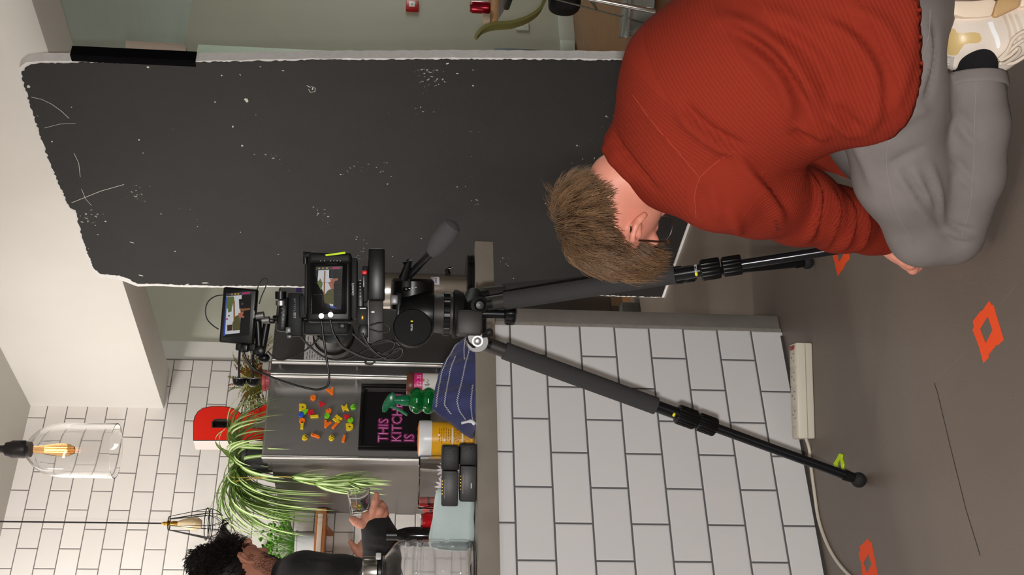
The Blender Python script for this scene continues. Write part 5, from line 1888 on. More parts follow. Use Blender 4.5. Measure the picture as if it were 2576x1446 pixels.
def decal(mb, bv, poly, step=3.0, off=0.0012, smooth=True):
    """A thin patch lying on a surface, outlined by photo points."""
    P = [np.array([x, y, 0.0]) for x, y in poly]
    if smooth:
        P = smooth_path(P, 4, closed=True)
    pl_ = [(p[0], p[1]) for p in P]
    x0, x1 = min(p[0] for p in pl_), max(p[0] for p in pl_)
    y0, y1 = min(p[1] for p in pl_), max(p[1] for p in pl_)
    nx, ny = int((x1 - x0) / step) + 1, int((y1 - y0) / step) + 1
    idx, V, F = {}, [], []
    for i in range(nx + 1):
        for j in range(ny + 1):
            X, Y = x0 + i * step, y0 + j * step
            q, n = on_surf(bv, X, Y, off)
            if q is not None:
                idx[i, j] = len(V)
                V.append(q)
    for i in range(nx):
        for j in range(ny):
            X, Y = x0 + (i + .5) * step, y0 + (j + .5) * step
            k = [(i, j), (i + 1, j), (i + 1, j + 1), (i, j + 1)]
            if inside(pl_, X, Y) and all(c in idx for c in k):
                F.append([idx[c] for c in k])
    mb.add(V, F)


def thread(mb, bv, pts, r=0.0012, off=0.0006, n=5):
    Q = [on_surf(bv, X, Y, off)[0] for X, Y in pts]
    Q = [q for q in Q if q is not None]
    if len(Q) > 1:
        Q2 = []
        S = smooth_path([np.array([x, y, 0.0]) for x, y in pts], 6)
        for s_ in S:
            q = on_surf(bv, s_[0], s_[1], off)[0]
            if q is not None:
                Q2.append(q)
        mb.tube(Q2, r, n)


def vec(a, b, c):                               # picture-right, picture-down, away
    return a * DN - b * RT + c * FW


def add_head(hdB, HC, BH):
    h = lambda l, f, u_: HC + BH @ np.array([l, f, u_])
    hdB.egg(h(0, -0.012, 0.022), (0.073, 0.093, 0.078), BH)
    hdB.egg(h(0, 0.03, -0.03), (0.062, 0.062, 0.07), BH, 0.03)
    hdB.egg(h(0, 0.052, -0.078), (0.044, 0.042, 0.034), BH, 0.03)
    hdB.cone(h(0.045, 0.0, -0.062), h(0.018, 0.075, -0.1), 0.016, 0.014, 0.02)
    hdB.cone(h(-0.045, 0.0, -0.062), h(-0.018, 0.075, -0.1), 0.016, 0.014, 0.02)
    hdB.cone(h(0, 0.086, 0.012), h(0, 0.112, -0.032), 0.008, 0.0125, 0.012)
    hdB.cone(h(0.013, 0.098, -0.036), h(-0.013, 0.098, -0.036), 0.008, 0.008, 0.008)
    hdB.cone(h(0.022, 0.088, -0.066), h(-0.022, 0.088, -0.066), 0.006, 0.006, 0.008)
    hdB.cone(h(0.02, 0.087, -0.077), h(-0.02, 0.087, -0.077), 0.006, 0.006, 0.008)
    hdB.cone(h(0.05, 0.078, 0.024), h(-0.05, 0.078, 0.024), 0.012, 0.012, 0.02)
    for s_ in (1, -1):
        hdB.dent(h(0.032 * s_, 0.1, 0.002), h(0.034 * s_, 0.098, 0.002), 0.013, 0.013, 0.014)
        hdB.egg(h(0.032 * s_, 0.078, 0.0), (0.013, 0.011, 0.011), BH, 0.004)
        # ear: rim, lobe, hollow
        E = lambda f, u_, l=0.0: h((0.074 + l) * s_, f, u_)
        rim = [E(0.007, -0.002, 0.0), E(0.005, 0.013, 0.008), E(-0.004, 0.023, 0.014), E(-0.016, 0.021, 0.018), E(-0.022, 0.01, 0.02), E(-0.021, -0.006, 0.016), E(-0.012, -0.019, 0.01), E(-0.003, -0.028, 0.006)]
        hdB.chain(rim, [0.0042, 0.0048, 0.0052, 0.0055, 0.0055, 0.0052, 0.006, 0.0068], 0.006)
        hdB.egg(E(-0.009, -0.001, 0.003), (0.0055, 0.014, 0.02), BH, 0.006)
        hdB.dent(E(-0.008, 0.006, 0.013), E(-0.008, -0.008, 0.013), 0.0062, 0.0055, 0.004)


M_SKIN = mat('skin', (226, 150, 128), 0.5, var=0.06, var_scale=26, bump=0.05, bump_scale=300, sss=0.12)
per = thing('person', (1.42, 1.6, 0), 'person in a rust red ribbed sweater and grey jeans kneeling head down beside the tripod', 'person')

# ---- sweater
p = pd
tor = Body(0.0085, 0.05)
tor.cone(p(2260, -10, 2.04), p(2120, 55, 2.06), 0.16, 0.172)
tor.cone(p(2120, 55, 2.07), p(1960, 130, 2.10), 0.168, 0.176)
tor.cone(p(1960, 130, 2.10), p(1802, 250, 2.18), 0.176, 0.176)
tor.cone(p(2070, 170, 2.09), p(2195, 190, 2.045), 0.145, 0.125)
tor.cone(p(1802, 250, 2.18), p(1725, 362, 2.23), 0.176, 0.125, 0.08)
tor.cone(p(1735, 325, 2.28), p(1668, 382, 2.245), 0.118, 0.082, 0.05)
# shoulders and sleeves
tor.cone(p(1745, 400, 2.17), p(1815, 462, 2.14), 0.098, 0.082, 0.06)
tor.chain([p(1815, 462, 2.14), p(1905, 486, 2.2), p(2010, 518, 2.29), p(2110, 553, 2.38), p(2190, 583, 2.44)], [0.082, 0.079, 0.073, 0.062, 0.047], 0.035)
tor.cone(p(2190, 583, 2.44), p(2226, 600, 2.455), 0.047, 0.036, 0.02)
tor.chain([p(1760, 290, 2.4), p(1900, 330, 2.5), p(2060, 362, 2.58), p(2190, 420, 2.64)], [0.09, 0.068, 0.05, 0.042], 0.03)
# rolled collar
nc = p(1613, 424, 2.24)
na = unit(unit(p(1575, 500, 2.24) - p(1660, 385, 2.24)) + 0.5 * FW)
n1 = unit(np.cross(na, FW))
n2 = np.cross(na, n1)
ringp = [nc + (n1 * math.cos(a) * 0.08 + n2 * math.sin(a) * 0.08) for a in np.linspace(0, 2 * math.pi, 15)]
tor.chain(ringp, [0.0125] * 15, 0.006)
ringp2 = [nc - na * 0.02 + (n1 * math.cos(a) * 0.083 + n2 * math.sin(a) * 0.083) for a in np.linspace(0, 2 * math.pi, 15)]
tor.chain(ringp2, [0.0135] * 15, 0.008)
# hem
h1, h2, h3 = p(2172, 350, 2.06), p(2302, 190, 1.94), p(2318, 10, 1.89)
hn_ = unit(np.cross(h2 - h1, h3 - h1))
if hn_ @ (p(2400, 100, 2.0) - h1) < 0:
    hn_ = -hn_
armP = [p(1815, 470, 2.13), p(1905, 492, 2.2), p(2010, 518, 2.29), p(2110, 553, 2.38), p(2190, 583, 2.44), p(2226, 600, 2.455)]
armR = [p(1760, 290, 2.4), p(1900, 330, 2.5), p(2060, 362, 2.58), p(2190, 420, 2.64)]


def hem_cut(Q):
    d_ = (Q - h1) @ hn_
    keep = (seg_dist(Q, armP)[0] < 0.11) | (seg_dist(Q, armR)[0] < 0.075)
    return np.where(keep, -1.0, d_)


V, F = tor.mesh(cut=hem_cut, relax=5)
R_, C_ = 0.0085, -0.006
specs = [([(1805, 40), (1880, 69), (1950, 114), (2002, 173), (2040, 235), (2067, 290)], 0.012, 0.0085), ([(1815, 62), (1885, 92), (1945, 140), (1990, 195), (2022, 250), (2045, 300)], 0.009, -0.007),
         ([(1846, 100), (1915, 149), (1964, 204), (1984, 263), (1977, 315)], 0.011, 0.006), ([(1870, 95), (1935, 140), (1985, 200), (2004, 262)], 0.008, -0.004),
         ([(1716, 258), (1763, 311), (1829, 353), (1875, 370)], 0.008, -0.0075), ([(1700, 272), (1750, 325), (1815, 370), (1860, 385)], 0.011, 0.006),
         ([(1846, 383), (1896, 450), (1943, 510), (1972, 565)], 0.012, 0.007), ([(1866, 380), (1915, 440), (1960, 495), (1990, 545)], 0.009, -0.005),
         ([(1780, 455), (1800, 500), (1806, 555)], 0.01, 0.004), ([(1830, 520), (1850, 560), (1858, 590)], 0.008, 0.004),
         ([(2040, 440), (2058, 490), (2052, 550), (2025, 610)], 0.008, 0.0055), ([(2052, 440), (2075, 500), (2070, 560), (2045, 618)], 0.007, -0.0045),
         ([(2088, 470), (2105, 525), (2094, 580), (2066, 625)], 0.008, 0.0055), ([(2106, 480), (2122, 530), (2112, 585), (2090, 628)], 0.006, -0.004),
         ([(2128, 492), (2144, 545), (2136, 595), (2112, 632)], 0.008, 0.0055), ([(2146, 502), (2160, 552), (2152, 600)], 0.006, -0.004), ([(2168, 515), (2180, 560), (2172, 606), (2150, 632)], 0.008, 0.005),
         ([(2050, 40), (2140, 95), (2200, 190), (2200, 290), (2160, 340)], 0.013, 0.007), ([(2075, 30), (2165, 85), (2225, 180), (2222, 280)], 0.01, -0.0045), ([(2120, 15), (2215, 60), (2262, 150), (2250, 255)], 0.012, 0.004),
         ([(2080, 280), (2120, 320), (2150, 345)], 0.008, 0.006), ([(2100, 265), (2140, 305), (2170, 330)], 0.007, -0.005), ([(1990, 330), (2020, 345), (2045, 360)], 0.007, -0.006), ([(2010, 310), (2050, 330), (2085, 348)], 0.009, 0.006),
         ([(1543, 330), (1572, 388), (1615, 440), (1662, 486)], 0.006, -0.0075), ([(1588, 232), (1640, 305), (1700, 375), (1760, 446)], 0.004, 0.002), ([(1760, 446), (1800, 410), (1850, 380)], 0.004, -0.003), ([(1760, 446), (1748, 490), (1752, 545)], 0.004, -0.003),
         ([(1900, 20), (2000, 60), (2090, 140), (2130, 230)], 0.014, 0.004), ([(1930, 60), (2030, 120), (2080, 200), (2095, 270)], 0.01, -0.004), ([(2300, 20), (2290, 150), (2240, 290)], 0.01, 0.003)]
V = folds(V, F, [(a, b, c * 2.3) for a, b, c in specs], np.clip(-hem_cut(V) / 0.03, 0, 1))
V = relax_mesh(V, F, 1, 0.35)
dh_ = hem_cut(V)
mh_ = (np.abs(dh_) < 0.007) & (dh_ > -0.5)
V[mh_] -= dh_[mh_, None] * hn_
# direction of the ribs: along the back, and along each sleeve
spine = [p(2300, -40, 2.05), p(2120, 55, 2.07), p(1960, 130, 2.10), p(1802, 250, 2.18), p(1725, 362, 2.23), p(1600, 460, 2.25)]
ds, al = seg_dist(V, spine)
da, aa = seg_dist(V, armP)
dr2, ar2 = seg_dist(V, armR)
rib = np.where((da - 0.085 < ds - 0.175) & (da < 0.12), aa, np.where(dr2 - 0.07 < ds - 0.175, ar2, al))
Nn = normals(V, F)
e1 = unit(spine[3] - spine[1])
side = np.cross(e1, FW)
around = np.where((da - 0.085 < ds - 0.175) & (da < 0.12), (V @ unit(np.cross(armP[3] - armP[0], FW))), V @ unit(side))


def rib_mat():
    m = mat('rust_knit', (138, 46, 31), 0.9, spec=0.1)
    nt = m.node_tree
    N, L = nt.nodes.new, nt.links.new
    b = nt.nodes['Principled BSDF']

    def wave(attr, freq):
        a = N('ShaderNodeAttribute')
        a.attribute_name = attr
        mu = N('ShaderNodeMath')
        mu.operation = 'MULTIPLY'
        mu.inputs[1].default_value = freq
        L(a.outputs['Fac'], mu.inputs[0])
        s_ = N('ShaderNodeMath')
        s_.operation = 'SINE'
        L(mu.outputs[0], s_.inputs[0])
        return s_.outputs[0]
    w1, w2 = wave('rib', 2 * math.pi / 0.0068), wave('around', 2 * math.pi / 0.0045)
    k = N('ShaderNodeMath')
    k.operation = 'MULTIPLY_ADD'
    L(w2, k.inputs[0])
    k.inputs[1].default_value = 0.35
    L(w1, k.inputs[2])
    tc = N('ShaderNodeTexCoord')
    n = N('ShaderNodeTexNoise')
    n.inputs['Scale'].default_value = 420
    L(tc.outputs['Object'], n.inputs['Vector'])
    k2 = N('ShaderNodeMath')
    k2.operation = 'MULTIPLY_ADD'
    L(n.outputs['Fac'], k2.inputs[0])
    k2.inputs[1].default_value = 1.6
    L(k.outputs[0], k2.inputs[2])
    bp = N('ShaderNodeBump')
    bp.inputs['Strength'].default_value = 0.2
    bp.inputs['Distance'].default_value = 0.0016
    L(k2.outputs[0], bp.inputs['Height'])
    L(bp.outputs['Normal'], b.inputs['Normal'])
    # the colour is slightly darker in the hollows between ribs
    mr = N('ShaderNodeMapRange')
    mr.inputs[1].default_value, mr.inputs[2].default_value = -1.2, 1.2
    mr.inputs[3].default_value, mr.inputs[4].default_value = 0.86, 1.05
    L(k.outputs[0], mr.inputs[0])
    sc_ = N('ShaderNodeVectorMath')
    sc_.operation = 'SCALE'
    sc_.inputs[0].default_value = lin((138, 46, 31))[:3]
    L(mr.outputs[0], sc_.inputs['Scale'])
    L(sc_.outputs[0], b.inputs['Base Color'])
    return m


bvS = bvh_of(V, F)


def sw_extra(mb):
    thread(mb, bvS, [(1588, 232), (1640, 305), (1700, 375), (1760, 446)], 0.0009, 0.0003)
    thread(mb, bvS, [(1760, 446), (1800, 410), (1850, 378)], 0.001, 0.0002)
    thread(mb, bvS, [(1760, 446), (1748, 490), (1752, 550)], 0.001, 0.0002)


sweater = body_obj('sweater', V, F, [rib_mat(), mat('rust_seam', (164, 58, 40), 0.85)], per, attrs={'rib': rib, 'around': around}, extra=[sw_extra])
# dark lettering on the sleeve
for k, ch in enumerate('ALLT'):
    q, n_ = on_surf(bvS, 1957, 578 - 7 * k, 0.001)
    if q is not None:
        a_ = unit(vec(0.25, -1, 0) - n_ * (vec(0.25, -1, 0) @ n_))
        text('sleeve_letter', ch, 0.011, q, a_, unit(np.cross(n_, a_)), mat('dark_red_thread', (70, 26, 22), 0.8), sweater, 0.0003)

# ---- jeans
M_JEAN = mat('grey_denim', (122, 114, 111), 0.85, var=0.07, var_scale=16, bump=0.1, bump_scale=900)
jn = Body(0.008, 0.035)
jn.egg(p(2225, 10, 2.1), (0.13, 0.13, 0.125))
jn.chain([p(2225, 70, 2.04), p(2236, 250, 2.085), p(2268, 440, 2.16), p(2322, 583, 2.235)], [0.105, 0.098, 0.082, 0.062], 0.03)
jn.chain([p(2150, 100, 2.25), p(2205, 330, 2.34), p(2262, 470, 2.40)], [0.11, 0.094, 0.07], 0.03)
jn.cone(p(2322, 583, 2.235), p(2392, 592, 2.235), 0.062, 0.056, 0.03)
jn.chain([p(2404, 585, 2.23), p(2440, 440, 2.165), p(2450, 320, 2.115), p(2446, 194, 2.07)], [0.054, 0.0615, 0.06, 0.0545], 0.016)
jn.chain([p(2330, 475, 2.42), p(2330, 250, 2.34)], [0.06, 0.055], 0.03)
cut_c = p(2446, 196, 2.07)
cut_n = unit(vec(0.0, -1, 0.12))
shin_l = [p(2404, 585, 2.23), p(2440, 440, 2.165), p(2450, 320, 2.115), p(2446, 150, 2.06)]


def cuff_cut(Q):
    d_ = (Q - cut_c) @ cut_n
    sd_, _ = seg_dist(Q, shin_l)
    near = (sd_ < 0.075) & (np.linalg.norm(Q - cut_c, axis=1) < 0.1) & (((Q - EYE) @ DN) / ((Q - EYE) @ FW) * FPX + 1288 > 2364)
    return np.maximum(np.where(near, d_, -1.0), -(Q[:, 2] - 0.002))


V, F = jn.mesh(cut=cuff_cut, relax=3)
specs = [([(2250, 425), (2300, 500), (2350, 570)], 0.008, 0.005), ([(2262, 410), (2315, 490), (2358, 560)], 0.006, -0.005), ([(2295, 420), (2335, 500), (2364, 580)], 0.008, 0.005), ([(2318, 430), (2350, 510), (2370, 585)], 0.006, -0.004),
         ([(2335, 400), (2362, 480), (2376, 570)], 0.008, 0.004), ([(2395, 270), (2430, 310), (2465, 352)], 0.008, -0.004), ([(2388, 285), (2424, 325), (2458, 366)], 0.008, 0.0045), ([(2398, 400), (2425, 430), (2448, 462)], 0.006, -0.004), ([(2392, 410), (2418, 440), (2442, 474)], 0.007, 0.004),
         ([(2378, 570), (2410, 590), (2446, 598)], 0.006, 0.004), ([(2384, 556), (2415, 574), (2452, 580)], 0.005, -0.004), ([(2374, 590), (2400, 606), (2432, 612)], 0.005, -0.003), ([(2240, 330), (2290, 290), (2340, 270)], 0.01, 0.004), ([(2232, 420), (2280, 390), (2330, 370)], 0.009, -0.003), ([(2150, 360), (2180, 420), (2200, 480)], 0.012, 0.004),
         ([(2400, 215), (2402, 250), (2398, 300)], 0.008, 0.003), ([(2330, 60), (2335, 150), (2300, 260)], 0.01, 0.005), ([(2345, 50), (2352, 150), (2325, 260)], 0.008, -0.004)]
V = folds(V, F, [(a, b, c * 1.7) for a, b, c in specs])
bvJ = bvh_of(V, F)


def jn_extra(mb):
    for pts in ([(2455, 205), (2452, 300), (2448, 420), (2440, 520), (2420, 590)], [(2236, 352), (2230, 400), (2238, 470), (2258, 540), (2300, 610)], [(2180, 345), (2172, 352), (2176, 362), (2196, 362), (2228, 345)], [(2228, 345), (2245, 320), (2250, 292)], [(2340, 20), (2336, 90), (2318, 150)]):
        thread(mb, bvJ, pts, 0.0006, 0.0001)


jeans = body_obj('jeans', V, F, [M_JEAN, mat('denim_thread', (146, 137, 132), 0.8)], per, extra=[jn_extra])
# turned hem of the trouser leg
cb = MB()
rows = []
ax_c = -cut_n
u1 = unit(np.cross(ax_c, UP))
u2 = np.cross(ax_c, u1)
for s_, rr_ in ((-0.0005, 0.0525), (-0.001, 0.0565), (0.002, 0.0575), (0.016, 0.0595), (0.022, 0.0598), (0.023, 0.0575)):
    rows.append([cut_c + ax_c * s_ * 1.0 + (u1 * math.cos(a) + u2 * math.sin(a)) * rr_ * (1 + 0.02 * math.sin(3 * a)) for a in np.linspace(0, 2 * math.pi, 40, endpoint=False)])
cb.grid(rows, closed=True)
cb.build('trouser_hem', M_JEAN, jeans, sharp=0)
pk, = [MB()]
decal(pk, bvJ, [(2166, 340), (2182, 338), (2192, 346), (2180, 352)], 0.8, 0.002)
if pk.f:
    pk.build('pocket_lining', mat('pocket_white', (190, 188, 192), 0.8), jeans, fix=False, sharp=0)

# ---- body: head, neck, torso, arms, hand
Hf = unit(vec(0.76, 0.15, 0.6))
Hu = vec(-0.386, 0.882, 0.27)
Hu = unit(Hu - Hf * (Hu @ Hf))
Hl = np.cross(Hu, Hf)
if Hl @ FW > 0:
    Hl = -Hl
ear_t = p(1594, 570, 2.215)
HC = ear_t - Hl * 0.076 + Hf * 0.012 + Hu * 0.0
BH = np.stack([Hl, Hf, Hu], 1)
h = lambda l, f, u_: HC + Hl * l + Hf * f + Hu * u_
hdB = Body(0.0042, 0.018)
add_head(hdB, HC, BH)
nb = p(1665, 395, 2.235)
hdB.cone(h(0, -0.03, -0.06), nb, 0.056, 0.063, 0.03)
hV, hF = hdB.mesh(relax=2)
ab = Body(0.011, 0.03)
ab.chain([nb, p(1760, 320, 2.21), p(1960, 130, 2.1), p(2200, 10, 2.06)], [0.06, 0.13, 0.14, 0.12])
ab.chain([p(1740, 400, 2.17), p(1815, 470, 2.13), p(2010, 518, 2.29), p(2190, 583, 2.44)], [0.07, 0.06, 0.045, 0.033])
ab.chain([p(1760, 290, 2.4), p(1900, 330, 2.5), p(2060, 362, 2.58), p(2190, 420, 2.64)], [0.06, 0.045, 0.034, 0.028])
aV, aF = ab.mesh(relax=1)
hb_ = Body(0.003, 0.01)
hb_.cone(p(2170, 572, 2.43), p(2240, 608, 2.465), 0.03, 0.0275, 0.012)
hb_.cone(p(2240, 608, 2.465), p(2262, 626, 2.475), 0.0275, 0.029, 0.012)
mc = [(2281, 661, 2.47), (2290, 653, 2.485), (2299, 642, 2.5), (2306, 630, 2.515)]
for X, Y, d_ in mc:
    hb_.cone(p(2252, 620, 2.476), p(X, Y, d_), 0.022, 0.0145, 0.012)
for k, (X, Y, d_) in enumerate(mc):
    L = (1.0, 1.1, 1.05, 0.9)[k]
    a0 = p(X, Y, d_)
    a1 = a0 + vec(0.014, 0.012, 0.006) * L * 1.1
    a2 = a1 + vec(0.006, -0.014, 0.02) * L * 1.1
    a3 = a2 + vec(-0.01, -0.018, 0.012) * L
    for a_ in (a1, a2, a3):
        a_[2] = max(a_[2], 0.0125)
    hb_.chain([a0, a1, a2, a3], [0.0125, 0.0112, 0.0098, 0.0085], 0.005)
t0 = p(2256, 634, 2.462)
t1 = p(2274, 654, 2.452)
t2 = p(2290, 664, 2.456)
t3 = p(2302, 664, 2.47)
for a_ in (t1, t2, t3):
    a_[2] = max(a_[2], 0.013)
hb_.chain([t0, t1, t2, t3], [0.0145, 0.0122, 0.0108, 0.009], 0.006)
hdV, hdF = hb_.mesh(relax=2)
# right hand on the floor, behind the thigh
hr = Body(0.004, 0.012)
w0 = p(2190, 420, 2.64)
w1 = np.array([w0[0] - 0.02, w0[1] + 0.02, 0.03])
hr.cone(w0, w1, 0.028, 0.026)
for k in range(4):
    o_ = np.array([0.45, 0.2, 0]) * (k - 1.5) * 0.045
    q0 = w1 + np.array([-0.03, 0.06, -0.005]) + o_
    hr.chain([w1, q0, q0 + np.array([-0.02, 0.035, -0.006]), q0 + np.array([-0.028, 0.06, -0.012])], [0.018, 0.012, 0.01, 0.009])
hr.chain([w1, w1 + np.array([-0.05, 0.01, -0.008]), w1 + np.array([-0.07, 0.03, -0.014])], [0.016, 0.012, 0.009])
rV, rF = hr.mesh(relax=1)
V, F = join([(aV, aF), (hV, hF), (hdV, hdF), (rV, rF)])
body = body_obj('body', V, F, M_SKIN, per)
bvH = bvh_of(hV, hF)

# ---- hair
M_HAIR = mix_attr_mat('brown_hair', (60, 43, 31), (146, 112, 80), 'tint', 0.4)


def hair(mb, tint, C, Bh, seeds, whorl, length, grav, lift, rng, rule, width=0.0011, n=7, wave=0.0, head_bv=None):
    """Locks that grow from the scalp, flow away from the whorl and hang a little."""
    Hl_, Hf_, Hu_ = Bh[:, 0], Bh[:, 1], Bh[:, 2]
    W = unit(whorl)
    made = 0
    while made < seeds:
        v = unit(np.array([rng.gauss(0, 1), rng.gauss(0, 1), rng.gauss(0, 1)]))
        o = C + Bh @ (v * np.array([0.0745, 0.0945, 0.0795]) + np.array([0, -0.012, 0.022]))
        q = Bh.T @ (o - C)
        if not rule(q):
            continue
        nrm = unit(Bh @ (v / np.array([0.0745, 0.0945, 0.0795])))
        flow = v - W * (v @ W)
        fl = unit(Bh @ (flow + np.array([0, 0.25, 0])))
        L = length(q) * rng.uniform(0.75, 1.2)
        d_ = unit(fl + nrm * (lift + rng.uniform(-.12, .2)) + Bh @ np.array([rng.gauss(0, .1), rng.gauss(0, .1), rng.gauss(0, .1)]))
        clump = rng.randint(5, 9)
        tb = rng.random()
        for c in range(clump):
            pp = o + (Bh @ np.array([rng.gauss(0, 1), rng.gauss(0, 1), rng.gauss(0, 1)])) * 0.0035
            dd = unit(d_ + np.array([rng.gauss(0, 1), rng.gauss(0, 1), rng.gauss(0, 1)]) * 0.035)
            P, Rr = [pp], [width]
            for i in range(1, n):
                rel = Bh.T @ (pp - C) - np.array([0, -0.012, 0.022])
                e = np.linalg.norm(rel / np.array([0.0785, 0.098, 0.083]))
                up_ = unit(Bh @ (rel / np.array([0.0785, 0.098, 0.083]) ** 2))
                dd = unit(dd + grav * 0.16 - up_ * (0.22 if e > 1.16 else 0.0) + up_ * (0.5 if e < 1.05 else 0.0) + np.array([rng.gauss(0, 1) for _ in range(3)]) * wave)
                pp = pp + dd * L / n
                P.append(pp)
                Rr.append(width * (1 - (i / (n - 1)) ** 2 * 0.8))
            k0 = len(mb.v)
            mb.tube(P, Rr, 3, caps=False)
            tv = min(1, max(0, 0.15 + 0.7 * tb + rng.gauss(0, 0.12)))
            tint += [min(1, max(0, tv + 0.2 * (i // 3) / n)) for i in range(len(mb.v) - k0)]
        made += 1


rg_ = random.Random(21)
hm, tint = MB(), []


def scalp(q):
    """How far a scalp point lies above the hairline (negative below it)."""
    l, f, u_ = abs(q[0]), q[1], q[2]
    line = 0.5 * f - 0.004 if f > -0.03 else 0.75 * (f + 0.03) - 0.019
    line += max(0.0, min(1.0, (l - 0.035) / 0.03)) * (0.042 if f < 0.03 else 0.012)
    return u_ - line


rule = lambda q: scalp(q) > 0
cap = Body(0.006, 0.01)
cap.egg(h(0, -0.012, 0.022), (0.0752, 0.0952, 0.0802), BH)
cV, cF = cap.mesh(relax=2)
keep = np.array([scalp(BH.T @ (v - HC)) > 0.002 for v in cV])
hm.add(cV, [tuple(int(i) for i in f) for f in cF if keep[f].all()])
tint += [0.0] * len(cV)
hair(hm, tint, HC, BH, 1150, np.array([-0.45, -0.5, 0.7]), lambda q: 0.014 + 0.055 * min(1.0, scalp(q) / 0.06) + 0.05 * max(0, q[1] / 0.08), unit(vec(0.9, 0.0, 0)), 0.2, rg_, rule, 0.00075, 8, 0.035)
# loose locks that stand away from the crown
for k in range(46):
    b_ = p(1440 + rg_.uniform(-14, 14), 560 + rg_.uniform(-30, 40), 2.25)
    P = smooth_path([b_, b_ + vec(-0.012, -0.022, -0.01) * rg_.uniform(0.7, 1.2), b_ + vec(-0.034, -0.036, -0.006) * rg_.uniform(0.7, 1.2), b_ + vec(-0.046, -0.058, 0.004) * rg_.uniform(0.7, 1.15)], 3)
    k0 = len(hm.v)
    hm.tube(P, [0.0009 * (1 - 0.75 * i / len(P)) for i in range(len(P))], 3, caps=False)
    tint += [0.75 + rg_.uniform(-.2, .2)] * (len(hm.v) - k0)
hm.build('hair', M_HAIR, per, sharp=0, attrs={'tint': tint}, fix=False)
# fine stubble-dark sideburn is part of the hair; glasses
gs = MB()
g0 = h(0.08, -0.004, 0.022)
g1 = h(0.072, 0.094, 0.014)
gs.tube(smooth_path([h(0.08, -0.022, 0.0), g0, h(0.078, 0.05, 0.018), g1], 5), 0.0019, 8)
gs.tube(smooth_path([h(-0.08, -0.022, 0.0), h(-0.08, -0.004, 0.022), h(-0.078, 0.05, 0.018), h(-0.072, 0.094, 0.014)], 5), 0.0019, 8)
glasses = tag(gs.build('glasses', mat('tortoise_frame', (58, 36, 26), 0.25), per, sharp=0), 'dark framed glasses')
for s_ in (1, -1):
    ring_ = [h(s_ * (0.036 + 0.03 * math.cos(a)), 0.108 - 0.012 * abs(math.cos(a)) * (1 if math.cos(a) > 0 else 0.2), -0.002 + 0.024 * math.sin(a)) for a in np.linspace(0, 2 * math.pi, 24, endpoint=False)]
    MB().tube(ring_, 0.0011, 6, closed=True).build('rim', M_SILV, glasses, sharp=0)
    lv = MB()
    cpt = sum(ring_) / 24
    lv.add(ring_ + [cpt], [(i, (i + 1) % 24, 24) for i in range(24)])
    lv.build('lens', mat('spectacle_lens', (250, 252, 252), 0.01, trans=1.0, ior=1.02), glasses, sharp=0, fix=False)
    MB().tube([h(s_ * 0.066, 0.097, 0.012), h(s_ * 0.073, 0.093, 0.014)], 0.0022, 8).build('hinge', M_GOLD, glasses)
MB().tube(smooth_path([h(0.009, 0.109, 0.004), h(0, 0.112, 0.008), h(-0.009, 0.109, 0.004)], 4), 0.0012, 6).build('bridge', M_SILV, glasses)

# ---- left shoe and sock
M_MESHF = mat('cream_mesh', (230, 216, 202), 0.8, bump=0.1, bump_scale=900)
sd = 2.06
su = Body(0.004, 0.02)
su.egg(p(2418, 92, sd), (0.036, 0.036, 0.036))
su.chain([p(2408, 70, sd), p(2470, 74, sd), p(2560, 66, sd), p(2640, 50, sd + 0.02)], [0.034, 0.036, 0.037, 0.03], 0.02)
su.chain([p(2404, 125, sd), p(2400, 160, sd)], [0.022, 0.012], 0.02)
su.chain([p(2440, 105, sd), p(2520, 125, sd), p(2560, 110, sd)], [0.036, 0.028, 0.026], 0.025)
su.cone(p(2500, 140, sd), p(2518, 160, sd), 0.022, 0.012, 0.015)
uV, uF = su.mesh(relax=2)
bvU = bvh_of(uV, uF)
shoe = body_obj('shoe', uV, uF, M_MESHF, per)
BS = np.stack([DN, FW, -RT], 1)


def shoe_prism(P, w, off=0.0):
    o = p(2360, 0, sd) - FW * (w / 2 + off)
    k_ = sd / FPX
    mb = MB()
    mb.prism([((X - 2360) * k_, Y * k_) for X, Y in P], o, DN, -RT, 1.0)
    return mb


def sole_solid(P, w, d_c=sd, bev=0.004):
    k_ = d_c / FPX
    mb = MB()
    mb.prism([((X - 2360) * k_, Y * k_) for X, Y in P], p(2360, 0, d_c) + FW * (w / 2), DN, -RT, w, bev=bev)
    c = np.mean(np.array(mb.v), 0)
    sh_ = (c - p(2360, 0, d_c)) @ FW
    mb.v = [tuple(np.array(v) - FW * sh_) for v in mb.v]
    return mb


sole_solid([(2357, 6), (2366, 20), (2420, 18), (2500, 12), (2590, 4), (2650, -2), (2650, -14), (2580, -8), (2480, 0), (2400, 4), (2364, -6)], 0.098).build('outsole', mat('grey_brown_sole', (140, 118, 106), 0.8), shoe)
sole_solid([(2358, 8), (2364, 34), (2374, 54), (2400, 60), (2440, 60), (2468, 56), (2474, 36), (2480, 18), (2466, 13), (2420, 18), (2380, 18)], 0.096).build('midsole', mat('cream_sole', (240, 218, 194), 0.6), shoe)
sole_solid([(2470, 56), (2474, 36), (2482, 14), (2540, 8), (2538, 30), (2530, 36), (2480, 60)], 0.097).build('sole_insert', mat('tan_rubber', (196, 160, 112), 0.5), shoe)
sole_solid([(2536, 34), (2542, 8), (2600, 2), (2660, -4), (2660, 18), (2590, 26)], 0.095).build('sole_front', mat('cream_sole', (240, 218, 194), 0.6), shoe)
dc = MB()
decal(dc, bvU, [(2376, 82), (2384, 70), (2402, 74), (2412, 84), (2440, 82), (2462, 84), (2468, 100), (2456, 108), (2430, 110), (2418, 122), (2406, 138), (2384, 134), (2374, 108)], 1.0, 0.0012)
dc.build('heel_overlay', mat('tan_film', (214, 184, 124), 0.35), shoe, fix=False, sharp=0)
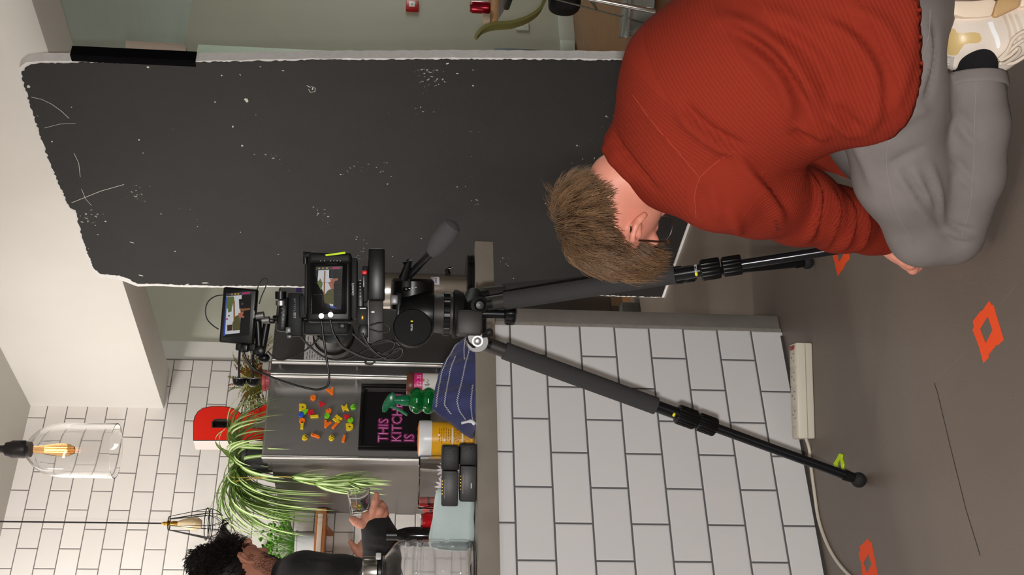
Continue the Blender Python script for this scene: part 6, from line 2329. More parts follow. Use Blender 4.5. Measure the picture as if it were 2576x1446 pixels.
dc = MB()
decal(dc, bvU, [(2484, 58), (2496, 54), (2502, 72), (2512, 92), (2516, 112), (2513, 122), (2507, 120), (2502, 100), (2492, 78)], 0.8, 0.0014, smooth=False)
dc.build('reflective_strip', mat('reflective_white', (255, 255, 255), 0.3, spec=0.9), shoe, fix=False, sharp=0)
for k in range(3):
    dc = MB()
    decal(dc, bvU, [(2520 + 16 * k, 40), (2528 + 16 * k, 40), (2540 + 16 * k, 70), (2544 + 16 * k, 100), (2538 + 16 * k, 104), (2534 + 16 * k, 76)], 1.0, 0.0013)
    if dc.f:
        dc.build('side_band', mat('beige_band', (214, 196, 176), 0.6), shoe, fix=False, sharp=0)
dc = MB()
decal(dc, bvU, [(2384, 140), (2402, 142), (2396, 180), (2378, 176)], 0.8, 0.0016, smooth=False)
if dc.f:
    dc.build('heel_tab', mat('tab_grey', (190, 180, 170), 0.7), shoe, fix=False, sharp=0)
for k, ch in enumerate('THER'):
    q, n_ = on_surf(bvU, 2392 - 1.2 * k, 148 + 7 * k, 0.0024)
    if q is not None:
        text('tab_letter', ch, 0.0062, q, vec(-0.15, 1, 0), vec(-1, -0.15, 0), mat('tab_white', (236, 232, 226), 0.7), shoe, 0.0002)
for pts in ([(2512, 150), (2534, 128), (2548, 100), (2566, 84), (2580, 78)], [(2514, 154), (2540, 140), (2560, 122), (2566, 126), (2556, 140), (2530, 158), (2514, 160)], [(2514, 158), (2545, 160), (2572, 146), (2584, 138)], [(2518, 148), (2550, 118), (2576, 100)]):
    MB().tube(smooth_path([p(X, Y, sd - 0.035 - 0.004 * i) for i, (X, Y) in enumerate(pts)], 5), 0.0034, 6).build('lace', mat('lace_cream', (222, 206, 188), 0.8), shoe, sharp=0)
sk = Body(0.004, 0.01)
sk.cone(p(2456, 160, sd - 0.004), p(2450, 232, 2.085), 0.036, 0.043)
sV, sF = sk.mesh(relax=1)
body_obj('sock', sV, sF, mat('black_sock', (16, 14, 18), 0.95, bump=0.3, bump_scale=400), per)

# ================================================================ THE MAN IN BLACK BEHIND THE BAR
man = thing('person', pd(900, 1500, 3.8) * np.array([1, 1, 0]), 'dark haired bearded person in a black top holding up a glass behind the worktop', 'person')
mHu = unit(vec(-0.885, -0.466, 0.0))
mHf = vec(0.466 * 0.6, -0.885 * 0.6, 0.8)
mHf = unit(mHf - mHu * (mHf @ mHu))
mHl = np.cross(mHu, mHf)
if mHl @ FW > 0:
    mHl = -mHl
mB = np.stack([mHl, mHf, mHu], 1)
mC = pd(614, 1409, 3.66) - mHl * 0.078 + mHf * 0.012
mh = lambda l, f, u_: mC + mB @ np.array([l, f, u_])
M_SKIN2 = mat('skin_olive', (206, 142, 118), 0.5, var=0.06, var_scale=26, sss=0.1)
b_ = Body(0.0045, 0.018)
add_head(b_, mC, mB)
mn = pd(742, 1478, 3.8)
b_.cone(mh(0, -0.03, -0.06), mn, 0.056, 0.062, 0.03)
V1, F1 = b_.mesh(relax=2)
b_ = Body(0.012, 0.03)
b_.chain([mn, pd(860, 1545, 3.83), pd(1080, 1640, 3.83), pd(1300, 1700, 3.83)], [0.07, 0.13, 0.13, 0.13])
b_.chain([pd(790, 1448, 3.66), pd(955, 1462, 3.52), pd(956, 1338, 3.44)], [0.05, 0.042, 0.033])
b_.chain([pd(790, 1500, 3.98), pd(960, 1480, 4.0), pd(935, 1405, 3.72)], [0.05, 0.042, 0.033])
for nm, x in (('a', 0.09), ('b', -0.09)):
    o = pd(1300, 1700, 3.83) + CR * x
    b_.cone(o, np.array([o[0], o[1], 0.06]), 0.08, 0.05)
V2, F2 = b_.mesh(relax=1)
# right hand round the glass
b_ = Body(0.003, 0.008)
g = lambda X, Y, d_=3.42: pd(X, Y, d_)
b_.cone(g(958, 1332, 3.44), g(940, 1312, 3.425), 0.029, 0.027)
b_.chain([g(940, 1312, 3.425), g(927, 1304, 3.42)], [0.027, 0.024], 0.012)
b_.cone(g(948, 1306, 3.425), g(958, 1298, 3.42), 0.024, 0.018, 0.012)
b_.chain([g(934, 1300, 3.405), g(939, 1280, 3.40), g(944, 1260, 3.40), g(947, 1244, 3.405)], [0.0115, 0.0105, 0.0098, 0.0085], 0.005)
b_.chain([g(948, 1300, 3.41), g(957, 1284, 3.405), g(962, 1272, 3.42), g(958, 1264, 3.44)], [0.0125, 0.0115, 0.0105, 0.009], 0.005)
b_.chain([g(957, 1302, 3.42), g(966, 1290, 3.42), g(968, 1280, 3.44), g(962, 1272, 3.455)], [0.012, 0.011, 0.01, 0.0085], 0.005)
b_.chain([g(962, 1308, 3.43), g(970, 1300, 3.44), g(971, 1292, 3.455), g(965, 1286, 3.465)], [0.011, 0.01, 0.009, 0.008], 0.005)
b_.chain([g(922, 1316, 3.41), g(908, 1318, 3.40), g(895, 1312, 3.395), g(886, 1305, 3.40)], [0.0145, 0.0128, 0.0115, 0.0095], 0.006)
V3, F3 = b_.mesh(relax=1)
# left hand, palm towards the wall
b_ = Body(0.003, 0.008)
b_.cone(g(940, 1412, 3.74), g(928, 1398, 3.72), 0.027, 0.026)
b_.cone(g(928, 1398, 3.72), g(918, 1382, 3.71), 0.026, 0.029, 0.012)
for k, (X, Y) in enumerate(((906, 1372), (914, 1364), (923, 1358), (931, 1356))):
    a0 = g(X + 4, Y + 10, 3.7)
    b_.chain([a0, g(X + 3, Y, 3.705), g(X + 8, Y - 9, 3.73), g(X + 14, Y - 8, 3.755)], [0.0125, 0.0112, 0.01, 0.0085], 0.005)
b_.chain([g(912, 1396, 3.7), g(900, 1388, 3.69), g(890, 1376, 3.69), g(882, 1363, 3.70)], [0.0145, 0.0125, 0.0105, 0.0085], 0.006)
V4, F4 = b_.mesh(relax=1)
V, F = join([(V2, F2), (V1, F1), (V3, F3), (V4, F4)])
body_obj('body', V, F, M_SKIN2, man)
# black top
M_BTOP = mat('black_knit', (25, 23, 25), 0.9, bump=0.3, bump_scale=160, sheen=0.05)
b_ = Body(0.009, 0.04)
b_.chain([pd(770, 1492, 3.8), pd(860, 1545, 3.83), pd(1080, 1640, 3.83), pd(1240, 1685, 3.83)], [0.085, 0.15, 0.155, 0.155])
b_.chain([pd(725, 1462, 3.74), pd(752, 1446, 3.7)], [0.075, 0.07], 0.03)
b_.chain([pd(772, 1446, 3.66), pd(860, 1456, 3.58), pd(960, 1462, 3.5)], [0.076, 0.068, 0.062], 0.03)
b_.chain([pd(960, 1462, 3.5), pd(962, 1400, 3.46), pd(958, 1358, 3.445)], [0.064, 0.054, 0.052], 0.02)
b_.chain([pd(958, 1358, 3.445), pd(947, 1324, 3.43)], [0.056, 0.047], 0.012)
b_.chain([pd(790, 1500, 3.98), pd(965, 1490, 4.0), pd(942, 1418, 3.76)], [0.078, 0.062, 0.044], 0.02)
V, F = b_.mesh(relax=2)
V = folds(V, F, [([(935, 1352), (960, 1345), (985, 1362)], 0.008, 0.006), ([(920, 1375), (950, 1380), (990, 1385)], 0.008, -0.005), ([(760, 1405), (800, 1410), (850, 1420)], 0.01, 0.005), ([(890, 1402), (905, 1425), (900, 1445)], 0.01, -0.006)])
body_obj('black_top', V, F, M_BTOP, man)
b_ = Body(0.012, 0.03)
o = pd(1290, 1698, 3.83)
b_.cone(o, o - UP * 0.1, 0.15, 0.14)
for x in (0.09, -0.09):
    b_.cone(o + CR * x - UP * 0.05, np.array([(o + CR * x)[0], (o + CR * x)[1], 0.12]), 0.1, 0.07)
V, F = b_.mesh(relax=1)
body_obj('trousers', V, F, mat('black_denim', (24, 24, 27), 0.85), man)
for x in (0.09, -0.09):
    q = o + CR * x
    MB().ball(np.array([q[0], q[1], 0.05]) + CF * 0.05, (0.05, 0.12, 0.05), basis()).build('shoe', M_BLK3, man)
# hair and beard
hm, tint = MB(), []
rule2 = lambda q: q[2] - 0.55 * q[1] > 0.004 - (0.02 if q[1] < -0.04 else 0) and not (abs(q[0]) > 0.05 and -0.04 < q[1] < 0.03 and q[2] < 0.026)
cap = Body(0.006, 0.01)
cap.egg(mh(0, -0.012, 0.024), (0.077, 0.098, 0.084), mB)
cap.chain([mh(0, 0.05, 0.09), mh(0, -0.03, 0.12), mh(0, -0.09, 0.08)], [0.018, 0.032, 0.026], 0.04)
cV, cF = cap.mesh(relax=2)
kp = np.array([(lambda q: q[2] - 0.55 * q[1] > 0.006 - (0.03 if q[1] < -0.03 else 0))(mB.T @ (v - mC)) for v in cV])
hm.add(cV, [tuple(int(i) for i in f) for f in cF if kp[f].all()])
tint += [0.0] * len(cV)
hair(hm, tint, mC, mB, 420, np.array([0.0, 0.75, 0.35]), lambda q: 0.02 + 0.03 * max(0, q[2] / 0.1) + 0.02 * max(0, q[1] / 0.08), unit(vec(0.3, 0.5, 0.0)), 0.22, rg_, rule2, 0.0013, 7, 0.06)
cN = normals(cV, cF)
for i in rg_.sample([i for i in range(len(cV)) if (mB.T @ (cV[i] - mC))[2] > 0.03], 1500):
    dd = unit(cN[i] * 0.55 - mHf * 0.5 + mHu * 0.1 + np.array([rg_.gauss(0, .25) for _ in range(3)]))
    L = rg_.uniform(0.014, 0.026)
    P = [cV[i] - cN[i] * 0.003, cV[i] + dd * L * 0.4, cV[i] + unit(dd - mHf * 0.4 + DN * 0.1) * L * 0.75, cV[i] + unit(dd - mHf * 0.7 + DN * 0.3) * L]
    k0 = len(hm.v)
    hm.tube(P, [0.0016, 0.0014, 0.001, 0.0003], 3, caps=False)
    tint += [rg_.uniform(0, .6)] * (len(hm.v) - k0)
for k in range(60):
    a = mh(rg_.uniform(-0.05, 0.05), 0.07 + rg_.uniform(-.012, .012), 0.085)
    P = smooth_path([a, a + mHf * 0.012 + mHu * 0.03, a + mHf * 0.034 + mHu * (0.042 + rg_.uniform(-.008, .008)), a + mHf * (0.05 + rg_.uniform(-.006, .01)) + mHu * 0.03], 3)
    k0 = len(hm.v)
    hm.tube(P, [0.0022 * (1 - 0.8 * i / len(P)) for i in range(len(P))], 3, caps=False)
    tint += [rg_.uniform(0, .5)] * (len(hm.v) - k0)
hm.build('hair', mix_attr_mat('black_hair', (20, 16, 16), (52, 40, 36), 'tint', 0.5), man, sharp=0, attrs={'tint': tint}, fix=False)
bd, bt = MB(), []
bvM = bvh_of(V1, F1)
made = 0
while made < 3600:
    q = np.array([rg_.uniform(-0.07, 0.07), rg_.uniform(-0.01, 0.12), rg_.uniform(-0.115, 0.0)])
    if q[2] > -0.03 - 0.25 * (q[1]) and abs(q[0]) < 0.05:
        continue
    hit = bvM.find_nearest(Vector(mC + mB @ q))
    if hit[0] is None or hit[3] > 0.02:
        continue
    loc, nrm = np.array(hit[0]), np.array(hit[1])
    r = mB.T @ (loc - mC)
    if not (r[2] < -0.028 - 0.15 * max(0, r[1] - 0.05) and r[2] > -0.118 and r[1] > -0.012) and not (abs(r[0]) > 0.05 and r[1] < 0.03 and r[2] < 0.01 and r[1] > 0.002):
        continue
    e = unit(nrm * 0.6 - mHu * 0.8 + np.array([rg_.gauss(0, .3) for _ in range(3)]))
    bd.tube([loc - nrm * 0.001, loc + e * 0.0025, loc + e * 0.005 - mHu * 0.0005], [0.0004, 0.0003, 0.0001], 3, caps=False)
    made += 1
bd.build('beard', mat('black_beard', (30, 22, 20), 0.6), man, sharp=0, fix=False)
for s_ in (1, -1):
    MB().tube(smooth_path([mh(s_ * 0.014, 0.094, 0.03), mh(s_ * 0.034, 0.09, 0.036), mh(s_ * 0.052, 0.074, 0.03)], 4), 0.004, 6).build('eyebrow', mat('black_beard', (30, 22, 20), 0.6), man)
    MB().ball(mh(s_ * 0.031, 0.0775, 0.001), 0.0125).build('eye', mat('eye_white', (220, 214, 208), 0.2), man)
# the glass in the right hand
gb, gt = pd(908, 1294, 3.435), pd(913, 1240, 3.45)
ga = unit(gt - gb + vec(-0.012, 0, 0))
gl = thing('tumbler', gb, 'clear glass tumbler tilted in the hand of the dark haired person', 'glass')
Lg = 0.072
MB().lathe([(0.001, 0.0), (0.027, 0.0), (0.0295, 0.003), (0.034, Lg), (0.0328, Lg + 0.001), (0.0316, Lg), (0.0275, 0.012), (0.001, 0.009)], gb, ga, 36).build('bowl', M_GLASS, gl)
sp_ = thing('spoon', pd(925, 1352, 3.69), 'thin silver spoon handle held in the further hand', 'spoon')
MB().tube([pd(932, 1346, 3.685), pd(914, 1376, 3.68)], 0.0022, 8).build('handle', M_SILV, sp_)
MB().ball(pd(935, 1341, 3.685), (0.006, 0.003, 0.009)).build('spoon_bowl', M_SILV, sp_)

# ================================================================ ON THE FLOOR
def floor_ring(name, outer, inner, m, label, cat, group, z=0.0004):
    """Tape laid as a frame: the two outlines are photo points on the floor."""
    O_ = [pz(X, Y, 0)[:2] for X, Y in outer]
    I_ = [pz(X, Y, 0)[:2] for X, Y in inner]
    mb = MB()
    from mathutils.geometry import tessellate_polygon
    tri = tessellate_polygon([[Vector((a[0], a[1], 0)) for a in O_], [Vector((a[0], a[1], 0)) for a in I_]])
    pts = O_ + I_
    n = len(pts)
    V = [np.array([a[0], a[1], z + 0.0003]) for a in pts] + [np.array([a[0], a[1], 0.0001]) for a in pts]
    F = [tuple(t_) for t_ in tri] + [tuple(n + i for i in reversed(t_)) for t_ in tri]
    for s0, L in ((0, len(O_)), (len(O_), len(I_))):
        for i in range(L):
            F.append((s0 + i, s0 + (i + 1) % L, n + s0 + (i + 1) % L, n + s0 + i))
    mb.add(V, F)
    return tag(mb.build(name, m, sharp=40), label, cat, group)


T = lambda x, y: (1960 + x / 1.938, 700 + y / 1.938)
floor_ring('tape_mark', [T(945, 210), T(985, 158), T(990, 160), T(1025, 110), T(1040, 132), T(1046, 128), T(1052, 156), T(1096, 298), T(1068, 326), T(1062, 322), T(1020, 374), T(1024, 384), T(997, 413), T(975, 330), T(944, 250), T(952, 236)],
           [T(980, 246), T(1018, 184), T(1042, 252), T(1008, 318)], M_ORG, 'orange tape square on the open floor nearest the kneeling knee', 'tape mark', 'orange tape squares')
floor_ring('tape_mark', [T(388, 1338), T(398, 1326), T(392, 1310), T(435, 1268), T(440, 1280), T(450, 1284), T(482, 1446), T(468, 1480), T(425, 1530), T(408, 1480), T(404, 1400)],
           [T(412, 1384), T(437, 1344), T(452, 1392), T(430, 1440)], M_ORG, 'orange tape square on the floor beside the cable curve, cut by the picture edge', 'tape mark', 'orange tape squares')
U = lambda x, y: (2100 + x / 7.23, 520 + y / 7.23)
floor_ring('tape_mark', [U(55, 1262), U(160, 1115), U(200, 1020), U(270, 950), U(262, 840), U(150, 500), U(20, 560), U(-70, 770), U(0, 1010)],
           [U(80, 1012), U(160, 870), U(110, 700), U(30, 810)], M_ORG, 'orange tape square partly hidden by the sweater cuff', 'tape mark', 'orange tape squares')
W_ = lambda x, y: (1600 + x / 4.293, 980 + y / 4.293)
floor_ring('tape_loop', [W_(2225, 688), W_(2236, 700), W_(2232, 740), W_(2252, 800), W_(2248, 840), W_(2262, 890), W_(2210, 890), W_(2160, 850), W_(2148, 800), W_(2190, 730), W_(2206, 694)],
           [W_(2218, 740), W_(2224, 780), W_(2240, 860), W_(2196, 850), W_(2178, 800)], M_NEON, 'crumpled neon yellow tape loop on the floor by the front tripod foot', 'tape mark', 'neon tape pieces', 0.004)
fb = [pz(X, Y, 0) for X, Y in ((2119, 476), (2124, 466), (2132, 480), (2139, 486), (2128, 492))]
mb = MB()
mb.add([q + UP * 0.0006 for q in fb] + [q + UP * 0.0001 for q in fb], [(0, 1, 2, 3, 4), (9, 8, 7, 6, 5)] + [(i, (i + 1) % 5, 5 + (i + 1) % 5, 5 + i) for i in range(5)])
tag(mb.build('tape_scrap', M_NEON), 'small neon yellow tape scrap on the floor between sleeve and thigh', 'tape mark', 'neon tape pieces')

# power strip lying along the bar
e0, e1 = pz(2043, 862, 0), pz(2051, 1103, 0)
axs = unit(e1 - e0)
back = np.cross(axs, UP)
if back @ CF < 0:
    back = -back
Ls = np.linalg.norm(e1 - e0)
hs, ws = 0.046, 0.055
ps = thing('power_strip', (e0 + e1) / 2 + back * ws / 2, 'cream power strip lying on the floor along the tiled bar', 'power strip')
Bs = np.stack([axs, back, UP], 1)
M_CREAM = mat('cream_plastic', (232, 224, 206), 0.4)
MB().box((e0 + e1) / 2 + back * ws / 2 + UP * hs / 2, (Ls, ws, hs), Bs, 0.004).build('housing', M_CREAM, ps)
MB().box((e0 + e1) / 2 - back * 0.0006 + UP * hs * 0.45, (Ls * 0.995, 0.002, 0.0016), Bs).build('seam', mat('cream_seam', (170, 162, 148), 0.6), ps)  # darker cream line along the seam
for k in range(4):
    c = e0 + axs * Ls * (0.15 + 0.2 * k) + back * ws / 2 + UP * (hs + 0.0004)
    sk_ = MB().box(c, (Ls * 0.185, ws * 0.86, 0.0016), Bs, 0.0005).build('socket', mat('cream_socket', (224, 216, 198), 0.45), ps)
    for a_, b_2 in ((0.0, 0.009), (0.01, -0.007), (-0.01, -0.007)):
        MB().box(c + axs * a_ + back * b_2 + UP * 0.0009, (0.0028, 0.006, 0.0006), Bs).build('pin_hole', M_BLACKP, sk_)
MB().box(e0 + axs * 0.012 + back * ws / 2 + UP * (hs + 0.001), (0.012, 0.03, 0.003), Bs, 0.001).build('red_switch', mat('red_switch_paint', (170, 40, 32), 0.4), ps)
MB().box(e1 - axs * 0.02 + back * ws * 0.5 + UP * (hs + 0.0004), (0.03, 0.044, 0.002), Bs, 0.0006).build('fuse_cover', mat('cream_socket', (224, 216, 198), 0.45), ps)
cpts = [e1 - axs * 0.004 + back * 0.02 + UP * 0.02]
for X, Y in ((2036, 1130), (2041, 1180), (2049, 1240), (2056, 1290), (2066, 1330), (2084, 1375), (2106, 1412), (2132, 1442), (2165, 1470)):
    cpts.append(pz(X, Y, 0.0046))
tag(MB().tube(smooth_path(cpts, 6), 0.0044, 10).build('power_cable', mat('cream_cable', (222, 212, 196), 0.45), sharp=0), 'cream power cable running from the strip along the bar foot', 'cable')

# worn lines on the floor
sm = MB()


def floor_line(P, w, z=0.0004):
    Q = [pz(X, Y, 0) for X, Y in P]
    for i in range(len(Q) - 1):
        d_ = unit(Q[i + 1] - Q[i])
        n_ = np.cross(d_, UP) * w
        sm.add([Q[i] - n_ + UP * z, Q[i + 1] - n_ + UP * z, Q[i + 1] + n_ + UP * z, Q[i] + n_ + UP * z], [(0, 1, 2, 3)])


floor_line([(2350, 963), (2358, 985), (2390, 1120), (2430, 1280), (2466, 1397)], 0.0012)
sm.m = 1
floor_line([(2560, 710), (2520, 765)], 0.0006)
floor_line([(2435, 880), (2350, 960)], 0.0005)
floor_line([(2340, 975), (2190, 1150)], 0.0004)
floor_line([(2278, 680), (2286, 720), (2312, 810)], 0.0004)
floor_line([(2042, 700), (2010, 760), (1975, 820)], 0.0006)
for X, Y in ((1800, 745), (1985, 771), (1984, 884), (2094, 925), (2084, 993), (1648, 750), (1664, 764), (2315, 745), (2470, 746), (2540, 1000), (2110, 993), (1768, 747), (2418, 696), (2235, 790)):
    floor_line([(X, Y), (X + 3, Y + 3)], 0.0014)
o = sm.build('floor_marks', [mat('black_scuff', (38, 34, 34), 0.7), mat('pale_scuff', (140, 130, 121), 0.7)], fix=False)
tag(o, kind='structure')

# ================================================================ THE FAR ROOM BEYOND THE BOARD
M_DRED = mat('alarm_red', (176, 20, 26), 0.35)
q = py(1037, 17, WY + 0.03)
al = thing('fire_call_point', q, 'red fire alarm call point on the far grey green wall', 'fire alarm')
MB().box(q, (0.09, 0.045, 0.088), None, 0.006).build('case', M_DRED, al)
MB().box(q + np.array([0.0, -0.0232, 0.002]), (0.05, 0.003, 0.04), None, 0.001).build('press_plate', mat('press_white', (222, 220, 218), 0.4), al)
for k in range(3):
    MB().box(q + np.array([-0.008 + 0.008 * k, -0.025, 0.002]), (0.004, 0.002, 0.007)).build('black_mark', M_BLACKP, al)
q = py(1314, 66, WY + 0.03)
so = thing('wall_socket', q, 'pale wall socket low on the far wall', 'socket')
MB().box(q, (0.09, 0.016, 0.09), None, 0.004).build('plate', mat('socket_white', (196, 198, 188), 0.35), so)
MB().box(q + np.array([0.012, -0.009, 0.0]), (0.03, 0.006, 0.05), None, 0.003).build('switch', mat('socket_bright', (222, 222, 214), 0.3), so)
q = py(1428, 124, WY + 0.02)
jb = thing('junction_box', q, 'white cable box on the skirting of the far wall', 'junction box')
MB().box(q, (0.14, 0.04, 0.1), None, 0.005).build('box', mat('socket_white', (196, 198, 188), 0.35), jb)
MB().tube([q + np.array([-0.07, 0, -0.01]), q + np.array([-0.2, 0.0, -0.012]), q + np.array([-0.34, 0.005, -0.05])], 0.009, 10).build('lead', M_BLACKP, jb)
# pale door leaf and a dark folded panel whose edges show beside the board
x_ = py(700, 121, WY - 0.1)[0]
zt_ = py(497, 117, WY - 0.1)[2]
dr = MB().box((x_ - 0.35, WY - 0.1 + 0.022, zt_ / 2), (0.7, 0.044, zt_), bev=0.003)
o = struct('door_1', dr, mat('pale_mint_paint', (214, 226, 212), 0.5))
MB().tube([np.array([x_ - 0.08, WY - 0.1 - 0.002, 1.0]), np.array([x_ - 0.08, WY - 0.14, 1.0]), np.array([x_ - 0.2, WY - 0.14, 1.0])], 0.009, 10).build('door_handle', M_CHROME, o)
a, c = py(1243, 121, WY - 0.25), py(1462, 125, WY - 0.25)
MBp = MB().box((a[0] - 0.16, WY - 0.24, (a[2]) / 2), (0.32, 0.035, a[2]), bev=0.004)
tag(MBp.build('folded_screen', mat('dark_blue_panel', (44, 46, 66), 0.5)), 'dark blue folded panel standing behind the black board near the far wall', 'panel')
# table, can, chairs
dT = 6.25
ta, tb = pd(1243, 74, dT), pd(1243, -160, dT)
zt_ = ta[2] + 0.02
tbl = thing('side_table', ((ta[0] + tb[0]) / 2, (ta[1] + tb[1]) / 2, 0), 'wooden topped table edge at the right with a red can on it', 'table')
mid = (ta + tb) / 2 + CF * 0.15 + CR * 0.034
MB().box((mid[0], mid[1], zt_ - 0.021), (np.linalg.norm(tb - ta), 0.3, 0.042), basis(-0.2), 0.008).build('table_top', mat('beech_top', (176, 132, 84), 0.4, var=0.12, var_scale=6, stretch=(2, 14, 14)), tbl)
for a_, b_2 in ((0.3, 0.06), (0.46, 0.06), (0.32, 0.24), (0.48, 0.24)):
    q = ta + CR * a_ * 1.0 + CF * b_2
    MB().tube([np.array([q[0], q[1], zt_ - 0.042]), np.array([q[0], q[1], 0.0])], 0.014, 12).build('leg', mat('grey_leg', (96, 90, 88), 0.4, 0.4), tbl)
MB().prism([(0, 0), (0.4, 0), (0.4, -0.16), (0.28, -0.16)], np.array([ta[0], ta[1], zt_ - 0.043]) + CR * 0.06 + CF * 0.03, CR, UP, 0.01).build('apron', mat('grey_apron', (120, 108, 104), 0.6), tbl)
q = np.array([*(pd(1230, 20, dT + 0.08)[:2]), zt_ + 0.0005])
cn = thing('drink_can', q, 'dark red drink can standing on the wooden table at the right', 'can')
MB().lathe([(0.026, 0), (0.033, 0.007), (0.033, 0.094), (0.026, 0.106)], q, n=28).build('body', mat('dark_red_can', (150, 14, 36), 0.2, 0.5), cn)
MB().lathe([(0.026, 0.1055), (0.027, 0.109), (0.025, 0.108), (0.001, 0.106)], q, n=28).build('lid', M_ALU, cn)
q = np.array([*(pd(1230, 48, dT + 0.03)[:2]), zt_ + 0.0005])
cp = thing('small_cup', q, 'small pale cup with dark inside at the table edge beside the red can', 'cup')
MB().lathe([(0.022, 0), (0.026, 0.004), (0.03, 0.042), (0.027, 0.042), (0.023, 0.008), (0.001, 0.006)], q, n=24).build('cup', mat('pale_clay', (190, 170, 150), 0.5), cp)
dC = 5.9
chp = smooth_path([pd(1199, 86, dC), pd(1216, 68, dC), pd(1245, 58, dC), pd(1290, 54, dC), pd(1335, 38, dC), pd(1366, 10, dC), pd(1378, -40, dC), pd(1374, -130, dC), pd(1372, -230, dC)], 5)
sh_ = MB()
rows, rows2 = [], []
for i, q in enumerate(chp):
    t_ = unit(chp[min(i + 1, len(chp) - 1)] - chp[max(i - 1, 0)])
    nn = unit(np.cross(t_, CF)) * 0.008
    wv = 0.07 * (0.8 + 0.2 * min(1, i / 8))
    rows.append([q + nn + CF * (0.07 + wv * s_) for s_ in (-1, -.6, 0, .6, 1)])
    rows2.append([q - nn + CF * (0.07 + wv * s_) for s_ in (-1, -.6, 0, .6, 1)])
sh_.grid(rows)
sh_.grid(rows2)
n5 = 5
for e in (0, 4):
    sh_.grid([[r[e], r2_[e]] for r, r2_ in zip(rows, rows2)])
sh_.grid([rows[0], rows2[0]])
sh_.grid([rows[-1], rows2[-1]])
chb = np.array([*((chp[-1] + chp[20])[:2] / 2), 0])
ch_ = thing('shell_chair', chb, 'olive green shell chair seen edge on beside the wooden table', 'chair')
sh_.build('seat_shell', mat('olive_shell', (128, 124, 62), 0.45), ch_, sharp=50)
cs = pd(1376, -120, dC) + CF * 0.07
for dx_, dy_ in ((0.1, -0.05), (0.1, 0.05), (0.36, -0.05), (0.36, 0.05)):
    a_ = cs + CR * dx_ * 0.5 + CF * dy_ * 0.6
    b_2 = cs + CR * (dx_ * 1.25 - 0.02) + CF * dy_
    MB().tube([a_, np.array([b_2[0], b_2[1], 0.0])], 0.009, 10).build('leg', M_CHROME, ch_)
# chrome frame of a nearer chair, bag, stand, plastic box
dN = 5.35
fr_ = thing('chrome_chair', np.array([*pd(1600, -60, dN)[:2], 0]), 'chair with a thick chrome tube leg cut by the picture edge', 'chair')
fa, fb_ = pd(1300, -40, dN), pd(1592, 26, dN)
fb_[2] = 0.012
MB().tube([fa, fb_], 0.0125, 16).build('leg', M_CHROME, fr_)
MB().tube([fa + CF * 0.36 + CR * 0.2, fb_ + CF * 0.36 + CR * 0.22], 0.0125, 16).build('leg', M_CHROME, fr_)
MB().tube([fa + CR * 0.36, fb_ + CR * 0.45], 0.0125, 16).build('leg', M_CHROME, fr_)
MB().tube([fa + CR * 0.36 + CF * 0.36, fb_ + CR * 0.45 + CF * 0.36], 0.0125, 16).build('leg', M_CHROME, fr_)
MB().box(fa + CR * 0.18 + CF * 0.18 + UP * 0.014, (0.42, 0.42, 0.03), basis(), 0.01).build('seat', mat('black_seat', (26, 25, 26), 0.5), fr_)
q = pd(1420, 10, 5.75)
bg = soft_box(np.array([q[0], q[1], q[2]]) + CR * 0.05, (0.2, 0.16, 0.15), basis(), 0.5, 0.03)
tag(bg.build('black_bag', mat('black_bag_cloth', (14, 14, 15), 0.7), sharp=0), 'small black bag hanging under the olive shell chair', 'bag')
st_ = thing('folding_stand', np.array([*pd(1538, 53, 5.6)[:2], 0]), 'thin metal folding stand with a rubber foot in front of the far wall', 'stand')
f0 = pz(1500, 20, 0)
ft_ = pd(1538, 53, 5.62)
ft_[2] = 0.01
top_ = pd(1330, -20, 5.62)
M_ROD = mat('thin_steel_rod', (150, 150, 142), 0.3, 0.9)
MB().tube([top_, ft_], 0.0045, 8).build('leg', M_ROD, st_)
for dv in (CR * 0.34 + CF * 0.1, CR * 0.3 + CF * 0.3):
    e_ = ft_ + dv
    MB().tube([top_, e_], 0.0045, 8).build('leg', M_ROD, st_)
    MB().tube([top_ * 0.4 + ft_ * 0.6, top_ * 0.55 + e_ * 0.45], 0.003, 8).build('brace', M_ROD, st_)
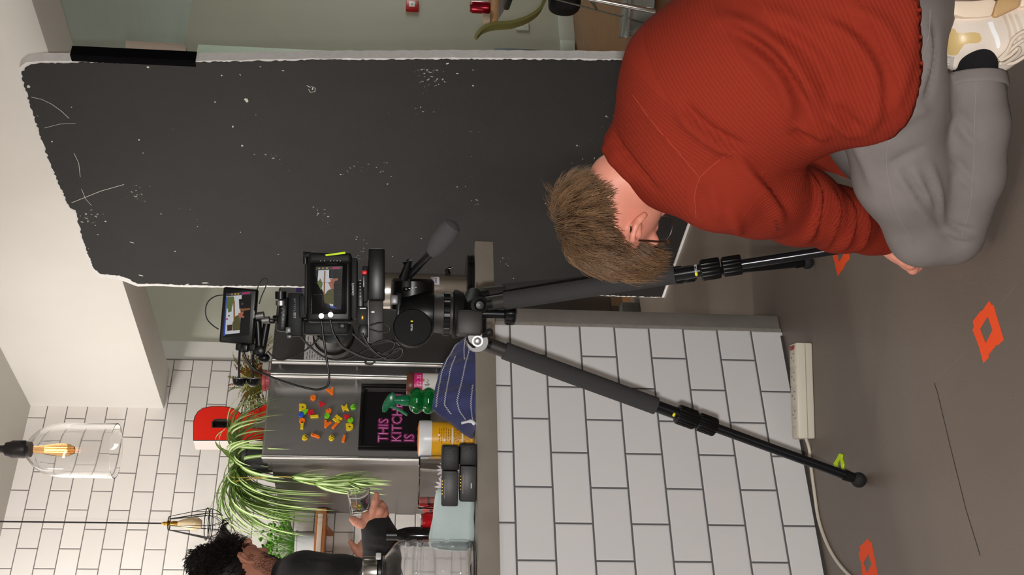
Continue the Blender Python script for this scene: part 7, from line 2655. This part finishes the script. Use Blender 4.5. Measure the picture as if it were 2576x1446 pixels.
MB().lathe([(0.006, 0.0), (0.015, 0.0), (0.012, 0.02), (0.006, 0.024)], ft_ - UP * 0.01, n=16).build('rubber_foot', M_RUB, st_)
dB = 4.95
qa, qb = pd(1582, 92, dB), pd(1640, -40, dB)
bz0 = 0.0
bq = pz(1647, 90, 0)
bh = (1647 - 1586) * ((bq - EYE) @ FW) / FPX
bw = 0.34
bcn = np.array([bq[0], bq[1], 0]) + CR * (bw / 2 + 0.02) + CF * 0.1
bx_ = thing('plastic_box', bcn, 'clear plastic storage box on the wooden floor behind the kneeling back', 'storage box')
Bb = basis(-0.18)
zb_ = pd(1646, 60, dB)[2]
mbx = MB()
ro, ri = [], []
for z_, k_ in ((0.002, 0.9), (0.012, 0.94), (bh, 1.0)):
    ro.append([bcn + Bb @ np.array([sx * bw / 2 * k_, sy * 0.095 * k_, z_]) for sx, sy in ((-1, -1), (-.9, -1.06), (.9, -1.06), (1, -1), (1.02, -.9), (1.02, .9), (1, 1), (.9, 1.06), (-.9, 1.06), (-1, 1), (-1.02, .9), (-1.02, -.9))])
    ri.append([q_ + (bcn - q_) * np.array([0.014, 0.014, 0]) + UP * 0.002 for q_ in ro[-1]])
mbx.grid(ro, closed=True)
mbx.grid(ri[::-1], closed=True)
mbx.add(ro[-1] + ri[-1], [(i, (i + 1) % 12, 12 + (i + 1) % 12, 12 + i) for i in range(12)])
mbx.add(ro[0], [tuple(range(11, -1, -1))])
mbx.add(ri[0], [tuple(range(12))])
mbx.build('tub', mat('milky_plastic', (226, 226, 228), 0.1, trans=0.92, ior=1.3), bx_, sharp=50)
MB().box(bcn + UP * (bh + 0.008), (bw * 1.06, 0.215, 0.014), Bb, 0.006).build('lid', mat('milky_lid', (222, 222, 224), 0.12, trans=0.8, ior=1.3), bx_)
# small dark box on the floor past the end of the bar
q = pz(1602, 770, 0)
tag(MB().box(np.array([2.98, 4.62, 0.045]), (0.16, 0.1, 0.09), None, 0.006).build('small_box', mat('grey_box', (88, 86, 82), 0.5)), 'small grey box on the floor between bar end and black board', 'box')
